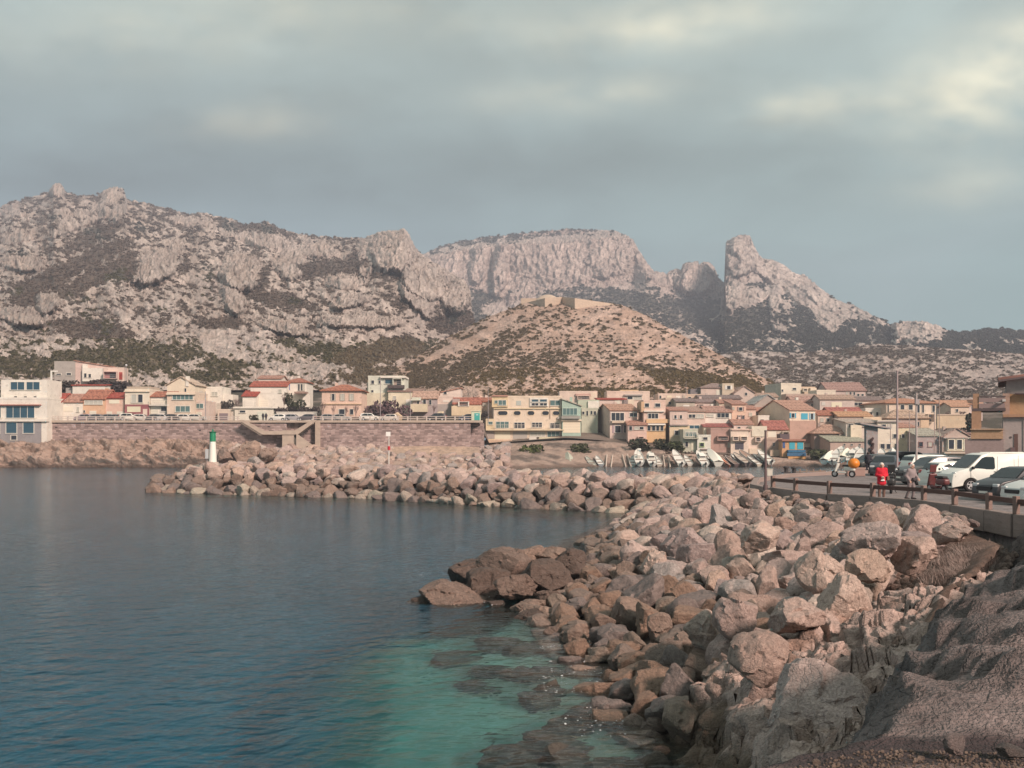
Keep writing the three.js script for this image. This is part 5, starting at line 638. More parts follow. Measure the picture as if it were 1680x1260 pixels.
// ---------------------------------------------------------------- the wide cream block and its neighbours
house('wide cream four-storey block with a row of oval windows', 810, 921, 652, 727, 238, { c: [0.77, 0.66, 0.53], dep: 10, cat: 'apartment block', name: 'apartment_block', foot: 3,
  w: [[817, 674.5, 832.5, 681, 'o'], [843, 674.5, 854, 681, 'o'], [865.5, 674.5, 876.5, 681, 'o'], [889.5, 674.5, 900.5, 681, 'o'], [907, 674.5, 917.5, 681, 'o'], [847, 657.5, 855, 665, 'g', [0.42, 0.46, 0.42]], [902.5, 656.5, 919, 665.5, 't'], [813.5, 691.5, 835, 702.5, 't'], [843.5, 693, 861, 703], [872.5, 693, 889.5, 701], [902.5, 694, 917.5, 703], [812, 708, 837, 720, 'g', [0.66, 0.64, 0.5]], [841.5, 708, 865, 720, 'g', [0.4, 0.38, 0.34]], [870, 709.5, 894, 716.5], [898, 708, 918.5, 717, 't']],
  v: [[807, 648, 833, 668, 0.5, 8, [0.74, 0.60, 0.38], 'top_floor'], [807, 648, 833, 650.5, 0.8, 8.4, PINKR, 'roof_edge'], [797, 687, 811, 727, 0.2, 8, [0.70, 0.6, 0.42], 'side_wing'], [869, 652.5, 899.5, 667, 0.25, 0.3, WHITE, 'loggia_frame'], [810, 669.5, 921, 671, 0.3, 0.5, [0.75, 0.64, 0.44], 'cornice'], [797, 704.5, 925, 706.2, 1.3, 1.5, [0.72, 0.62, 0.44], 'balcony_slab'], [793, 722, 840, 730, 1.6, 2, [0.62, 0.46, 0.34], 'terrace_wall'], [868, 717, 880, 723, 2.2, 0.4, WHITE, 'terrace_parapet'], [884, 717, 918, 723, 2.2, 0.4, [0.7, 0.66, 0.48], 'terrace_parapet'], [797, 706.5, 811, 720, 0.26, 0.3, GREY, 'base_wall']], bal: [[812, 837, 704, 1.2], [842, 864, 704, 1.2], [871, 895, 704, 1.2], [901, 920, 704, 1.2]] });  // grey base panel of the side wing has shade painted into its colour
{ const h = HOUSES[HOUSES.length - 1], k = 238 / F, c = 865.5; for (const [a, b, e, f, t, z] of [[811.5, 657, 816.5, 662, 't', 0.5], [817.5, 656.5, 830.5, 665, 't', 0.5], [872, 655, 883.5, 659.5, 'b', 0.25], [885.5, 655, 897.5, 659.5, 'b', 0.25], [872, 661, 883.5, 666, 'w', 0.25], [885.5, 661, 897.5, 666, 'w', 0.25], [801, 691.5, 808.5, 696.5, 't', 0.2]]) win(h, ((a + e) / 2 - c) * k, (727 - (b + f) / 2) * k, (e - a) * k, (f - b) * k, t, z); part(h, 'air_conditioner', BOX, flat(rgb(0.4, 0.38, 0.33)), [(916.5 - c) * k, (727 - 686) * k, 0.2], null, [0.6, 0.5, 0.4]); part(h, 'drainpipe', boxG(0.12, 30 * k, 0.12), flat(rgb(0.36, 0.28, 0.22)), [(902.5 - c) * k, (727 - 672) * k, 0.12]); }
house('pale green house with a sloping roof, a glazed upper floor and a white garage', 922, 953, 667, 714, 237, { c: TEALW, dep: 9, roof: ['right', 654.5, [0.5, 0.5, 0.42]], w: [[923, 669.5, 947, 681, 't', [0.45, 0.55, 0.48]], [923.5, 691, 952, 710, 'g', [0.74, 0.66, 0.5]]], v: [[921, 682.5, 951, 687, 1, 1.2, [0.36, 0.36, 0.33], 'balcony'], [921, 688, 954, 691, 0.4, 0.5, CREAM, 'cornice']] });
house('small white-green house with two square white windows in the gap beside the pale green house', 954, 981, 672, 693, 242, { c: PALEG, w: [[955, 675, 959, 680], [962, 674, 965, 682], [969, 674, 972, 680], [974, 674.5, 978, 681]], v: [[949, 656, 984, 672, -1, 6, [0.5, 0.56, 0.45], 'upper_floor'], [965, 658, 983, 671, -0.6, 2, WHITE, 'upper_floor']] });
house('tan flat-roofed block with a small covered terrace behind the pale green house', 918, 980, 644, 660, 262, { c: [0.75, 0.62, 0.53], w: [[948, 650, 966, 655, 'l']], v: [[944, 646, 969, 650, 0.4, 2, [0.46, 0.3, 0.25], 'awning'], [968, 644, 979, 656, 0.2, 4, CREAM, 'wing']] });
house('long tan flat-roofed block with a window band, topmost of the middle group', 996, 1066, 644, 664, 262, { c: [0.75, 0.61, 0.52], w: [[1029, 650, 1038, 655.5], [1039, 650, 1053, 655.5]], v: [[1018, 639.5, 1048, 645, -0.5, 6, [0.72, 0.54, 0.35], 'upper_floor'], [1024, 647, 1054, 649, 0.6, 1, GREY, 'awning']] });
house('cream house with a dull red roof edge between two tan blocks', 981, 1027, 656, 668, 252, { c: [0.73, 0.60, 0.54], roof: ['mono', 652.5, REDR], w: [[1009, 657, 1017, 663, 'g']], v: [[1023, 656, 1030, 666, 0.5, 3, [0.3, 0.25, 0.24], 'side_wing'], [1029, 655.5, 1040, 664, 0.4, 3, CREAM, 'wing']] });
house('peach house with a grey side gable, pink tiled roof and tall glazed doors', 1000, 1046, 674, 720, 237, { c: [0.67, 0.54, 0.48], dep: 11, yaw: 10, roof: ['gable', 664, [0.48, 0.30, 0.22]], w: [[1002, 677, 1024, 690.5], [1033, 677, 1046, 684], [1008, 698, 1018, 710, 's', [0.36, 0.28, 0.3]], [1023.5, 697.5, 1028.5, 710]], v: [[1002, 690.5, 1030, 694, 0.8, 1, [0.6, 0.5, 0.4], 'balcony']] });
house('small peach annex with a pink porch roof and two grey-shuttered windows', 1030, 1061, 698, 722, 233, { c: [0.71, 0.53, 0.46], roof: ['mono', 690, PINKR], dep: 5, w: [[1032, 699, 1037, 706, 's', [0.4, 0.3, 0.28]], [1041, 700, 1048, 705], [1049, 700, 1056, 705], [1047, 717, 1055, 722, 'l']] });
house('peach four-storey house with white ledges and a row of four ground windows', 1056, 1092, 659, 726, 235, { c: [0.75, 0.57, 0.48], dep: 10, w: [[1055.5 + 2, 661.5, 1065, 668], [1074.5, 661.5, 1083.5, 668], [1063, 678, 1080, 687]], v: [[1052, 659, 1057, 676, 0.1, 8, [0.66, 0.46, 0.3], 'side_wing'], [1056, 673.5, 1090, 675.5, 0.5, 1, WHITE, 'ledge'], [1060, 687.5, 1098, 694, 0.4, 1, [0.72, 0.5, 0.3], 'balcony'], [1060, 695, 1091, 697.3, 1.0, 1.2, WHITE, 'awning'], [1060, 697, 1092, 726, 0.45, 0.6, [0.72, 0.5, 0.29], 'ground_floor']] });
{ const h = HOUSES[HOUSES.length - 1], k = 235 / F; for (const [a, e] of [[1061.5, 1067], [1069, 1074.5], [1076, 1081], [1083, 1088]]) win(h, ((a + e) / 2 - 1074) * k, (726 - 702.5) * k, (e - a) * k, 8.5 * k, 'w', 0.46); }
house('tan house with pale double shutters beside the peach four-storey house', 1099, 1128, 674, 724, 234, { c: [0.67, 0.54, 0.48], dep: 9, roof: ['mono', 669, PINKR], w: [[1106, 681, 1110, 687, 's', [0.62, 0.5, 0.44]], [1115, 681, 1119, 687, 's', [0.62, 0.5, 0.44]], [1106, 706, 1119, 714]], v: [[1098, 696.5, 1129, 698.5, 0.9, 1.2, [0.3, 0.26, 0.25], 'balcony'], [1098, 699, 1131, 725, 0.5, 0.7, [0.7, 0.58, 0.42], 'ground_floor']] });
{ const h = HOUSES[HOUSES.length - 1], k = 234 / F; win(h, -1 * k, (724 - 710) * k, 13 * k, 8 * k, 'w', 0.52); }
house('peach house with two wide windows between shuttered and white houses', 1128, 1157, 676, 712, 236, { c: [0.69, 0.56, 0.49], roof: ['mono', 668, [0.46, 0.32, 0.26]], w: [[1129.5, 679.5, 1141, 686], [1143, 679.5, 1154.5, 686], [1130, 697.5, 1147.5, 703.5, 'b']] });
house('long white house with two dark window bands under a pink roof', 1157, 1200, 677, 700, 237, { c: WHITE, dep: 9, roof: ['gable', 667, [0.46, 0.29, 0.24]], w: [[1158.5, 679.8, 1170.5, 684], [1176, 677.5, 1196, 685.5]] });
house('tall orange house with small shuttered windows', 1201, 1224, 664, 700, 238, { c: [0.77, 0.55, 0.43], dep: 9, roof: ['mono', 657, PINKR], w: [[1212, 668, 1218, 674, 's', [0.28, 0.18, 0.16]], [1211, 681.5, 1214, 688, 's', [0.2, 0.12, 0.12]], [1217.5, 681.5, 1220.5, 688, 's', [0.2, 0.12, 0.12]], [1188 + 14, 668, 1205, 672]] });
house('house with grey slate roof and a white upper strip behind the tan shuttered house', 1109, 1140, 660, 676, 250, { c: [0.55, 0.50, 0.42], roof: ['gable', 654, GREYR], w: [[1121, 664.5, 1131, 668, 'g', [0.74, 0.72, 0.66]]] });
house('cream house with pink roof edge and grey slate gable behind the long white house', 1137, 1183, 661, 674, 254, { c: [0.71, 0.58, 0.53], roof: ['gable', 655, [0.3, 0.23, 0.22]], w: [[1146, 664, 1153, 667, 'l', [0.2, 0.1, 0.09]], [1168, 664.5, 1175, 666.5]] });
house('low cream house with a white shuttered front in the row under the hill', 1080, 1126, 648, 664, 264, { c: [0.73, 0.60, 0.52], w: [[1082, 649, 1085, 654], [1094, 649, 1102, 655, 'g', [0.72, 0.64, 0.48]], [1109, 649.5, 1116, 655, 'g', [0.74, 0.7, 0.62]]] });
house('low tan house with a short chimney beside the white shuttered low house', 1126, 1152, 649, 664, 266, { c: TAN, w: [[1129, 651, 1134, 655], [1144, 650, 1149, 653]], v: [[1130, 647, 1135, 650, -0.5, 2, [0.35, 0.3, 0.28], 'chimney_stack']] });
house('villa with a grey-pink gabled dormer standing above the roofs at the foot of the hill', 1150, 1205, 637, 660, 275, { c: [0.65, 0.53, 0.47], dep: 10, roof: ['hip', 629, [0.34, 0.26, 0.24]], v: [[1184, 629, 1203, 648, 0.8, 5, [0.64, 0.56, 0.44], 'dormer'], [1134, 638, 1146, 650, -1, 4, [0.24, 0.22, 0.23], 'side_wing']], w: [[1175, 640, 1182, 648, 'g']] });
{ const h = HOUSES[HOUSES.length - 1], k = 275 / F; win(h, (1194.5 - 1177.5) * k, (660 - 636) * k, 6 * k, 6 * k, 's', 0.8, [0.7, 0.7, 0.66]); }
house('tan gable-end house with one small window right of the dormer villa', 1204, 1238, 646, 664, 272, { c: [0.63, 0.52, 0.46], roof: ['front', 634, [0.4, 0.3, 0.25]], w: [[1222, 644, 1226, 649]] });
house('wide house with a dark grey roof below the dormer villa', 1148, 1216, 655, 668, 262, { c: [0.63, 0.52, 0.47], roof: ['gable', 648.5, GREYR], v: [[1148, 655, 1176, 662, 0.3, 2, [0.7, 0.52, 0.36], 'wing']], w: [[1180, 657, 1184, 661]] });
// front row by the slipways
house('grey-green glazed boat house at the top of the slipways', 1121, 1145, 707, 740, 228, { c: PALEG, dep: 7, w: [[1124, 725, 1129, 733], [1134, 724, 1142, 738, 'd', [0.64, 0.62, 0.48]], [1124, 709, 1143, 716, 't']], bal: [[1121, 1145, 719, 1.3]] });
house('small white house with green window frames at the top of the slipways', 1144, 1166, 716, 740, 227, { c: [0.75, 0.76, 0.68], w: [[1148, 726.5, 1155, 733, 'w', [0.4, 0.55, 0.25]], [1153, 717, 1161, 722]], v: [[1149, 736.5, 1164, 738.5, 0.3, 0.4, [0.25, 0.2, 0.18], 'step']] });
house('brown-pink boat house with a loggia and a shuttered window', 1166, 1199, 705, 744, 229, { c: [0.46, 0.31, 0.27], w: [[1181, 725.5, 1190, 736.5, 'g', [0.36, 0.24, 0.2]], [1194, 726, 1197, 734], [1177, 716, 1193, 722, 'l']] });
house('white upper house with a maroon tiled roof above the brown-pink boat house', 1155, 1207, 701, 716, 234, { c: [0.79, 0.74, 0.62], roof: ['gable', 694.5, [0.36, 0.14, 0.13]], w: [[1163, 707, 1177, 715, 'g', [0.6, 0.58, 0.46]], [1187, 707, 1195, 715]] });
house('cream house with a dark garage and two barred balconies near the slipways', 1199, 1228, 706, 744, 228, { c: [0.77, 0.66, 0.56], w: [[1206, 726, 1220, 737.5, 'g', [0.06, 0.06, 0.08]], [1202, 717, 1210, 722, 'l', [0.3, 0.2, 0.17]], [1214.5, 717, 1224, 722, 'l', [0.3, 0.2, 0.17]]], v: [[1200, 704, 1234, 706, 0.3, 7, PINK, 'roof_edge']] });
house('cream house topped by a white box at the end of the slipway row', 1228, 1258, 708, 746, 229, { c: [0.75, 0.64, 0.56], w: [[1238, 710, 1244, 713], [1247, 710, 1251, 717], [1239, 718, 1246, 724, 'l', [0.5, 0.4, 0.3]]], v: [[1233, 699, 1258, 716, 0.2, 4, [0.74, 0.7, 0.58], 'upper_floor'], [1228, 736, 1258, 746, 0.8, 1, CREAM, 'terrace_wall']] });
house('house with a wide red tiled roof in front of the blue-shuttered house', 1256, 1292, 706, 722, 233, { c: [0.65, 0.56, 0.47], roof: ['gable', 691, [0.42, 0.17, 0.14]], w: [[1260, 708, 1273, 717, 'g', [0.7, 0.68, 0.58]], [1283, 709, 1292, 720, 'l']] });
house('low house with a pink tiled roof between the orange house and the red roofs', 1204, 1235, 697, 708, 233, { c: [0.71, 0.58, 0.53], roof: ['gable', 689, [0.47, 0.28, 0.22]], w: [[1210, 700, 1215, 704]] });
house('house with bright blue shutters, a grey side gable and a long pink roof', 1293, 1340, 674, 726, 237, { c: [0.79, 0.68, 0.55], dep: 15, yaw: 14, roof: ['gable', 658, [0.48, 0.3, 0.23]], w: [[1296, 678, 1302, 685.5, 's', [0.03, 0.28, 0.42]], [1314, 678, 1326, 688, 'g', [0.04, 0.33, 0.45]], [1331, 678, 1336, 688, 's', [0.2, 0.4, 0.5]]], v: [[1293, 690, 1341, 727, 0.12, 0.6, [0.50, 0.34, 0.28], 'base_wall']] });
house('orange cabin with bright blue shutters and a blue balcony beside the slipways', 1283, 1319, 724, 758, 224, { c: [0.61, 0.37, 0.20], dep: 6, w: [[1284, 725, 1288, 735, 'd', [0.05, 0.1, 0.25]], [1295, 726, 1304, 737, 'g', [0.03, 0.35, 0.45]], [1308, 726, 1318, 737, 'g', [0.03, 0.35, 0.45]]], v: [[1291, 738, 1319, 742, 1.2, 1.2, [0.04, 0.16, 0.3], 'balcony'], [1289, 742.5, 1320, 748, 1.25, 0.2, [0.04, 0.12, 0.22], 'awning'], [1282, 720.5, 1321, 723.5, 0.5, 6.4, [0.4, 0.2, 0.15], 'roof_edge'], [1291, 748, 1320, 758, 1.1, 1, [0.66, 0.38, 0.16], 'base_wall']] });
house('stone boat house with a red tiled top beside the blue cabin', 1258, 1283, 722, 748, 227, { c: [0.46, 0.35, 0.29], w: [[1268, 726, 1271, 732]], v: [[1262, 738, 1285, 748, 1, 1, [0.66, 0.52, 0.4], 'terrace_wall'], [1282, 712, 1297, 724, -1, 3, [0.14, 0.11, 0.12], 'shed']] });
house('house with a large grey gable and a pale blue corrugated roof', 1238, 1282, 664, 690, 258, { c: [0.46, 0.40, 0.36], roof: ['front', 648, [0.45, 0.48, 0.47]], dep: 14, v: [[1224, 668, 1262, 675, 1, 4, PINKR, 'annex']] });
// right part
house('pale cube house with one upper window at the top of the right-hand houses', 1280, 1316, 631, 652, 285, { c: [0.73, 0.67, 0.56], dep: 10, yaw: 12, w: [[1300, 636, 1307, 640], [1281, 639, 1284, 643], [1318, 638, 1324, 642, 'l']], v: [[1315, 634, 1343, 648, -0.5, 8, [0.62, 0.5, 0.38], 'wing'], [1332, 636, 1343, 641, 0.2, 2, CREAM, 'parapet']] });
house('cream terrace house with flat roofs next to the pale cube house', 1340, 1371, 642, 658, 275, { c: [0.75, 0.68, 0.57], w: [[1346, 650, 1352, 653, 'l'], [1361, 651, 1366, 653]], v: [[1290, 646, 1342, 658, -0.2, 5, [0.5, 0.4, 0.34], 'wing']] });
house('long house with a pink gabled roof and a row of arcade windows on the skyline', 1358, 1420, 642, 654, 290, { c: [0.61, 0.50, 0.46], dep: 12, roof: ['gable', 627, [0.40, 0.26, 0.23]], w: [[1388, 643, 1391, 648], [1394, 643, 1397, 648], [1400, 643, 1403, 648], [1406, 646, 1410, 650], [1413, 646, 1417, 650]] });
house('tan house with a hipped tan roof in the middle of the right-hand roofs', 1345, 1402, 656, 672, 262, { c: [0.63, 0.54, 0.49], roof: ['gable', 648, TANR], w: [[1364, 660, 1381, 668, 'g', [0.72, 0.68, 0.5]], [1340 + 8, 660, 1354, 665, 'g', [0.56, 0.55, 0.5]]] });
house('house with pink roof and cream chimney behind the blue-shuttered house', 1300, 1348, 660, 675, 268, { c: [0.63, 0.50, 0.47], roof: ['gable', 650, [0.46, 0.3, 0.25]], w: [[1330, 663, 1336, 666]], v: [[1304, 652, 1308, 658, 1, 1, WHITE, 'chimney_stack']] });
house('cream house with a dark slate roof and tall pale windows', 1395, 1448, 658, 684, 264, { c: [0.73, 0.62, 0.54], roof: ['gable', 651, GREYR], w: [[1400, 660, 1415, 666], [1427, 660, 1433, 668, 'g', [0.74, 0.7, 0.58]], [1441, 662, 1444, 676]] });
house('house with a red tiled roof below the cream chimney roofs', 1362, 1416, 680, 696, 248, { c: [0.55, 0.40, 0.34], roof: ['gable', 669, [0.42, 0.16, 0.13]], w: [[1370, 684, 1376, 689]] });
house('house with an orange-tan roof and a pale right-hand gable', 1375, 1430, 684, 704, 243, { c: [0.55, 0.42, 0.36], roof: ['gable', 676, [0.56, 0.34, 0.2]], v: [[1416, 684, 1446, 698, 0.3, 5, [0.74, 0.6, 0.44], 'wing']], w: [[1438, 685, 1442, 689], [1390, 690, 1398, 697]] });
house('low grey house with a wide pink hipped roof near the blue cabin', 1336, 1396, 712, 734, 234, { c: [0.40, 0.33, 0.30], roof: ['hip', 698, [0.46, 0.31, 0.24]], eave: 0.7, w: [[1342, 713, 1352, 722, 'g', [0.36, 0.33, 0.32]], [1356, 713, 1366, 722, 'g', [0.36, 0.33, 0.32]], [1376, 713, 1390, 722, 'l']] });
house('white house with a curved corner wall and one grey window behind the concrete pylon', 1388, 1446, 694, 742, 232, { c: [0.65, 0.59, 0.53], dep: 9, roof: ['mono', 689, [0.5, 0.44, 0.38]], w: [[1391, 695, 1400, 702]], v: [[1394, 697, 1412, 722, 0.8, 3, [0.76, 0.68, 0.54], 'wing'], [1400, 696, 1446, 700, 0.4, 0.6, GREY, 'cornice']] });
house('low tan shed with a pale green roof left of the concrete pylon', 1362, 1420, 725, 744, 226, { c: [0.50, 0.39, 0.34], roof: ['mono', 716, GREENR], w: [[1384, 728, 1387, 731], [1396, 728, 1399, 731], [1409, 728, 1412, 731]] });
house('white three-storey house with wide dark windows right of the concrete pylon', 1440, 1472, 692, 752, 231, { c: [0.77, 0.71, 0.60], w: [[1446.5, 696, 1453.5, 702], [1456, 696, 1464, 701, 'g', [0.5, 0.48, 0.42]], [1444, 728, 1451.5, 737], [1454, 728, 1461, 737], [1468, 728, 1471, 737], [1465, 712, 1471, 719], [1479, 712, 1484, 718.5]], v: [[1438, 700, 1472, 725, -0.3, 1, [0.74, 0.7, 0.58], 'band'], [1464, 703, 1492, 752, -0.3, 7, [0.76, 0.66, 0.47], 'wing'], [1438, 690, 1476, 692.5, 0.5, 8, GREY, 'roof_edge']] });
house('tan villa with a row of tall dark windows under a wide orange roof', 1452, 1538, 662, 694, 252, { c: [0.69, 0.59, 0.49], dep: 12, yaw: 7, roof: ['hip', 654, [0.5, 0.27, 0.18]], eave: 0.6, w: [[1476, 664, 1483, 672.5], [1490, 664, 1497.5, 672.5], [1504.5, 664, 1509.5, 677], [1513.5, 664, 1517, 677], [1531, 664.5, 1536, 676], [1521, 680, 1530, 692, 'l'], [1454, 664, 1456, 678]] });
house('house with a tan pyramid roof and blank grey wall in front of the tan villa', 1456, 1523, 687, 708, 243, { c: [0.50, 0.40, 0.36], roof: ['hip', 673, [0.5, 0.38, 0.29]], eave: 0.5, w: [[1505, 692, 1508, 699]], v: [[1510, 687, 1524, 706, 0.1, 5, [0.7, 0.55, 0.4], 'wing']] });
house('grey house with a pale green roof and three small brown windows near the car park', 1504, 1547, 716, 752, 226, { c: [0.44, 0.37, 0.36], dep: 8, roof: ['mono', 705, [0.44, 0.44, 0.37]], w: [[1507, 725, 1514, 733, 'w', [0.3, 0.16, 0.14]], [1522.5, 725, 1529.5, 733, 'w', [0.3, 0.16, 0.14]], [1544, 725, 1548.5, 732.5, 'w', [0.4, 0.36, 0.36]]] });
house('cream-gabled house with a white three-part window beside the grey house', 1546, 1592, 718, 752, 225, { c: [0.52, 0.43, 0.38], roof: ['front', 703.5, [0.42, 0.33, 0.29]], w: [], v: [[1552, 719, 1591, 740, 0.7, 1, [0.78, 0.74, 0.6], 'bow_window'], [1545, 741, 1592, 744, 1.4, 1.6, [0.5, 0.42, 0.34], 'awning'], [1550, 744, 1592, 752, 0.5, 1, [0.7, 0.62, 0.48], 'base_wall'], [1545, 717, 1600, 719, 1.0, 1.4, [0.5, 0.42, 0.38], 'eave']] });
{ const h = HOUSES[HOUSES.length - 1], k = 225 / F; for (const [a, e] of [[1553.5, 1563], [1567, 1576], [1579.5, 1589]]) win(h, ((a + e) / 2 - 1569) * k, (752 - 729) * k, (e - a) * k, 16 * k, 'w', 0.72, [0.78, 0.74, 0.6]); }
house('low dark-roofed annex behind the cream-gabled house', 1560, 1604, 712, 722, 234, { c: [0.30, 0.23, 0.22], roof: ['mono', 706, [0.32, 0.22, 0.2]], w: [[1580, 714, 1586, 717]] });
house('row of far cottages with pale orange roofs behind bare trees at the right', 1542, 1612, 664, 678, 280, { c: [0.67, 0.56, 0.53], roof: ['gable', 657, [0.56, 0.33, 0.22]], w: [[1550, 667, 1554, 671], [1575, 667, 1579, 671]], v: [[1596, 655, 1612, 668, 0.5, 4, [0.6, 0.36, 0.25], 'wing']] });
{ const g = thing('garden_wall', 'tan garden wall with a bare shrub behind it on the right', 'wall', P(1562, 702, 238)); part(g, 'wall', bm(50 * 238 / F, 22 * 238 / F, 0.5, 0, 10 * 238 / F, 0), wallMat([0.62, 0.5, 0.36])); part(g, 'coping', bm(51 * 238 / F, 0.2, 0.8, 0, 21 * 238 / F + 0.1, 0), wallMat(TAN)); }
// the near building at the right edge, with an ochre balcony on a pier
{
  const D = 76, k = D / F, b = thing('harbour_building', 'large grey and ochre building with an open balcony at the right edge', 'building', P(1650, 766, D), -0.44), X = (px) => (px - 1650) * k, Y = (py) => (766 - py) * k, bxp = (n, x0, y0, x1, y1, z, d, m) => part(b, n, bm((x1 - x0) * k, (y1 - y0) * k, d, X((x0 + x1) / 2), Y((y0 + y1) / 2), z - d / 2), m);
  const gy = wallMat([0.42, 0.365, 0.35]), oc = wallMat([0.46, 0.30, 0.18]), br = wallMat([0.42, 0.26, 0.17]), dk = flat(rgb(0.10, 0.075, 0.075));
  bxp('wall', 1646, 685, 1790, 770, 0, 9, gy); bxp('wall', 1651, 617, 1790, 646, -0.5, 9, gy); bxp('ochre_wall', 1655, 646, 1790, 685, -0.4, 8.5, oc); bxp('corner_pier', 1645.5, 645.5, 1656, 685, 0.05, 1, wallMat([0.44, 0.3, 0.24]));
  const rf = part(b, 'roof', boxG(7.2, 0.3, 10.5), roofMat([0.36, 0.2, 0.17]), [X(1718), Y(612.5), -5], [0, 0, 0.13]); part(rf, 'gutter', boxG(7.2, 0.14, 0.16), flat(rgb(0.12, 0.09, 0.09)), [0, -0.1, 5.3]);
  bxp('pier', 1599, 672, 1613.5, 706, 0.1, 1.2, br); bxp('pier', 1601, 645, 1610, 672, 0.05, 1, br); bxp('balcony_floor', 1599, 669.5, 1650, 674, 0.12, 5, dk); bxp('balcony_front', 1610, 652.5, 1649, 659.5, 0.1, 0.15, flat(rgb(0.27, 0.2, 0.19))); bxp('balcony_front', 1610, 661.5, 1649, 669, 0.1, 0.15, flat(rgb(0.27, 0.2, 0.19))); bxp('handrail', 1610, 649.5, 1650, 651, 0.12, 0.2, dk);
  bxp('terrace_wall', 1598, 705, 1646, 720, 0.2, 5, wallMat([0.47, 0.31, 0.2])); bxp('terrace_coping', 1597, 703.2, 1647, 705, 0.35, 5.3, wallMat([0.5, 0.36, 0.26])); bxp('base_wall', 1589, 720, 1647, 770, 0.1, 6, wallMat([0.36, 0.28, 0.27])); bxp('string_course', 1646, 680, 1790, 684.5, 0.25, 0.6, wallMat([0.42, 0.25, 0.16])); bxp('door', 1662, 712, 1668, 742, 0.04, 0.2, flat(rgb(0.12, 0.07, 0.06))); bxp('vent', 1656, 716, 1659, 719, 0.03, 0.15, dk); bxp('lamp_bracket', 1645, 655, 1650, 659, 0.5, 0.4, flat(rgb(0.5, 0.48, 0.45))); bxp('ceiling_shadow_strip', 1664, 645, 1790, 647.2, 0.1, 0.6, dk); bxp('sign_panel', 1676, 684, 1700, 740, 0.06, 0.2, wallMat([0.46, 0.38, 0.36])); bxp('meter_box', 1657, 734, 1664, 742, 0.2, 0.3, flat(rgb(0.15, 0.1, 0.1)));  // dark strip under the ceiling is painted shade
}
// concrete pylon with a dark twisted sculpture
{
  const D = 150, k = D / F, p = thing('concrete_pylon', 'pale concrete pylon under a thin slanted roof slab carrying a dark twisted sculpture', 'pylon', P(1429, 762, D)); const m = new THREE.MeshStandardMaterial({ color: rgb(0.36, 0.32, 0.31), roughness: 0.9, map: scaled(T_PLASTER, 4) });
  part(p, 'shaft', bm(19 * k, 64 * k, 0.9, 0, 32 * k, 0), m); part(p, 'roof_slab', new RoundedBoxGeometry(4.6, 0.28, 2.4, 2, 0.08), m, [0.3, 52 * k + 1.0, 0], [0, 0, -0.16]);
  const tw = new THREE.CatmullRomCurve3([...Array(13)].map((_, i) => V(Math.sin(i * 1.15) * 0.16, i * 0.25, 0.12 * Math.cos(i * 1.15)))); part(p, 'sculpture', new THREE.TubeGeometry(tw, 60, 0.17, 8), flat(rgb(0.06, 0.035, 0.03)), [-0.1, 0.9, 0.65]); for (let i = 0; i < 5; i++) part(p, 'sculpture_knot', boulderG(620 + i, 3, 1), flat(rgb(0.06, 0.035, 0.03)), [-0.1 + 0.15 * (i % 2 ? 1 : -1), 1.1 + i * 0.62, 0.68], null, [0.24, 0.28, 0.2]);
}

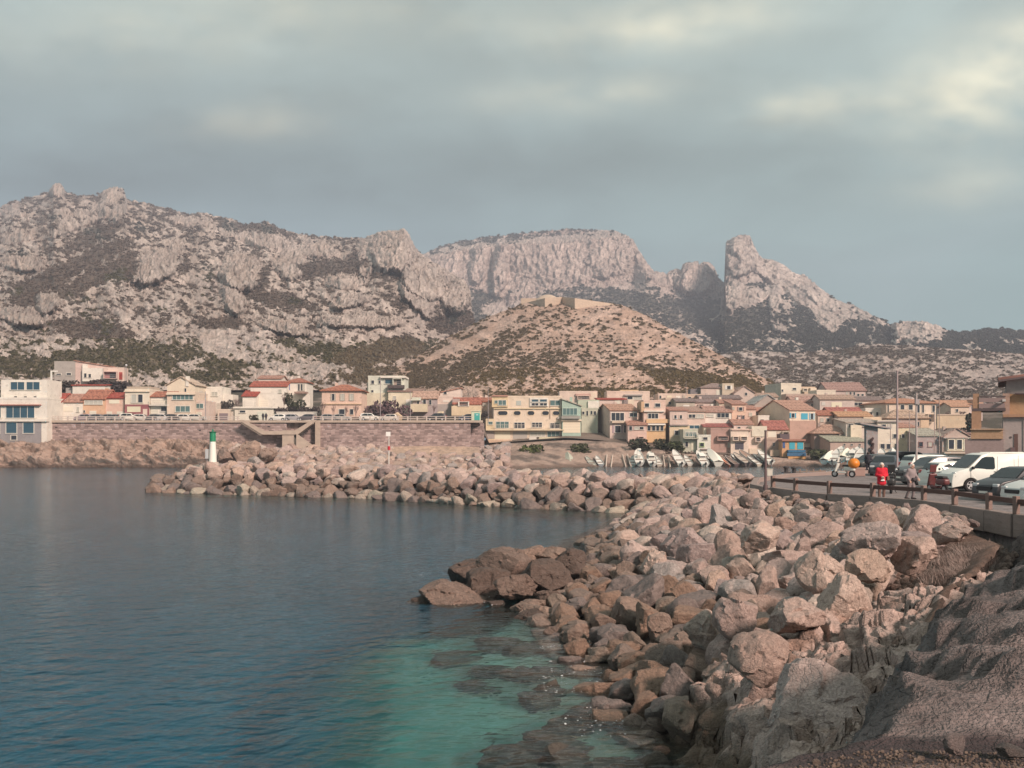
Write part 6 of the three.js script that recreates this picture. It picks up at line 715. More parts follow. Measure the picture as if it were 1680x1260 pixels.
for (const [label, x0, x1, y0, y1, D, o] of [
  ['small white upper storey above the red roofs right of the orange house', 1244, 1262, 684, 700, 240, { c: WHITE, w: [[1248, 688, 1253, 693]] }],
  ['narrow pink house squeezed between the orange house and the grey gable', 1224, 1240, 672, 694, 246, { c: [0.69, 0.54, 0.47], roof: ['gable', 666, PINKR], w: [[1229, 677, 1234, 683]] }],
  ['small cream cottage with a pink roof behind the long white house', 1180, 1204, 662, 676, 250, { c: CREAM, roof: ['gable', 656, PINKR], w: [[1186, 665, 1190, 670], [1194, 665, 1198, 670]] }],
  ['low pink-roofed cottage left of the pale cube house', 1240, 1276, 652, 666, 272, { c: [0.71, 0.58, 0.49], roof: ['gable', 645, TANR], w: [[1250, 655, 1255, 660]] }],
  ['tan cottage with a red roof right of the blue-shuttered house', 1342, 1366, 682, 704, 246, { c: [0.67, 0.54, 0.46], roof: ['gable', 674, TERRA], w: [[1346, 686, 1351, 692], [1356, 686, 1361, 692]] }],
  ['small grey house with two dark windows behind the low grey hipped house', 1394, 1412, 700, 716, 238, { c: GREY, roof: ['mono', 695, TANR], w: [[1397, 703, 1401, 708]] }],
  ['white cottage with a flat terrace behind the orange-tan roof', 1420, 1446, 672, 688, 254, { c: WHITE, w: [[1426, 676, 1431, 682], [1437, 676, 1441, 682]] }],
  ['pale cottage with an orange roof at the far right behind bare shrubs', 1560, 1590, 668, 682, 272, { c: [0.73, 0.60, 0.49], roof: ['gable', 661, [0.56, 0.34, 0.23]], w: [[1568, 671, 1572, 676]] }],
  ['small pale house with a pink roof between the tan villa and the white wing', 1472, 1500, 702, 720, 238, { c: [0.75, 0.66, 0.56], roof: ['gable', 695, PINKR], w: [[1478, 706, 1482, 711], [1489, 706, 1493, 711]] }],
  ['tan block with small windows behind the peach four-storey house', 1092, 1112, 655, 672, 254, { c: TAN, w: [[1097, 659, 1101, 664]] }],
  ['low cream house with a pink roof right of the grey-pink house', 702, 722, 662, 684, 243, { c: [0.73, 0.62, 0.52], roof: ['gable', 655, PINKR], w: [[708, 667, 712, 672]] }],
  ['small white cube above the tan house with the green blind', 340, 356, 664, 690, 232, { c: [0.69, 0.62, 0.54], w: [[344, 669, 350, 674], [346, 679, 352, 689, 'g']] }],
  ['low pale garage block between the bare trees on the promenade', 357, 378, 674, 690, 229, { c: [0.67, 0.58, 0.49], w: [[360, 678, 374, 689, 'g', [0.2, 0.16, 0.17]]] }],
  ['pink-roofed cottage on the slope behind the large white house', 424, 460, 622, 634, 266, { c: [0.75, 0.64, 0.56], roof: ['gable', 616, PINKR], w: [[436, 625, 441, 630]] }],
]) house(label, x0, x1, y0, y1, D, o);
{ // television aerials on some roofs
  const r = rng(64), m = flat(rgb(0.2, 0.18, 0.18)); HOUSES.forEach((h, i) => { if (i % 3) return; const b = new THREE.Box3().setFromObject(h.children[0]), a = part(h, 'aerial', barG(V(0, 0, 0), V(0, 2.6, 0), 0.035, 5), m, [(r() - 0.5) * 3, b.max.y - h.position.y, -2.5 - 2 * r()]); part(a, 'crossbar', boxG(0.9, 0.04, 0.04), m, [0, 2.4, 0]); part(a, 'crossbar', boxG(0.6, 0.04, 0.04), m, [0.05, 2.1, 0]); });
}
// ================================================================ LIGHT, MARKER, POLES
const STEEL = flat(rgb(0.30, 0.27, 0.27), 0.6), WHITEP = flat(rgb(0.74, 0.73, 0.66), 0.6), DARKP = flat(rgb(0.05, 0.045, 0.045), 0.7), WOOD = new THREE.MeshStandardMaterial({ color: rgb(0.36, 0.28, 0.23), roughness: 0.9, map: scaled(T_SPECK, 0.7), bumpMap: scaled(T_GRIT, 0.4), bumpScale: 0.01 });
{
  const L = thing('harbour_light', 'white and green harbour light tower at the end of the breakwater', 'light tower', P(349, 759, 113));
  part(L, 'tower', new THREE.CylinderGeometry(0.32, 0.43, 2.35, 24), WHITEP, [0, 1.15, 0]); part(L, 'top', new THREE.CylinderGeometry(0.32, 0.335, 1.02, 24), flat(rgb(0.012, 0.21, 0.10), 0.5), [0, 2.83, 0]); part(L, 'cornice', new THREE.CylinderGeometry(0.42, 0.36, 0.12, 24), flat(rgb(0.012, 0.18, 0.09), 0.5), [0, 3.36, 0]); part(L, 'lantern', new THREE.CylinderGeometry(0.09, 0.12, 0.3, 12), flat(rgb(0.02, 0.16, 0.09), 0.4), [0, 3.55, 0]); part(L, 'base', new THREE.CylinderGeometry(0.62, 0.7, 0.4, 20), flat(rgb(0.42, 0.36, 0.31)), [0, -0.12, 0]);
  const c = part(L, 'cabinet', new RoundedBoxGeometry(0.34, 1.05, 0.3, 2, 0.03), flat(rgb(0.42, 0.45, 0.46), 0.6), [-0.62, 0.95, 0.05]); part(c, 'pole', new THREE.CylinderGeometry(0.05, 0.05, 1.4, 8), STEEL, [0, -0.8, 0]);
  const M = thing('marker_pole', 'white marker pole with a white square board and a red band on the breakwater', 'marker', P(638, 764, 128)); part(M, 'pole', new THREE.CylinderGeometry(0.045, 0.06, 4.1, 10), WHITEP, [0, 2.0, 0]); part(M, 'board', new RoundedBoxGeometry(0.56, 0.56, 0.05, 2, 0.02), flat(rgb(0.8, 0.79, 0.74), 0.6), [-0.08, 3.95, 0.06]); part(M, 'red_band', new THREE.CylinderGeometry(0.17, 0.17, 0.48, 14), flat(rgb(0.5, 0.015, 0.03), 0.5), [0, 2.2, 0]);
  const pole = (name, label, px, py, D, h, r, m = STEEL, cat = 'pole', extra) => { const t = thing(name, label, cat, P(px, py, D)); part(t, 'pole', new THREE.CylinderGeometry(r * 0.75, r, h + 0.5, 10), m, [0, h / 2 - 0.25, 0]); part(t, 'cap', new THREE.CylinderGeometry(r * 0.9, r * 0.9, 0.08, 10), m, [0, h + 0.03, 0]); part(t, 'foot', new THREE.CylinderGeometry(r * 1.6, r * 1.8, 0.25, 10), m, [0, 0.1, 0]); extra?.(t); return t; };
  const arm = (h, dx) => (t) => { part(t, 'arm', barG(V(0, h, 0), V(dx, h + 0.15, 0), 0.04), STEEL); part(t, 'lamp', new RoundedBoxGeometry(0.6, 0.14, 0.25, 2, 0.05), flat(rgb(0.5, 0.48, 0.46)), [dx, h + 0.13, 0]); };
  pole('street_pole', 'dark slim pole standing at the far end of the wooden guardrail', 1256, 803, 50.5, 2.85, 0.07, flat(rgb(0.13, 0.09, 0.09)));
  pole('lamp_post', 'tallest grey lamp post, above the red-coated person in the car park', 1472, 784, 66, 6.85, 0.075, flat(rgb(0.33, 0.27, 0.27)), 'lamp post');
  pole('street_pole', 'pale square-topped post rising in front of the tan villa', 1503.5, 780, 64, 5.1, 0.07, flat(rgb(0.40, 0.35, 0.33)), 'pole', (t) => part(t, 'box', boxG(0.24, 0.3, 0.18), STEEL, [0, 4.6, 0.1]));
  const mast = (label, px, y0, y1, D, yards) => { const h = (y1 - y0) * D / F; return pole('boat_mast', label, px, y1, D, h, 0.09, flat(rgb(0.36, 0.28, 0.25)), 'mast', (t) => { for (const [f, w] of yards) part(t, 'spreader', boxG(w, 0.06, 0.06), STEEL, [0, h * f, 0]); }); };
  mast('slim mast with a cross-bar before the garden wall, right of the tan pyramid roof', 1533, 675, 752, 205, [[0.9, 2.2], [0.6, 1.2]]); mast('tallest slim mast beside the cream-gabled house with the white window', 1541, 648, 754, 206, [[0.3, 1]]); mast('mast with two cross-bars in front of the white three-storey house wing', 1492, 675, 756, 204, [[0.93, 2.6], [0.75, 2.2], [0.4, 1.6]]); mast('thin mast standing in front of the dark windows of the white three-storey house', 1461, 694, 757, 203, [[0.5, 1]]);
  pole('lamp_post', 'tall pole at the right end of the left house row on the promenade', 337, 690, 219, 6.2, 0.1, STEEL, 'lamp post', arm(6, -1)); pole('lamp_post', 'lamp post beside the dark loggia of the grey and pink villa', 207, 628, 258, 4.3, 0.09, STEEL, 'lamp post', (t) => part(t, 'globe', new THREE.SphereGeometry(0.28, 12, 8), flat(rgb(0.6, 0.6, 0.6)), [0, 4.4, 0]));
  pole('lamp_post', 'slim pole in front of the white modern house above the sea wall', 624, 690, 226, 9.5, 0.09, STEEL, 'lamp post'); pole('street_pole', 'thin pole in front of the low white house beside a bare hedge', 673, 690, 222, 6.3, 0.08, STEEL); pole('street_pole', 'thin aerial mast on the roofs under the right side of the round hill', 1125.5, 646, 263, 3.2, 0.06, STEEL); pole('street_pole', 'thin pole by the small cream house with a red roof', 801, 690, 226, 7.4, 0.07, STEEL);
  { const t = thing('house_porch', 'white slim portal frame standing left of the grey and pink villa', 'frame', P(87, 650, 250)); part(t, 'post', boxG(0.32, 6.3, 0.32), WHITEP, [-0.4, 3.1, 0]); part(t, 'beam', boxG(1.5, 0.3, 0.32), WHITEP, [0.35, 6.1, 0.002]); }
  const bol = thing('bollard', 'dark mooring bollard on the quay edge, left of the two', 'bollard', P(1290, 776, 80)); part(bol, 'post', new THREE.LatheGeometry([[0, 0], [0.2, 0], [0.16, 0.1], [0.15, 0.35], [0.24, 0.42], [0.22, 0.52], [0, 0.55]].map(([x, y]) => new THREE.Vector2(x, y)), 16), DARKP); part(bol, 'base', boxG(0.6, 0.08, 0.5), DARKP, [0, 0.02, 0]); const b2 = bol.clone(); b2.name = numbered('bollard'); b2.position.copy(P(1303, 777, 78)); tag(b2, 'dark mooring bollard on the quay edge, right of the two', 'bollard'); scene.add(b2);
  const bx = thing('utility_box', 'small white box on the quay behind the slim dark pole', 'box', P(1262, 781, 76)); part(bx, 'box', new RoundedBoxGeometry(0.42, 0.5, 0.4, 2, 0.04), flat(rgb(0.55, 0.53, 0.46)), [0, 0.25, 0]); part(bx, 'lid', boxG(0.46, 0.06, 0.44), flat(rgb(0.5, 0.48, 0.42)), [0, 0.52, 0]);
  const fn = thing('low_fence', 'low broken wooden fence at the corner of the car park', 'fence', P(1330, 780, 76)); for (let i = 0; i < 4; i++) part(fn, 'post', boxG(0.1, 0.5, 0.1), WOOD, [-0.8 + i * 0.5, 0.22, 0]); part(fn, 'rail', boxG(2.2, 0.08, 0.06), WOOD, [0, 0.3, 0.08], [0, 0, 0.03]);
  const wall = thing('low_wall', 'low brown concrete block on the car park edge under the sculpture', 'low wall', P(1403, 781, 74)); part(wall, 'block', new RoundedBoxGeometry(1.3, 0.55, 0.5, 2, 0.04), flat(rgb(0.3, 0.2, 0.17)), [0, 0.27, 0]); part(wall, 'coping', boxG(1.36, 0.08, 0.56), flat(rgb(0.36, 0.25, 0.21)), [0, 0.57, 0]);
}
// ================================================================ BOATS on the slipways
function hullG(L, B, H, o = {}) {
  const ns = 18, nr = 7, pos = [], st = (t) => { const b = B / 2 * Math.pow(Math.max(1 - Math.pow(t, o.bow ?? 2.6), 0), 0.62) * lerp(o.stern ?? 0.88, 1, sstep(0, 0.4, t)), sheer = H * (1 + 0.28 * t * t), keel = H * 0.75 * Math.pow(t, 5), r = []; for (let i = -nr; i <= nr; i++) { const f = Math.abs(i) / nr, y = keel + (sheer - keel) * Math.pow(f, 1.9), x = b * Math.sign(i) * Math.pow(f, 0.62); r.push(V(x, y, -t * L)); } return r; };
  const S = [...Array(ns + 1)].map((_, i) => st(i / ns)), tri = (a, b, c) => { for (const p of [a, b, c]) pos.push(p.x, p.y, p.z); };
  for (let i = 0; i < ns; i++) for (let k = 0; k < 2 * nr; k++) { tri(S[i][k], S[i][k + 1], S[i + 1][k + 1]); tri(S[i][k], S[i + 1][k + 1], S[i + 1][k]); }
  for (let k = 1; k < 2 * nr; k++) tri(S[0][0], S[0][k + 1], S[0][k]);
  const g = new THREE.BufferGeometry(); g.setAttribute('position', new THREE.Float32BufferAttribute(pos, 3)); g.computeVertexNormals(); const deck = [], D = S.map((r) => [r[0].clone(), r[2 * nr].clone()]), dt = (a, b, c) => { for (const p of [a, b, c]) deck.push(p.x * 0.97, p.y - 0.12, p.z); };
  for (let i = 0; i < ns; i++) { dt(D[i][0], D[i][1], D[i + 1][1]); dt(D[i][0], D[i + 1][1], D[i + 1][0]); } const dg = new THREE.BufferGeometry(); dg.setAttribute('position', new THREE.Float32BufferAttribute(deck, 3)); dg.computeVertexNormals();
  const edge = new THREE.CatmullRomCurve3([...D.map((d) => d[0]), ...D.map((d) => d[1]).reverse().slice(1)]), rim = new THREE.TubeGeometry(edge, 60, 0.055, 6);
  for (const q of [g, dg]) q.setAttribute('uv', new THREE.Float32BufferAttribute(new Float32Array(q.attributes.position.count * 2), 2));
  return { hull: g, deck: dg, rim, D };
}
const HULLS = { motor: hullG(5.4, 2.1, 0.95), big: hullG(6.4, 2.5, 1.15), row: hullG(4.4, 1.5, 0.65, { bow: 2 }), kayak: hullG(4.6, 0.75, 0.4, { bow: 2, stern: 0.3 }) };
function boat(label, px, py, D, kind, o = {}) {
  const t = thing('boat', label, 'boat', P(px, py, D), 0, 'small boats drawn up on the slipways'), h = HULLS[kind]; t.rotation.set((o.pitch ?? 21) * Math.PI / 180, (o.yaw ?? 0) * Math.PI / 180, (o.roll ?? 0) * Math.PI / 180, 'YXZ');
  const c = rgb(...(o.c ?? [0.74, 0.73, 0.66])), hm = flat(c, 0.45);
  part(t, 'hull', h.hull, hm); part(t, 'deck', h.deck, flat(rgb(...(o.deck ?? [0.62, 0.62, 0.57])), 0.6)); part(t, 'gunwale', h.rim, flat(rgb(...(o.rim ?? [0.5, 0.48, 0.44])), 0.6));
  const L = kind === 'big' ? 6.4 : kind === 'motor' ? 5.4 : 4.4, W = kind === 'big' ? 2.5 : kind === 'motor' ? 2.1 : 1.5, H = kind === 'big' ? 1.15 : kind === 'motor' ? 0.95 : 0.65;
  if (o.motor) { const e = part(t, 'outboard_motor', new RoundedBoxGeometry(0.36, 0.5, 0.45, 3, 0.12), DARKP, [0, H + 0.15, 0.25]); part(e, 'shaft', boxG(0.13, 0.95, 0.18), DARKP, [0, -0.65, 0.02]); part(e, 'propeller', new THREE.CylinderGeometry(0.16, 0.16, 0.06, 10), STEEL, [0, -1.1, 0.15], [1.57, 0, 0]); }
  if (o.cabin) { const g = new RoundedBoxGeometry(W * 0.62, 0.85, L * 0.28, 3, 0.12); const k = part(t, 'cabin', g, hm, [0, H + 0.3, -L * 0.52]); part(k, 'window', boxG(W * 0.5, 0.3, 0.04), GLASS, [0, 0.16, L * 0.14 + 0.005]); part(k, 'window', boxG(0.04, 0.3, L * 0.2), GLASS, [W * 0.31 + 0.005, 0.16, 0]); part(k, 'window', boxG(0.04, 0.3, L * 0.2), GLASS, [-W * 0.31 - 0.005, 0.16, 0]); }
  if (o.tower) { for (const s of [-1, 1]) part(t, 'tower_leg', barG(V(s * 0.5, H, -L * 0.4), V(s * 0.3, H + 1.7, -L * 0.45), 0.05), WHITEP); part(t, 'tower_top', new RoundedBoxGeometry(0.8, 0.25, 0.5, 2, 0.08), WHITEP, [0, H + 1.75, -L * 0.45]); part(t, 'console', new RoundedBoxGeometry(0.7, 0.8, 0.6, 2, 0.08), WHITEP, [0, H + 0.3, -L * 0.4]); }
  if (o.tarp) { const p = h.hull.attributes.position, g = h.deck.clone(), q = g.attributes.position; for (let i = 0; i < q.count; i++) { const w = clamp(1 - Math.abs(q.getZ(i) / L + 0.5) * 1.6); q.setY(i, q.getY(i) + 0.15 + (Math.abs(q.getX(i)) < 0.02 ? 0 : 0)); } const S = h.D, pos = []; for (let i = 0; i < S.length - 1; i++) { const m = (d, t) => V(0, (d[0].y) + 0.75 * Math.sin(Math.PI * clamp(0.15 + 0.8 * t)), d[0].z), A = m(S[i], i / S.length), Bq = m(S[i + 1], (i + 1) / S.length); for (const s of [0, 1]) for (const v of [S[i][s], A, Bq, S[i][s], Bq, S[i + 1][s]]) pos.push(v.x * 1.04, v.y + 0.05, v.z); } const tg = new THREE.BufferGeometry(); tg.setAttribute('position', new THREE.Float32BufferAttribute(pos, 3)); tg.computeVertexNormals(); tg.setAttribute('uv', new THREE.Float32BufferAttribute(new Float32Array(pos.length / 3 * 2), 2)); part(t, 'tarpaulin', tg, flat(rgb(...o.tarp), 0.8)); }
  if (o.bench !== false && !o.tarp) for (const f of [0.25, 0.62]) part(t, 'bench', boxG(W * 0.7, 0.06, 0.3), WOOD, [0, H - 0.02, -L * f]);
  part(t, 'cradle', merge([boxG(0.1, 0.1, L * 0.9, -W * 0.22, -0.08, -L * 0.45), boxG(0.1, 0.1, L * 0.9, W * 0.22, -0.08, -L * 0.45), boxG(W * 0.8, 0.12, 0.12, 0, 0.03, -L * 0.25), boxG(W * 0.8, 0.12, 0.12, 0, 0.03, -L * 0.6)]), flat(rgb(0.13, 0.095, 0.085)));
  return t;
}
boat('slim white rowing boat lying across the rocks, leftmost of the boats', 868, 760, 214, 'row', { yaw: 65, pitch: 16, c: [0.72, 0.72, 0.6], deck: [0.45, 0.45, 0.35] });
boat('grey-green covered boat on the stony slope left of the pale open boat', 935, 767, 214, 'motor', { c: [0.42, 0.45, 0.38], tarp: [0.40, 0.42, 0.34], motor: 1, yaw: 4 }); boat('pale green open boat on a dark rail left of the empty slip rails', 973, 767, 214, 'row', { c: [0.6, 0.62, 0.5], yaw: 18, deck: [0.35, 0.37, 0.32] });
boat('white motorboat with a small tower between the empty slip rails', 1049.5, 765, 213, 'motor', { motor: 1, tower: 1, pitch: 27 }); boat('white motorboat with a grey windscreen cabin beside the towered boat', 1070.5, 766, 213, 'motor', { motor: 1, cabin: 1, c: [0.68, 0.67, 0.6], pitch: 23 }); boat('plain white motorboat, alone right of the second pair of slip rails', 1117, 766, 213, 'motor', { motor: 1, yaw: 12, pitch: 28 });
boat('white cabin boat left of the big tarpaulin-covered boat', 1156, 767, 213, 'motor', { motor: 1, cabin: 1, yaw: 10, pitch: 28 }); boat('big white boat under a white tarpaulin next to the orange kayak', 1178, 766, 213, 'big', { tarp: [0.72, 0.71, 0.62], yaw: 10, pitch: 22, c: [0.7, 0.68, 0.6] }); boat('narrow orange kayak on the slipway beside the big covered boat', 1197, 766, 212.5, 'kayak', { c: [0.5, 0.12, 0.05], deck: [0.55, 0.16, 0.07], rim: [0.72, 0.6, 0.5], yaw: 28, pitch: 26, bench: false });
boat('dark brown rowing boat right of the orange kayak', 1208, 766, 213, 'row', { c: [0.12, 0.08, 0.075], deck: [0.2, 0.14, 0.12], yaw: 24 }); boat('dark grey boat with pale deck in the middle of the slipway row', 1226, 766, 213, 'motor', { c: [0.14, 0.12, 0.12], deck: [0.42, 0.36, 0.3], yaw: 24, motor: 1 }); boat('pale beige boat with dark rails left of the last white boat', 1245, 766, 213, 'row', { c: [0.58, 0.5, 0.4], yaw: 24 }); boat('white boat at the right end of the slipway row behind the dark pole', 1264, 763, 213, 'motor', { yaw: 20, motor: 1, pitch: 23 });
boat('white boat under a pointed white tarpaulin, left end of the right-hand boats', 1352, 762, 210, 'motor', { tarp: [0.7, 0.69, 0.6], yaw: -38, pitch: 16 }); boat('white boat with dark motor just right of the pointed tarpaulin', 1366, 763, 209, 'motor', { motor: 1, yaw: -30, pitch: 24 }); boat('large white covered boat, biggest of the right-hand boats', 1381, 759, 211, 'big', { tarp: [0.74, 0.72, 0.6], yaw: -30, pitch: 12 }); boat('white cabin boat left of the concrete pylon', 1396, 762, 209, 'motor', { cabin: 1, motor: 1, yaw: -25, pitch: 24 }); boat('white open boat close to the concrete pylon', 1408, 763, 207, 'motor', { yaw: -28, motor: 1, pitch: 26 }); boat('pale grey boat directly left of the concrete pylon', 1419, 761, 208, 'row', { c: [0.6, 0.6, 0.54], yaw: -20, motor: 1 });
boat('white boat right of the concrete pylon in front of the white three-storey house', 1446, 762, 209, 'motor', { yaw: -20, pitch: 24 }); boat('white tarpaulin-covered boat behind the tallest grey lamp post', 1462, 761, 210, 'motor', { tarp: [0.72, 0.7, 0.64], yaw: -24, pitch: 22 });
for (const [label, px, py, D, kind, o] of [['white boat half hidden right of the dark-windowed cabin boat', 1166, 761, 217, 'row', { yaw: 12 }], ['blue-grey open boat between the covered boat and the empty slip rails', 986, 766, 214, 'row', { c: [0.3, 0.34, 0.36], yaw: 10 }], ['white rowing boat left of the towered motorboat', 1038, 766, 214, 'row', { yaw: -8, c: [0.68, 0.66, 0.6] }], ['beige boat between two white motorboats right of the towered boat', 1082, 766, 214, 'row', { yaw: 4, c: [0.56, 0.5, 0.42] }], ['grey inflatable-shaped boat between the orange kayak and the dark grey boat', 1217, 763, 216, 'row', { c: [0.3, 0.29, 0.29], yaw: 24 }], ['pale boat with a brown deck behind the dark grey boat', 1235, 761, 217, 'motor', { deck: [0.3, 0.2, 0.15], yaw: 24, c: [0.6, 0.56, 0.5] }], ['small dark boat left of the last white boat on the slipway', 1254, 763, 215, 'row', { c: [0.1, 0.09, 0.1], yaw: 22 }], ['white boat with its bow up left of the plain white motorboat', 1132, 765, 215, 'row', { yaw: 6, c: [0.7, 0.69, 0.62] }], ['white boat at the back of the right-hand boats under the low tan shed', 1374, 752, 219, 'motor', { yaw: -30, pitch: 16 }], ['pale boat behind the white cabin boat near the concrete pylon', 1402, 753, 218, 'motor', { yaw: -28, pitch: 16, c: [0.62, 0.6, 0.56] }], ['white boat stacked behind the pointed tarpaulin boat', 1360, 754, 218, 'row', { yaw: -36, pitch: 14 }], ['white boat behind the first mast in front of the white wing', 1474, 759, 212, 'row', { yaw: -20, pitch: 18 }]]) boat(label, px, py, D, kind, o);
{ // empty wooden slip rails
  const R = [['two crossed pale wooden slip rails left of the towered boat', [[995.5, 746, 994, 767], [1005, 747, 1002, 768]]], ['two slanting pale wooden slip rails beside the towered boat', [[1021, 746, 1027, 767], [1029, 746, 1035.5, 766]]], ['pair of pale wooden slip rails between white motorboats', [[1088, 747, 1090.5, 766], [1097, 747.5, 1099.5, 767]]], ['three grey wooden slip rails among the stones left of the covered boat', [[887, 748, 885.5, 765], [891, 746, 891, 765], [895, 748, 894.5, 765]]]];
  for (const [label, bars] of R) { const t = thing('slip_rails', label, 'slip rails', P(bars[0][0], 760, 216)); for (const [x0, y0, x1, y1] of bars) part(t, 'rail', barG(P(x0, y0, 220).sub(t.position), P(x1, y1, 212.5).sub(t.position), 0.17, 4), flat(rgb(0.5, 0.42, 0.35))); }
}
// ================================================================ CARS
const TYRE = flat(rgb(0.012, 0.012, 0.013), 0.9), RIM = flat(rgb(0.45, 0.45, 0.45), 0.35), CARGLASS = new THREE.MeshPhysicalMaterial({ color: rgb(0.022, 0.03, 0.034), roughness: 0.06 }), CARDARK = flat(rgb(0.018, 0.018, 0.02), 0.6), LAMPW = new THREE.MeshPhysicalMaterial({ color: rgb(0.55, 0.56, 0.55), roughness: 0.15, clearcoat: 1 }), LAMPR = new THREE.MeshPhysicalMaterial({ color: rgb(0.35, 0.015, 0.015), roughness: 0.2, clearcoat: 1 });
const paint = (c) => new THREE.MeshPhysicalMaterial({ color: rgb(...c), roughness: 0.45, clearcoat: 0.35, clearcoatRoughness: 0.25 });
function plate(pts, t = 0.012) { const a = pts.map((p) => V(...p)), n = a[1].clone().sub(a[0]).cross(a[2].clone().sub(a[0])).normalize().multiplyScalar(t), b = a.map((p) => p.clone().add(n)), pos = [], f = (...v) => v.forEach((p) => pos.push(p.x, p.y, p.z)); for (let i = 1; i < a.length - 1; i++) { f(b[0], b[i], b[i + 1]); f(a[0], a[i + 1], a[i]); } for (let i = 0; i < a.length; i++) { const j = (i + 1) % a.length; f(a[i], a[j], b[j]); f(a[i], b[j], b[i]); } const g = new THREE.BufferGeometry(); g.setAttribute('position', new THREE.Float32BufferAttribute(pos, 3)); g.computeVertexNormals(); g.setAttribute('uv', new THREE.Float32BufferAttribute(new Float32Array(pos.length / 3 * 2), 2)); return g; }
const wheelG = (r, w) => { const g = new THREE.LatheGeometry([[r * 0.62, -w / 2], [r * 0.93, -w / 2], [r, -w / 2 + 0.04], [r, w / 2 - 0.04], [r * 0.93, w / 2], [r * 0.62, w / 2], [r * 0.62, -w / 2]].map(([x, y]) => new THREE.Vector2(x, y)), 28); g.rotateX(Math.PI / 2); return g; };
const rimG = (r, n = 5) => { const gs = [new THREE.CylinderGeometry(r * 0.16, r * 0.16, 0.06, 12).rotateX(Math.PI / 2).translate(0, 0, 0.07), new THREE.TorusGeometry(r * 0.59, r * 0.05, 6, 28).translate(0, 0, 0.085)]; for (let i = 0; i < n; i++) { const g = new RoundedBoxGeometry(r * 0.2, r * 0.5, 0.035, 2, 0.012); g.translate(0, r * 0.35, 0.075); g.rotateZ(i * 2 * Math.PI / n); gs.push(g); } return merge(gs); };
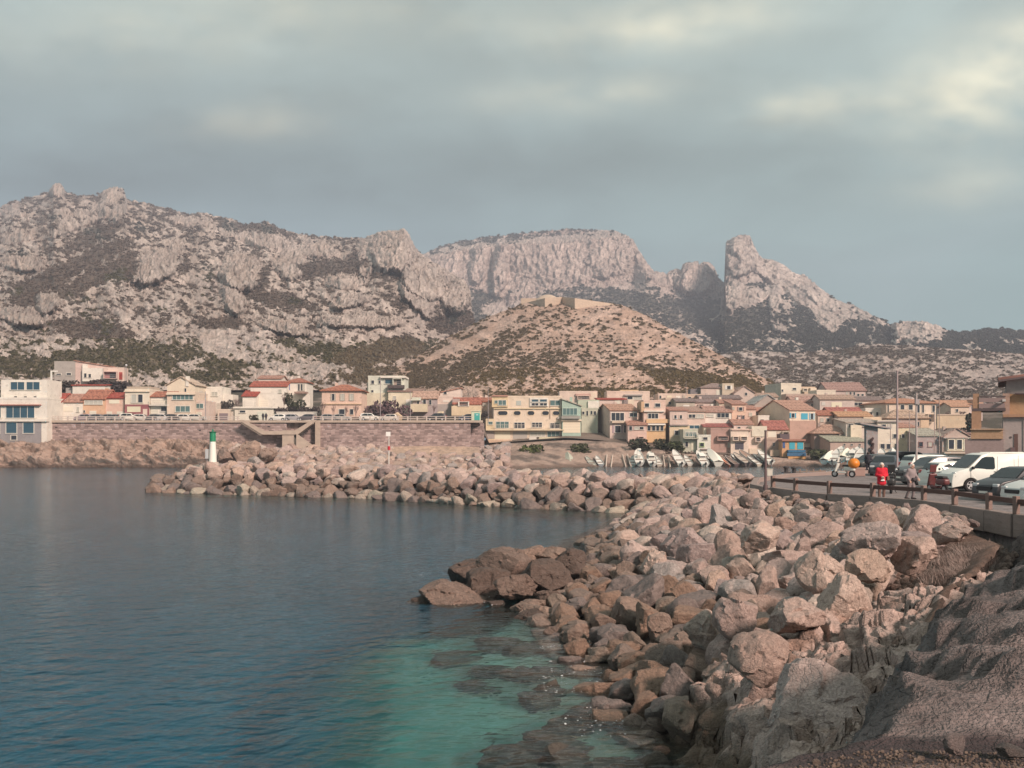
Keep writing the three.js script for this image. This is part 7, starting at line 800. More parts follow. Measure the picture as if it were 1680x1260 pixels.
// s: side outline in metres, nose at +x; bodies rounded in plan, cabins lean in towards the roof
function carParts(root, s, col, lite = false) {
  const P0 = paint(col), W = s.W, z = W / 2, bend = (x) => 1 - 0.13 * Math.pow(sstep(s.L * 0.24, s.L * 0.52, Math.abs(x)), 1.5), lean = (y) => 1 - (s.lean ?? 0.2) * clamp((y - s.belt) / (s.top - s.belt));
  const sh = new THREE.Shape(), a = s.wheels, R = s.r + 0.07, lo = s.low; // lower body, wheel arches cut out
  sh.moveTo(-s.L / 2 + 0.04, lo); sh.lineTo(a[0] - R, lo); sh.absarc(a[0], s.r, R, Math.PI, 0, true); sh.lineTo(a[1] - R, lo); sh.absarc(a[1], s.r, R, Math.PI, 0, true); sh.lineTo(s.L / 2 - 0.05, lo); for (const [x, y] of s.front) sh.lineTo(x, y); for (const [x, y] of s.rear) sh.lineTo(x, y);
  const shape = (g, in_) => { const p = g.attributes.position; for (let i = 0; i < p.count; i++) { const x = p.getX(i), y = p.getY(i); p.setZ(i, p.getZ(i) * bend(x) * (y > s.belt - 0.03 ? lean(y) : 1 - 0.05 * clamp((s.belt * 0.62 - y) / 0.5))); } g.computeVertexNormals(); return g; };
  const bd = new THREE.ExtrudeGeometry(sh, { depth: W - 0.14, bevelEnabled: true, bevelSize: 0.045, bevelThickness: 0.07, bevelSegments: 3, curveSegments: 10, steps: 1 }); bd.translate(0, 0, -W / 2 + 0.07); part(root, 'body', toCreasedNormals(shape(bd), 0.6), P0);
  const cs = new THREE.Shape(s.cabin.map(([x, y]) => new THREE.Vector2(x, y))), cg = new THREE.ExtrudeGeometry(cs, { depth: W - 0.22, bevelEnabled: true, bevelSize: 0.03, bevelThickness: 0.05, bevelSegments: 2 }); cg.translate(0, 0, -W / 2 + 0.11); part(root, 'cabin', toCreasedNormals(shape(cg), 0.6), P0);
  const zz = (x, y) => (z - 0.055) * bend(x) * lean(y) + 0.006;
  for (const sd of [1, -1]) for (const w of s.windows) { const pts = w.map(([x, y]) => [x, y, sd * zz(x, y)]); part(root, 'side_window', plate(sd > 0 ? pts : pts.reverse()), CARGLASS); }
  const screen = (n, [[x0, y0], [x1, y1]]) => { const d = x1 < x0 ? 1 : -1, k = 0.88, m = V(x1 - x0, y1 - y0, 0).normalize(), nx = d * m.y, ny = d * -m.x * -1, off = 0.035; const q = [[x0 + nx * off, y0 + Math.abs(m.x) * off, z * k * bend(x0)], [x0 + nx * off, y0 + Math.abs(m.x) * off, -z * k * bend(x0)], [x1 + nx * off, y1 + Math.abs(m.x) * off, -z * k * lean(y1)], [x1 + nx * off, y1 + Math.abs(m.x) * off, z * k * lean(y1)]]; part(root, n, plate(d > 0 ? q : q.reverse()), CARGLASS); };
  screen('windscreen', s.screen); if (s.back) screen('rear_window', s.back);
  for (const x of a) for (const sd of [1, -1]) { const w = part(root, 'wheel', wheelG(s.r, 0.2), TYRE, [x, s.r, sd * (z - 0.13)], [0, sd > 0 ? 0 : Math.PI, 0]); if (!lite) { part(w, 'rim', rimG(s.r, s.spokes ?? 5), RIM); part(w, 'brake_disc', new THREE.CylinderGeometry(s.r * 0.58, s.r * 0.58, 0.02, 20).rotateX(Math.PI / 2), CARDARK, [0, 0, 0.02]); } else part(w, 'rim', new THREE.CylinderGeometry(s.r * 0.6, s.r * 0.6, 0.02, 14).rotateX(Math.PI / 2), RIM, [0, 0, 0.1]); }
  for (const sd of [1, -1]) { const [hx, hy, hw, hh] = s.head, [tx, ty, tw, th] = s.tail; part(root, 'headlight', new RoundedBoxGeometry(hw, hh, 0.34, 2, 0.05), LAMPW, [hx, hy, sd * (z * bend(hx) - 0.19)]); part(root, 'tail_light', new RoundedBoxGeometry(tw, th, 0.26, 2, 0.04), LAMPR, [tx, ty, sd * (z * bend(tx) - 0.125)]); }
  if (lite) return;
  for (const sd of [1, -1]) { part(root, 'mirror', new RoundedBoxGeometry(0.13, 0.15, 0.2, 3, 0.05), s.mirror ? CARDARK : P0, [s.mir[0], s.mir[1], sd * (z + 0.06)]); for (const x of s.handles) part(root, 'door_handle', new RoundedBoxGeometry(0.17, 0.035, 0.04, 2, 0.012), s.mirror ? CARDARK : P0, [x, s.belt - 0.1, sd * (z - 0.005)]); for (const [x, y0, y1] of s.seams) part(root, 'door_seam', boxG(0.012, y1 - y0, 0.012), CARDARK, [x, (y0 + y1) / 2, sd * (z - 0.003)]); part(root, 'sill', boxG(a[1] - a[0] - 2 * R, 0.1, 0.05), CARDARK, [(a[0] + a[1]) / 2, lo + 0.04, sd * (z - 0.04)]); }
  part(root, 'front_bumper', new RoundedBoxGeometry(0.1, 0.2, W * 0.8, 3, 0.05), s.bump ? CARDARK : P0, [s.L / 2 - 0.02, lo + 0.14, 0]); part(root, 'grille', new RoundedBoxGeometry(0.06, 0.16, W * 0.5, 2, 0.02), CARDARK, [s.L / 2 + 0.005, lo + 0.36, 0]); part(root, 'number_plate', boxG(0.02, 0.1, 0.5), WHITEP, [s.L / 2 + 0.045, lo + 0.18, 0]); part(root, 'rear_bumper', new RoundedBoxGeometry(0.1, 0.2, W * 0.8, 3, 0.05), s.bump ? CARDARK : P0, [-s.L / 2 + 0.02, lo + 0.14, 0]); part(root, 'number_plate', boxG(0.02, 0.1, 0.5), WHITEP, [-s.L / 2 - 0.02, lo + 0.42, 0]); part(root, 'underbody', boxG(s.L * 0.86, 0.2, W * 0.8), CARDARK, [0, lo + 0.1, 0]); for (const x of a) part(root, 'wheel_arch', boxG(s.r * 2.1, s.r * 1.4, W * 0.7), CARDARK, [x, s.r * 1.15, 0]);
}
const HATCH = { L: 4.05, W: 1.76, belt: 0.93, top: 1.45, low: 0.2, r: 0.32, wheels: [-1.22, 1.28], front: [[2.0, 0.42], [1.93, 0.66], [1.72, 0.8], [1.05, 0.95]], rear: [[-1.88, 0.97], [-1.98, 0.75], [-2.0, 0.4]], cabin: [[1.1, 0.9], [0.42, 1.38], [0.1, 1.44], [-0.9, 1.44], [-1.5, 1.36], [-1.9, 0.93], [-1.85, 0.88]], windows: [[[0.72, 0.97], [0.36, 1.33], [-0.28, 1.37], [-0.3, 0.95]], [[-0.38, 0.95], [-0.36, 1.37], [-0.98, 1.36], [-1.42, 1.2], [-1.3, 0.98]]], screen: [[1.02, 0.97], [0.46, 1.37]], back: [[-1.84, 0.98], [-1.55, 1.33]], head: [1.82, 0.68, 0.34, 0.16], tail: [-1.93, 0.86, 0.14, 0.3], mir: [0.72, 1.02], handles: [-0.1, -1.0], seams: [[0.78, 0.3, 0.9], [-0.33, 0.3, 0.92]] };
const SUV = { ...HATCH, L: 4.45, W: 1.86, belt: 1.05, top: 1.66, low: 0.26, r: 0.36, wheels: [-1.3, 1.36], front: [[2.2, 0.5], [2.14, 0.82], [1.9, 0.97], [1.1, 1.08]], rear: [[-2.06, 1.1], [-2.18, 0.85], [-2.2, 0.48]], cabin: [[1.15, 1.02], [0.5, 1.56], [0.1, 1.64], [-1.2, 1.65], [-1.75, 1.58], [-2.1, 1.06], [-2.05, 1.0]], windows: [[[0.78, 1.1], [0.42, 1.5], [-0.3, 1.56], [-0.32, 1.08]], [[-0.4, 1.08], [-0.38, 1.56], [-1.1, 1.55], [-1.72, 1.3], [-1.6, 1.12]]], screen: [[1.08, 1.09], [0.54, 1.54]], back: [[-2.02, 1.12], [-1.8, 1.52]], head: [2.03, 0.84, 0.34, 0.17], tail: [-2.1, 1.02, 0.16, 0.34], mir: [0.8, 1.16], handles: [-0.12, -1.05], seams: [[0.84, 0.34, 1.02], [-0.35, 0.34, 1.05]] };
const VAN = { ...HATCH, L: 4.85, W: 1.93, belt: 1.12, top: 1.98, low: 0.24, r: 0.34, lean: 0.1, wheels: [-1.55, 1.48], front: [[2.4, 0.55], [2.33, 0.86], [2.1, 1.02], [1.6, 1.16]], rear: [[-2.38, 1.16], [-2.4, 0.4]], cabin: [[1.66, 1.1], [0.82, 1.86], [0.5, 1.93], [-0.6, 1.97], [-2.3, 1.97], [-2.38, 1.9], [-2.38, 1.08]], windows: [[[1.42, 1.14], [0.86, 1.72], [0.72, 1.78], [0.28, 1.78], [0.2, 1.7], [0.2, 1.2], [0.28, 1.14]]], screen: [[1.6, 1.2], [0.86, 1.84]], back: null, head: [2.12, 0.86, 0.36, 0.28], tail: [-2.36, 1.1, 0.1, 0.5], mir: [1.42, 1.22], handles: [0.2], seams: [[1.5, 0.4, 1.1], [0.1, 0.3, 1.8], [-1.0, 0.3, 1.85]], mirror: 1, bump: 1 };
function car(label, px, D, spec, col, yawDeg, name = 'parked_car', cat = 'car', y = PARK_Y) { const p = P(px, 720, D); p.y = y; const t = thing(name, label, cat, p, yawDeg * Math.PI / 180); carParts(t, spec, col); return t; }
const van = car('white panel van parked facing the sea beside the guardrail', 1623, 53.2, VAN, [0.72, 0.74, 0.68], 184, 'parked_van', 'van');
part(van, 'side_moulding', boxG(2.2, 0.09, 0.03), CARDARK, [-0.2, 0.55, 0.975]); part(van, 'roof_rib', boxG(2.3, 0.02, 0.06), van.children[0].material, [-0.9, 2.0, 0.45]); part(van, 'roof_rib', boxG(2.3, 0.02, 0.06), van.children[0].material, [-0.9, 2.0, -0.45]); part(van, 'panel_rib', boxG(1.15, 0.5, 0.02), van.children[0].material, [-0.45, 1.5, 0.9], [-0.1, 0, 0]);
car('dark grey hatchback in front of the white van at the right edge', 1676, 45.2, HATCH, [0.03, 0.032, 0.036], 197); car('white hatchback cut off by the right edge, nearest car to the camera', 1733, 42, HATCH, [0.62, 0.64, 0.6], 190);
car('white hatchback with red tail light half hidden behind the white van nose', 1575, 56.2, HATCH, [0.70, 0.73, 0.66], 6); car('dark grey estate car behind the grey-haired person, facing left', 1534, 60.5, SUV, [0.065, 0.075, 0.075], 186); car('white off-road car behind the dark grey estate car', 1534, 66.5, SUV, [0.68, 0.70, 0.63], 8); car('dark blue car parked behind the person in the red coat', 1453, 76, HATCH, [0.04, 0.045, 0.055], 240); car('black car behind the dark estate car at the back of the car park', 1552, 74, HATCH, [0.03, 0.03, 0.032], 188);
// parked cars along the promenade: one light model, repeated
{
  const y = 9.62, list = [[138, [0.33, 0.27, 0.3], 'purple-grey car parked in front of the orange house with the skylight'], [156, [0.2, 0.19, 0.2], 'dark grey car parked between the two orange houses'], [176, [0.24, 0.23, 0.23], 'grey car parked in front of the orange house with the white shutter'], [195, [0.3, 0.29, 0.28], 'light grey car parked at the right corner of the orange twin houses'], [213, [0.72, 0.7, 0.62], 'white car parked in front of the maroon garage'], [233, [0.62, 0.6, 0.55], 'pale car parked below the maroon ground floor door'], [252, [0.16, 0.15, 0.16], 'dark car parked in front of the white balcony house'], [267, [0.55, 0.54, 0.52], 'silver car parked beside the white balcony house'], [285, [0.10, 0.09, 0.09], 'black car parked under the green glazed verandas'], [305, [0.68, 0.66, 0.6], 'white car parked right of the black car under the green verandas'], [323, [0.6, 0.58, 0.52], 'pale car parked beside the tall pole on the promenade'], [456, [0.72, 0.71, 0.65], 'white car parked at the left end of the white garden wall'], [481, [0.36, 0.35, 0.36], 'silver grey car parked in the middle of the white garden wall'], [504, [0.13, 0.12, 0.13], 'dark car parked at the right end of the white garden wall'], [541, [0.3, 0.28, 0.28], 'grey car parked in front of the pink villa, left of two'], [561, [0.36, 0.35, 0.33], 'grey car parked in front of the pink villa, right of two'], [607, [0.74, 0.72, 0.66], 'white van-like car parked left of the tarpaulin mound'], [638, [0.6, 0.56, 0.5], 'low pale car parked in front of the beige tarpaulin mound'], [716, [0.06, 0.06, 0.065], 'dark estate car parked by the pale tarpaulin mound'], [768, [0.04, 0.06, 0.1], 'dark blue car parked beside the pale green booth']];
  for (const [px, col, label] of list) { const t = thing('parked_car', label, 'car', V((px - CX) / F * 220.6, y, -220.6), px % 2 ? 0 : Math.PI, 'cars parked along the sea wall promenade'); carParts(t, px === 607 || px === 716 || px === 213 ? SUV : HATCH, col, true); }
}
car('black van parked at the back of the car park under the tallest lamp post', 1492, 84, SUV, [0.03, 0.03, 0.035], 20); car('dark green car parked at the back between the two tall posts', 1432, 82, HATCH, [0.03, 0.04, 0.038], 200); car('silver car parked at the far back behind the white off-road car', 1520, 86, HATCH, [0.4, 0.41, 0.41], 186);
const scooter = (label, px, D, yaw, col, boxed) => {
  const t = thing('motor_scooter', label, 'scooter', V((px - CX) / F * D, PARK_Y, -D), yaw); const w = paint(col), k = CARDARK;
  for (const x of [-0.6, 0.62]) { const q = part(t, 'wheel', wheelG(0.24, 0.12), TYRE, [x, 0.24, 0]); part(q, 'rim', new THREE.CylinderGeometry(0.14, 0.14, 0.1, 16).rotateX(Math.PI / 2), RIM); }
  part(t, 'front_shield', new RoundedBoxGeometry(0.12, 0.62, 0.42, 3, 0.05), w, [0.46, 0.68, 0], [0, 0, 0.3]); part(t, 'floor', new RoundedBoxGeometry(0.6, 0.12, 0.34, 3, 0.04), w, [0.1, 0.34, 0]); part(t, 'tail', new RoundedBoxGeometry(0.8, 0.32, 0.36, 3, 0.12), w, [-0.42, 0.6, 0]); part(t, 'seat', new RoundedBoxGeometry(0.7, 0.12, 0.3, 3, 0.05), k, [-0.3, 0.82, 0]); part(t, 'handlebar', barG(V(0.34, 1.03, -0.33), V(0.34, 1.03, 0.33), 0.02), k); part(t, 'fork', barG(V(0.62, 0.25, 0), V(0.36, 1.03, 0), 0.035), k); part(t, 'headlight', new THREE.SphereGeometry(0.09, 14, 10), LAMPW, [0.48, 0.98, 0]); part(t, 'windscreen', new RoundedBoxGeometry(0.03, 0.4, 0.36, 2, 0.012), w, [0.36, 1.22, 0], [0, 0, 0.2]); part(t, 'mirror', new THREE.SphereGeometry(0.06, 10, 8), k, [0.36, 1.2, 0.34]); part(t, 'mirror', new THREE.SphereGeometry(0.06, 10, 8), k, [0.36, 1.2, -0.34]);
  if (boxed) part(t, 'top_box', new THREE.SphereGeometry(0.42, 20, 14), flat(rgb(0.62, 0.20, 0.015), 0.45), [-0.72, 0.98, 0], null, [0.95, 0.88, 0.95]); part(t, 'stand', barG(V(-0.05, 0.3, 0.1), V(-0.1, 0.02, 0.25), 0.02), k);
};
scooter('white motor scooter with a round orange top box on the car park', 1384, 72, 2.5, [0.68, 0.68, 0.62], true); scooter('black motor scooter parked behind the red-coated person', 1462, 51, 1.2, [0.03, 0.03, 0.03]); scooter('dark red motor scooter in front of the white van nose', 1538, 50.5, 1.75, [0.12, 0.03, 0.03]);
// ================================================================ PEOPLE
// smooth union of tapered capsules [ax,ay,az, bx,by,bz, ra, rb] meshed on a grid of its own
function flesh(bones, k, lo, hi, n) {
  const mc = new MarchingCubes(n, new THREE.MeshStandardMaterial(), false, false, 60000), f = mc.field, s = [0, 1, 2].map((i) => hi[i] - lo[i]); mc.isolation = 0;
  const B = bones.map((b) => { const d = [b[3] - b[0], b[4] - b[1], b[5] - b[2]]; return [...b, d, Math.max(d[0] * d[0] + d[1] * d[1] + d[2] * d[2], 1e-9)]; });
  for (let z = 0; z < n; z++) for (let y = 0; y < n; y++) for (let x = 0; x < n; x++) {
    const h = n / 2, p = [lo[0] + s[0] * ((x - h) / h + 1) / 2, lo[1] + s[1] * ((y - h) / h + 1) / 2, lo[2] + s[2] * ((z - h) / h + 1) / 2]; let a = 0;
    for (const b of B) { const d = b[8], t = clamp(((p[0] - b[0]) * d[0] + (p[1] - b[1]) * d[1] + (p[2] - b[2]) * d[2]) / b[9]), q = Math.hypot(p[0] - b[0] - d[0] * t, p[1] - b[1] - d[1] * t, p[2] - b[2] - d[2] * t) - lerp(b[6], b[7], t); if (q < k * 6) a += Math.exp(-q / k); }
    f[z * n * n + y * n + x] = a > 0 ? Math.max(k * Math.log(a), -0.3) : -0.3;
  }
  mc.update();
  const c = mc.count ?? mc.geometry.drawRange.count, pos = new Float32Array(mc.positionArray.subarray(0, c * 3));
  for (let i = 0; i < c; i++) for (let j = 0; j < 3; j++) pos[i * 3 + j] = lo[j] + s[j] * (pos[i * 3 + j] + 1) / 2;
  let g = new THREE.BufferGeometry(); g.setAttribute('position', new THREE.BufferAttribute(pos, 3)); g = mergeVertices(g, 1e-4); g.computeVertexNormals(); g.setAttribute('uv', new THREE.BufferAttribute(new Float32Array(g.attributes.position.count * 2), 2)); return g;
}
const SKIN = flat(rgb(0.46, 0.28, 0.21), 0.6);
function handBones(w, dir, side, curl) { // palm and five fingers from the wrist
  const d = dir.clone().normalize(), up = V(0, 1, 0).addScaledVector(d, -d.y).normalize(), ac = d.clone().cross(up).normalize().multiplyScalar(side), out = [], add = (a, b, ra, rb) => out.push([a.x, a.y, a.z, b.x, b.y, b.z, ra, rb]), palm = w.clone().addScaledVector(d, 0.075);
  add(w, palm, 0.026, 0.03); add(w.clone().addScaledVector(ac, 0.015), palm.clone().addScaledVector(ac, 0.024), 0.02, 0.018); add(w.clone().addScaledVector(ac, -0.015), palm.clone().addScaledVector(ac, -0.024), 0.02, 0.018);
  [[-0.03, 0.05], [-0.01, 0.07], [0.01, 0.075], [0.03, 0.068]].forEach(([o, l]) => { const a = palm.clone().addScaledVector(ac, o).addScaledVector(d, 0.01), b = a.clone().addScaledVector(d, l * 0.55).addScaledVector(up, -curl * 0.02), c = b.clone().addScaledVector(d, l * 0.45 * (1 - curl * 0.6)).addScaledVector(up, -curl * 0.04); add(a, b, 0.0095, 0.009); add(b, c, 0.009, 0.0075); });
  const ta = w.clone().addScaledVector(d, 0.03).addScaledVector(ac, 0.03), tb = ta.clone().addScaledVector(d, 0.03).addScaledVector(ac, 0.03), tc = tb.clone().addScaledVector(d, 0.03).addScaledVector(ac, 0.006); add(ta, tb, 0.012, 0.01); add(tb, tc, 0.01, 0.008); return out;
}
function person(label, pos, yaw, o) {
  const t = thing('person', label, 'person', pos, yaw, o.group), S = o.h / 1.62, v = (a) => a.map((x) => x * S), J = { pel: [0, 0.87, 0], ch: [0, 1.16, o.bend ?? 0], nk: [0, 1.36, (o.bend ?? 0) * 1.6], sh: 0.165, ...o.J };
  const hd = [0 + (o.head?.[0] ?? 0), 1.49, (o.bend ?? 0) * 2 + 0.02 + (o.head?.[1] ?? 0)], L = o.L, R = o.R, legs = [o.lk, o.rk], hips = [[0.09, 0.85, 0], [-0.09, 0.85, 0]], arms = [L, R], shd = [[J.sh, 1.31, J.ch[2]], [-J.sh, 1.31, J.ch[2]]], cap = (a, b, ra, rb) => [...v(a), ...v(b), ra * S, rb * S];
  const torso = (g) => [cap(J.pel, J.ch, 0.125 + g, 0.13 + g), cap([0.06, 0.9, 0], [0.08, 1.22, J.ch[2]], 0.1 + g, 0.095 + g), cap([-0.06, 0.9, 0], [-0.08, 1.22, J.ch[2]], 0.1 + g, 0.095 + g), cap(J.ch, [0, 1.31, J.ch[2]], 0.11 + g, 0.08 + g), cap(shd[0], shd[1], 0.06 + g, 0.06 + g)], arm = (i, g, to = 1) => [cap(shd[i], arms[i][0], 0.056 + g, 0.045 + g), cap(arms[i][0], [0, 1, 2].map((k) => lerp(arms[i][0][k], arms[i][1][k], to)), 0.043 + g, 0.032 + g)], leg = (i, g, to = 1) => [cap(hips[i], legs[i][0], 0.088 + g, 0.06 + g), cap(legs[i][0], [0, 1, 2].map((k) => lerp(legs[i][0][k], legs[i][1][k], to)), 0.056 + g, 0.04 + g)];
  const neck = [cap(J.nk, hd, 0.052, 0.05)], lo = v([-0.48, -0.03, -0.36]), hi = v([0.48, 1.75, 0.46]);
  const wr = arms.map((a) => V(...v(a[1]))), dr = arms.map((a, i) => V(...v(a[1])).sub(V(...v(a[0])))), hands = wr.map((w, i) => handBones(w, o.hand?.[i] ? V(...o.hand[i]) : dr[i], i ? -1 : 1, 0.7).map((b) => b));
  const H = V(...v(hd)), q = (x, y, z) => [H.x + x * S, H.y + y * S, H.z + z * S], hb = (a, b, ra, rb) => [...q(...a), ...q(...b), ra * S, rb * S];
  const skull = [hb([0, 0.02, -0.02], [0, 0.025, 0.01], 0.09, 0.086), hb([0, -0.04, 0.02], [0, -0.085, 0.045], 0.06, 0.034), hb([-0.03, -0.05, 0.02], [0.03, -0.05, 0.02], 0.05, 0.05), hb([0, 0.01, 0.085], [0, -0.025, 0.108], 0.012, 0.017), hb([-0.035, 0.03, 0.072], [0.035, 0.03, 0.072], 0.018, 0.018), hb([0.088, 0, -0.01], [0.09, -0.03, 0], 0.018, 0.012), hb([-0.088, 0, -0.01], [-0.09, -0.03, 0], 0.018, 0.012), hb([-0.02, -0.055, 0.082], [0.02, -0.055, 0.082], 0.012, 0.012)];
  const box = (bs) => { const l = [1e9, 1e9, 1e9], h = [-1e9, -1e9, -1e9]; for (const b of bs) for (let k = 0; k < 3; k++) { l[k] = Math.min(l[k], b[k] - b[6] - 0.02, b[k + 3] - b[7] - 0.02); h[k] = Math.max(h[k], b[k] + b[6] + 0.02, b[k + 3] + b[7] + 0.02); } return [l, h]; };
  const body = merge([flesh([...torso(0), ...arm(0, 0), ...arm(1, 0), ...leg(0, 0), ...leg(1, 0), ...neck], 0.016, lo, hi, 46), flesh([...skull, ...neck], 0.008, ...box(skull), 36), ...hands.map((h) => flesh(h, 0.004, ...box(h), 28))]);
  const b = part(t, 'body', body, SKIN);
  part(t, o.coatName ?? 'jacket', flesh([...torso(0.028), ...arm(0, 0.024, 0.93), ...arm(1, 0.024, 0.93), ...(o.long ? [cap([0.05, 0.72, 0], [0.05, 0.9, 0], 0.15, 0.13), cap([-0.05, 0.72, 0], [-0.05, 0.9, 0], 0.15, 0.13)] : []), cap([0, 1.33, J.ch[2]], [0, 1.36, J.nk[2]], 0.085, 0.075)], 0.014, v([-0.48, 0.5, -0.36]), v([0.48, 1.5, 0.46]), 46), flat(rgb(...o.coat), 0.85));
  part(t, 'trousers', flesh([...leg(0, 0.016, 0.95), ...leg(1, 0.016, 0.95), cap([0, 0.87, 0], [0, 0.93, 0], 0.13, 0.13)], 0.014, v([-0.4, 0.02, -0.36]), v([0.4, 1.1, 0.4]), 40), flat(rgb(...o.trousers), 0.9));
  for (const l of legs) { const a = l[1], bs = [cap([a[0], 0.05, a[2] - 0.04], [a[0] * 1.1, 0.04, a[2] + 0.15], 0.05, 0.042)]; part(t, 'shoe', flesh(bs, 0.01, ...box(bs), 24), flat(rgb(...(o.shoe ?? [0.05, 0.04, 0.04])))); }
  const hairB = [hb([0, 0.045, -0.03], [0, 0.05, 0.005], 0.096, 0.088), hb([-0.06, 0, -0.03], [0.06, 0, -0.03], 0.055, 0.055), ...(o.hairLong ? [hb([0, 0, -0.05], [0, -0.1, -0.05], 0.075, 0.05)] : [])]; part(t, 'hair', flesh(hairB, 0.012, ...box(hairB), 26), flat(rgb(...o.hair), 0.9));
  for (const s of [-1, 1]) part(t, 'eye', new THREE.SphereGeometry(0.011 * S, 10, 8), flat(rgb(0.04, 0.03, 0.03), 0.3), q(s * 0.034, 0.008, 0.083)); part(t, 'mouth', boxG(0.045 * S, 0.008 * S, 0.01 * S), flat(rgb(0.3, 0.12, 0.1)), q(0, -0.055, 0.094));
  o.more?.(t, S, v); return t;
}
const onPark = (px, D) => V((px - CX) / F * D, PARK_Y + 0.005, -D);
person('person in a bright red coat with white hair holding hands in front behind the guardrail', onPark(1446.5, 46.2), -0.15, { h: 1.62, coat: [0.55, 0.012, 0.03], coatName: 'coat', long: true, trousers: [0.16, 0.095, 0.075], hair: [0.62, 0.56, 0.5], L: [[0.215, 1.06, 0.0], [0.06, 1.0, 0.2]], R: [[-0.215, 1.06, 0.0], [-0.05, 1.0, 0.21]], lk: [[0.1, 0.46, 0.02], [0.09, 0.08, -0.02]], rk: [[-0.1, 0.46, 0.04], [-0.11, 0.08, 0.04]], hand: [[-0.8, -0.2, 0.4], [0.8, -0.2, 0.4]],
  more: (t, S) => { const g = new THREE.Shape([[-0.07, 0.84], [0.10, 0.84], [0.02, 1.0]].map(([x, y]) => new THREE.Vector2(x * S, y * S))); part(t, 'white_scarf', new THREE.ExtrudeGeometry(g, { depth: 0.03, bevelEnabled: true, bevelSize: 0.01, bevelThickness: 0.01 }), flat(rgb(0.74, 0.72, 0.68)), [0, -0.03, 0.17]); const b = part(t, 'shoulder_bag', new RoundedBoxGeometry(0.12, 0.2, 0.24, 3, 0.04), flat(rgb(0.2, 0.11, 0.08)), [0.25, 0.92, 0.05]); part(b, 'strap', barG(V(0, 0.1, 0), V(-0.38, 0.48, -0.03), 0.012), flat(rgb(0.2, 0.05, 0.05))); } });
person('person in a grey jacket with grey hair and a dark bag walking behind the guardrail', onPark(1494, 45.6), 0.5, { h: 1.6, bend: 0.035, coat: [0.25, 0.205, 0.205], trousers: [0.20, 0.165, 0.165], hair: [0.5, 0.46, 0.42], L: [[0.26, 1.08, 0.05], [0.2, 0.95, 0.24]], R: [[-0.25, 1.06, -0.04], [-0.22, 0.87, 0.12]], lk: [[0.1, 0.47, 0.1], [0.1, 0.09, 0.02]], rk: [[-0.1, 0.46, 0.02], [-0.1, 0.1, -0.16]],
  more: (t, S) => { const b = part(t, 'waist_bag', new RoundedBoxGeometry(0.3, 0.15, 0.13, 3, 0.05), flat(rgb(0.05, 0.045, 0.05)), [0.04, 0.9, 0.19]); part(b, 'strap', barG(V(-0.12, 0.05, -0.05), V(-0.17, 0.42, -0.2), 0.012), flat(rgb(0.06, 0.05, 0.05))); } });
const dk = person('person in dark clothes standing by the quay under the sculpture', onPark(1424.5, 80), 2.6, { h: 1.68, coat: [0.035, 0.035, 0.045], trousers: [0.03, 0.03, 0.04], hair: [0.06, 0.045, 0.04], L: [[0.24, 1.05, -0.02], [0.22, 0.8, 0.06]], R: [[-0.24, 1.05, -0.02], [-0.22, 0.8, 0.06]], lk: [[0.1, 0.46, 0.02], [0.1, 0.08, 0]], rk: [[-0.1, 0.46, 0.02], [-0.1, 0.08, 0]] });
for (const [px, z, yaw, label] of [[431.5, 219.2, 0.4, 'person in dark clothes on the promenade beside the round bush, left of the pair'], [436.5, 219.4, -0.6, 'person in dark clothes on the promenade beside the round bush, right of the pair']]) { const c = dk.clone(); c.name = numbered('person'); c.position.set((px - CX) / F * z, 9.63, -z); c.rotation.y = yaw; tag(c, label, 'person', 'two people walking on the promenade'); scene.add(c); }
// ================================================================ VILLAGE PLANTS
const LEAFS = [leafBlob(900, 71, 1, 0.8, 0.13, 0.55), leafBlob(900, 72, 1, 0.8, 0.13, 0.55), leafBlob(420, 73, 1, 0.9, 0.2, 0.5)], TWIGS = [1, 2, 3].map((i) => { const r = rng(90 + i), gs = []; const grow = (a, d, l, w, n) => { const b = a.clone().addScaledVector(d, l); gs.push(barG(a, b, w, 4)); if (n) for (let k = 0; k < 3; k++) grow(b.clone().lerp(a, 0.3 * r()), d.clone().add(V(r() - 0.5, (r() - 0.35) * 0.7, r() - 0.5).multiplyScalar(1.25)).normalize(), l * (0.62 + 0.25 * r()), w * 0.62, n - 1); }; grow(V(0, -0.05, 0), V(0, 1, 0), 0.32, 0.035, 5); return merge(gs); });
function plant(name, label, cat, px, py, D, w, h, col, o = {}) {
  const t = thing(name, label, cat, P(px, py, D)), k = D / F, W = w * k / 2, Hh = h * k, bark = flat(rgb(0.12, 0.08, 0.07));
  if (o.bare) { const c = part(t, 'crown', TWIGS[o.bare - 1], flat(rgb(...col), 0.95), [0, Hh * 0.0, 0], [0, px % 6, 0], [W * 1.15, Hh * 0.82, W * 1.15]); return t; }
  part(t, 'trunk', new THREE.CylinderGeometry(0.08, 0.14, Hh * 0.7, 7), bark, [0, Hh * 0.3, 0]); part(t, 'crown', LEAFS[Math.abs(Math.round(px)) % 3], flat(rgb(...col), 0.95), [0, o.tree ? Hh * 0.3 : 0, 0], [0, px % 6, 0], [W * 0.95, Hh * (o.tree ? 0.5 : 0.72), W * 0.95]); return t;
}
const DGR = [0.045, 0.05, 0.028], MGR = [0.08, 0.10, 0.03], PBR = [0.17, 0.115, 0.11], PB2 = [0.24, 0.17, 0.155];
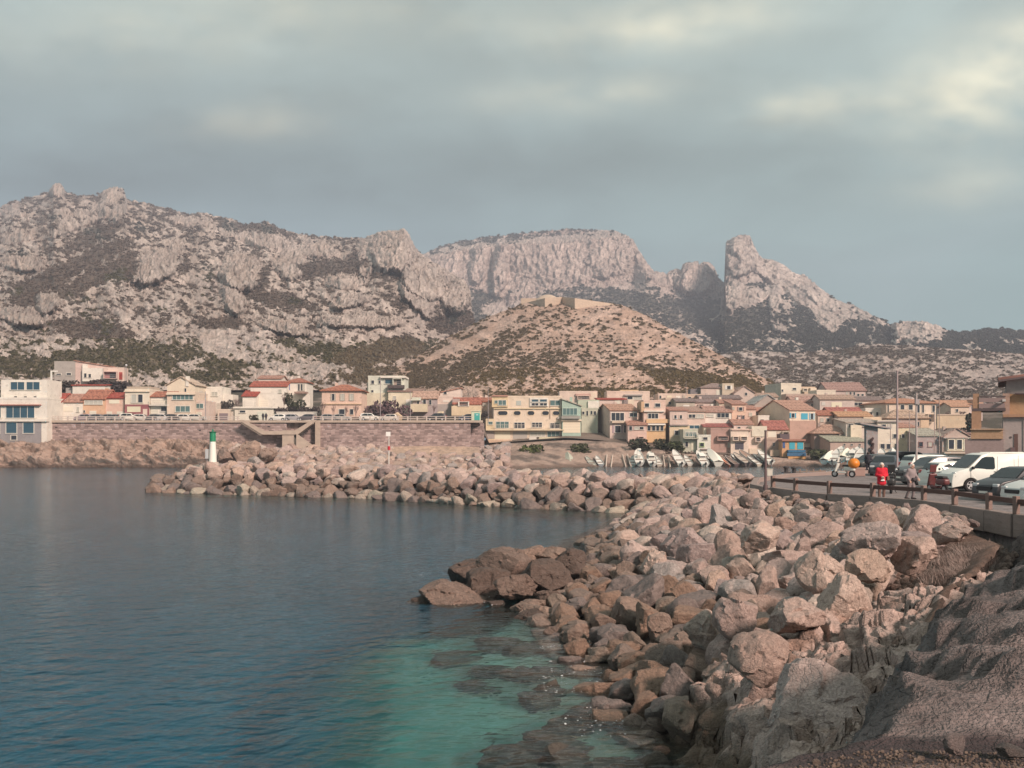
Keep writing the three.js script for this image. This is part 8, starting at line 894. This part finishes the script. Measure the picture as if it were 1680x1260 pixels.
plant('shrub', 'broad dark bush below the terrace of the grey and pink villa', 'shrub', 178, 642, 250, 62, 26, [0.06, 0.05, 0.05]); plant('shrub', 'dark bush at the left foot of the grey and pink villa', 'shrub', 110, 640, 250, 36, 20, [0.075, 0.06, 0.05]); plant('shrub', 'clipped round dark bush on the promenade in front of the low white house', 'shrub', 416, 691, 222, 15, 13, DGR); plant('shrub', 'round dense green bush behind the white garden wall', 'shrub', 487, 674, 232, 28, 25, DGR); plant('pine_tree', 'slim dark conifer left of the dense green bush', 'tree', 473, 672, 234, 14, 32, DGR, { tree: 1 });
plant('tree', 'dark leafy tree left of the small red-roofed white house', 'tree', 373, 682, 236, 20, 32, [0.05, 0.045, 0.04], { tree: 1 }); plant('bare_tree', 'bare tree beside the small red-roofed white house', 'tree', 391, 682, 235, 24, 44, PBR, { bare: 1 }); plant('bare_tree', 'bare tree in front of the large white house', 'tree', 466, 676, 233, 24, 40, PB2, { bare: 2 }); for (const [i, [px, w, h]] of [[530, 24, 46], [548, 22, 34], [566, 22, 32], [584, 24, 38], [600, 20, 30]].entries()) plant('bare_tree', ['bare tree at the left corner of the pink villa', 'bare shrub tree below the left shutters of the pink villa', 'bare shrub tree below the middle shutters of the pink villa', 'bare shrub tree below the right shutters of the pink villa', 'bare shrub tree between the pink villa and the white modern house'][i], 'tree', px, 690, 226, w, h, PB2, { bare: 1 + i % 3 });
for (const [i, [px, w, h]] of [[612, 38, 32], [632, 46, 40], [655, 40, 34]].entries()) plant('tamarisk', ['bushy purple-brown tamarisk hedge, left of the three clumps', 'bushy purple-brown tamarisk hedge, tallest middle clump', 'bushy purple-brown tamarisk hedge, right of the three clumps'][i], 'shrub', px, 690, 230, w, h, [0.15, 0.10, 0.105]);
plant('bare_tree', 'bare tree in front of the grey-pink house with arched windows', 'tree', 711, 690, 226, 26, 36, PB2, { bare: 3 }); plant('shrub', 'dark potted yucca shrubs beside the pale green booth', 'shrub', 795, 684, 226, 14, 12, [0.06, 0.055, 0.05]);
{ const t = thing('hedge', 'dark brown hedge along the top of the white garden wall', 'hedge', P(487, 677.5, 229.2)); for (let i = 0; i < 6; i++) part(t, 'foliage', LEAFS[i % 3], flat(rgb(0.055, 0.045, 0.045), 0.95), [-4.2 + i * 1.7, -0.3, 0], [0, i, 0], [1.25, 1.55, 0.8]); }
for (const [label, px, py, D, w, h, c] of [['bright green overgrown patch below the wide cream block', 872, 754, 217, 44, 30, MGR], ['dark green bush on the slope below the pale green house', 950, 744, 222, 34, 20, [0.07, 0.08, 0.035]], ['dark green bush below the peach house annex', 1046, 738, 225, 40, 22, DGR], ['low dark bush left of the grey-green boat house', 1082, 738, 228, 26, 22, [0.05, 0.055, 0.03]], ['wide green bush at the top of the slipways beside the grey-green boat house', 1106, 738, 227, 30, 17, [0.06, 0.075, 0.03]], ['green scrub right of the blue cabin', 1340, 752, 222, 44, 18, [0.075, 0.085, 0.04]], ['dark trees between the tan roofs and the ochre balcony', 1592, 706, 215, 24, 34, [0.05, 0.05, 0.035]], ['dark bushes in front of the tan garden wall', 1573, 712, 229, 44, 14, [0.05, 0.045, 0.04]], ['dark bushes under the stilted yard right of the orange house', 1242, 694, 252, 34, 18, [0.06, 0.055, 0.045]], ['olive bush behind the low wall of the blue cabin yard', 1362, 748, 224, 30, 11, [0.085, 0.08, 0.055]]]) plant('shrub', label, 'shrub', px, py, D, w, h, c);
for (const [label, px, py, D, w, h, b] of [['bare grey shrub above the tan garden wall', 1575, 690, 244, 34, 24, 1], ['bare shrub between the tan villa and the far cottages', 1556, 688, 246, 26, 18, 2], ['bare brown shrub right of the low cream house, above the cream block', 830, 662, 268, 30, 16, 3]]) plant('bare_shrub', label, 'shrub', px, py, D, w, h, PBR, { bare: b });
scatter('weeds', 'dry weeds and low scrub on the stony slope below the cream block', leafBlob(60, 45, 1, 0.6, 0.3), mTint, 420, 24, (r) => { const px = 800 + 470 * r(), q = 0.35 + 0.62 * r(), d1 = gFrontD(px), D = lerp(212, d1, q), p = P(px, 0, D); if (fbm(p.x * 0.14, 3, p.z * 0.14, 3) < 0.0) return null; p.y = lerp(-1.2, yOf(728 + (px - 815) * 0.05, d1), q) - 0.1; const k = 0.7 + 0.6 * r(); return { p, s: 0.35 + 0.75 * r(), c: r() < 0.5 ? [0.16 * k, 0.12 * k, 0.1 * k] : [0.085 * k, 0.085 * k, 0.045 * k] }; });
renderer.render(scene, camera);
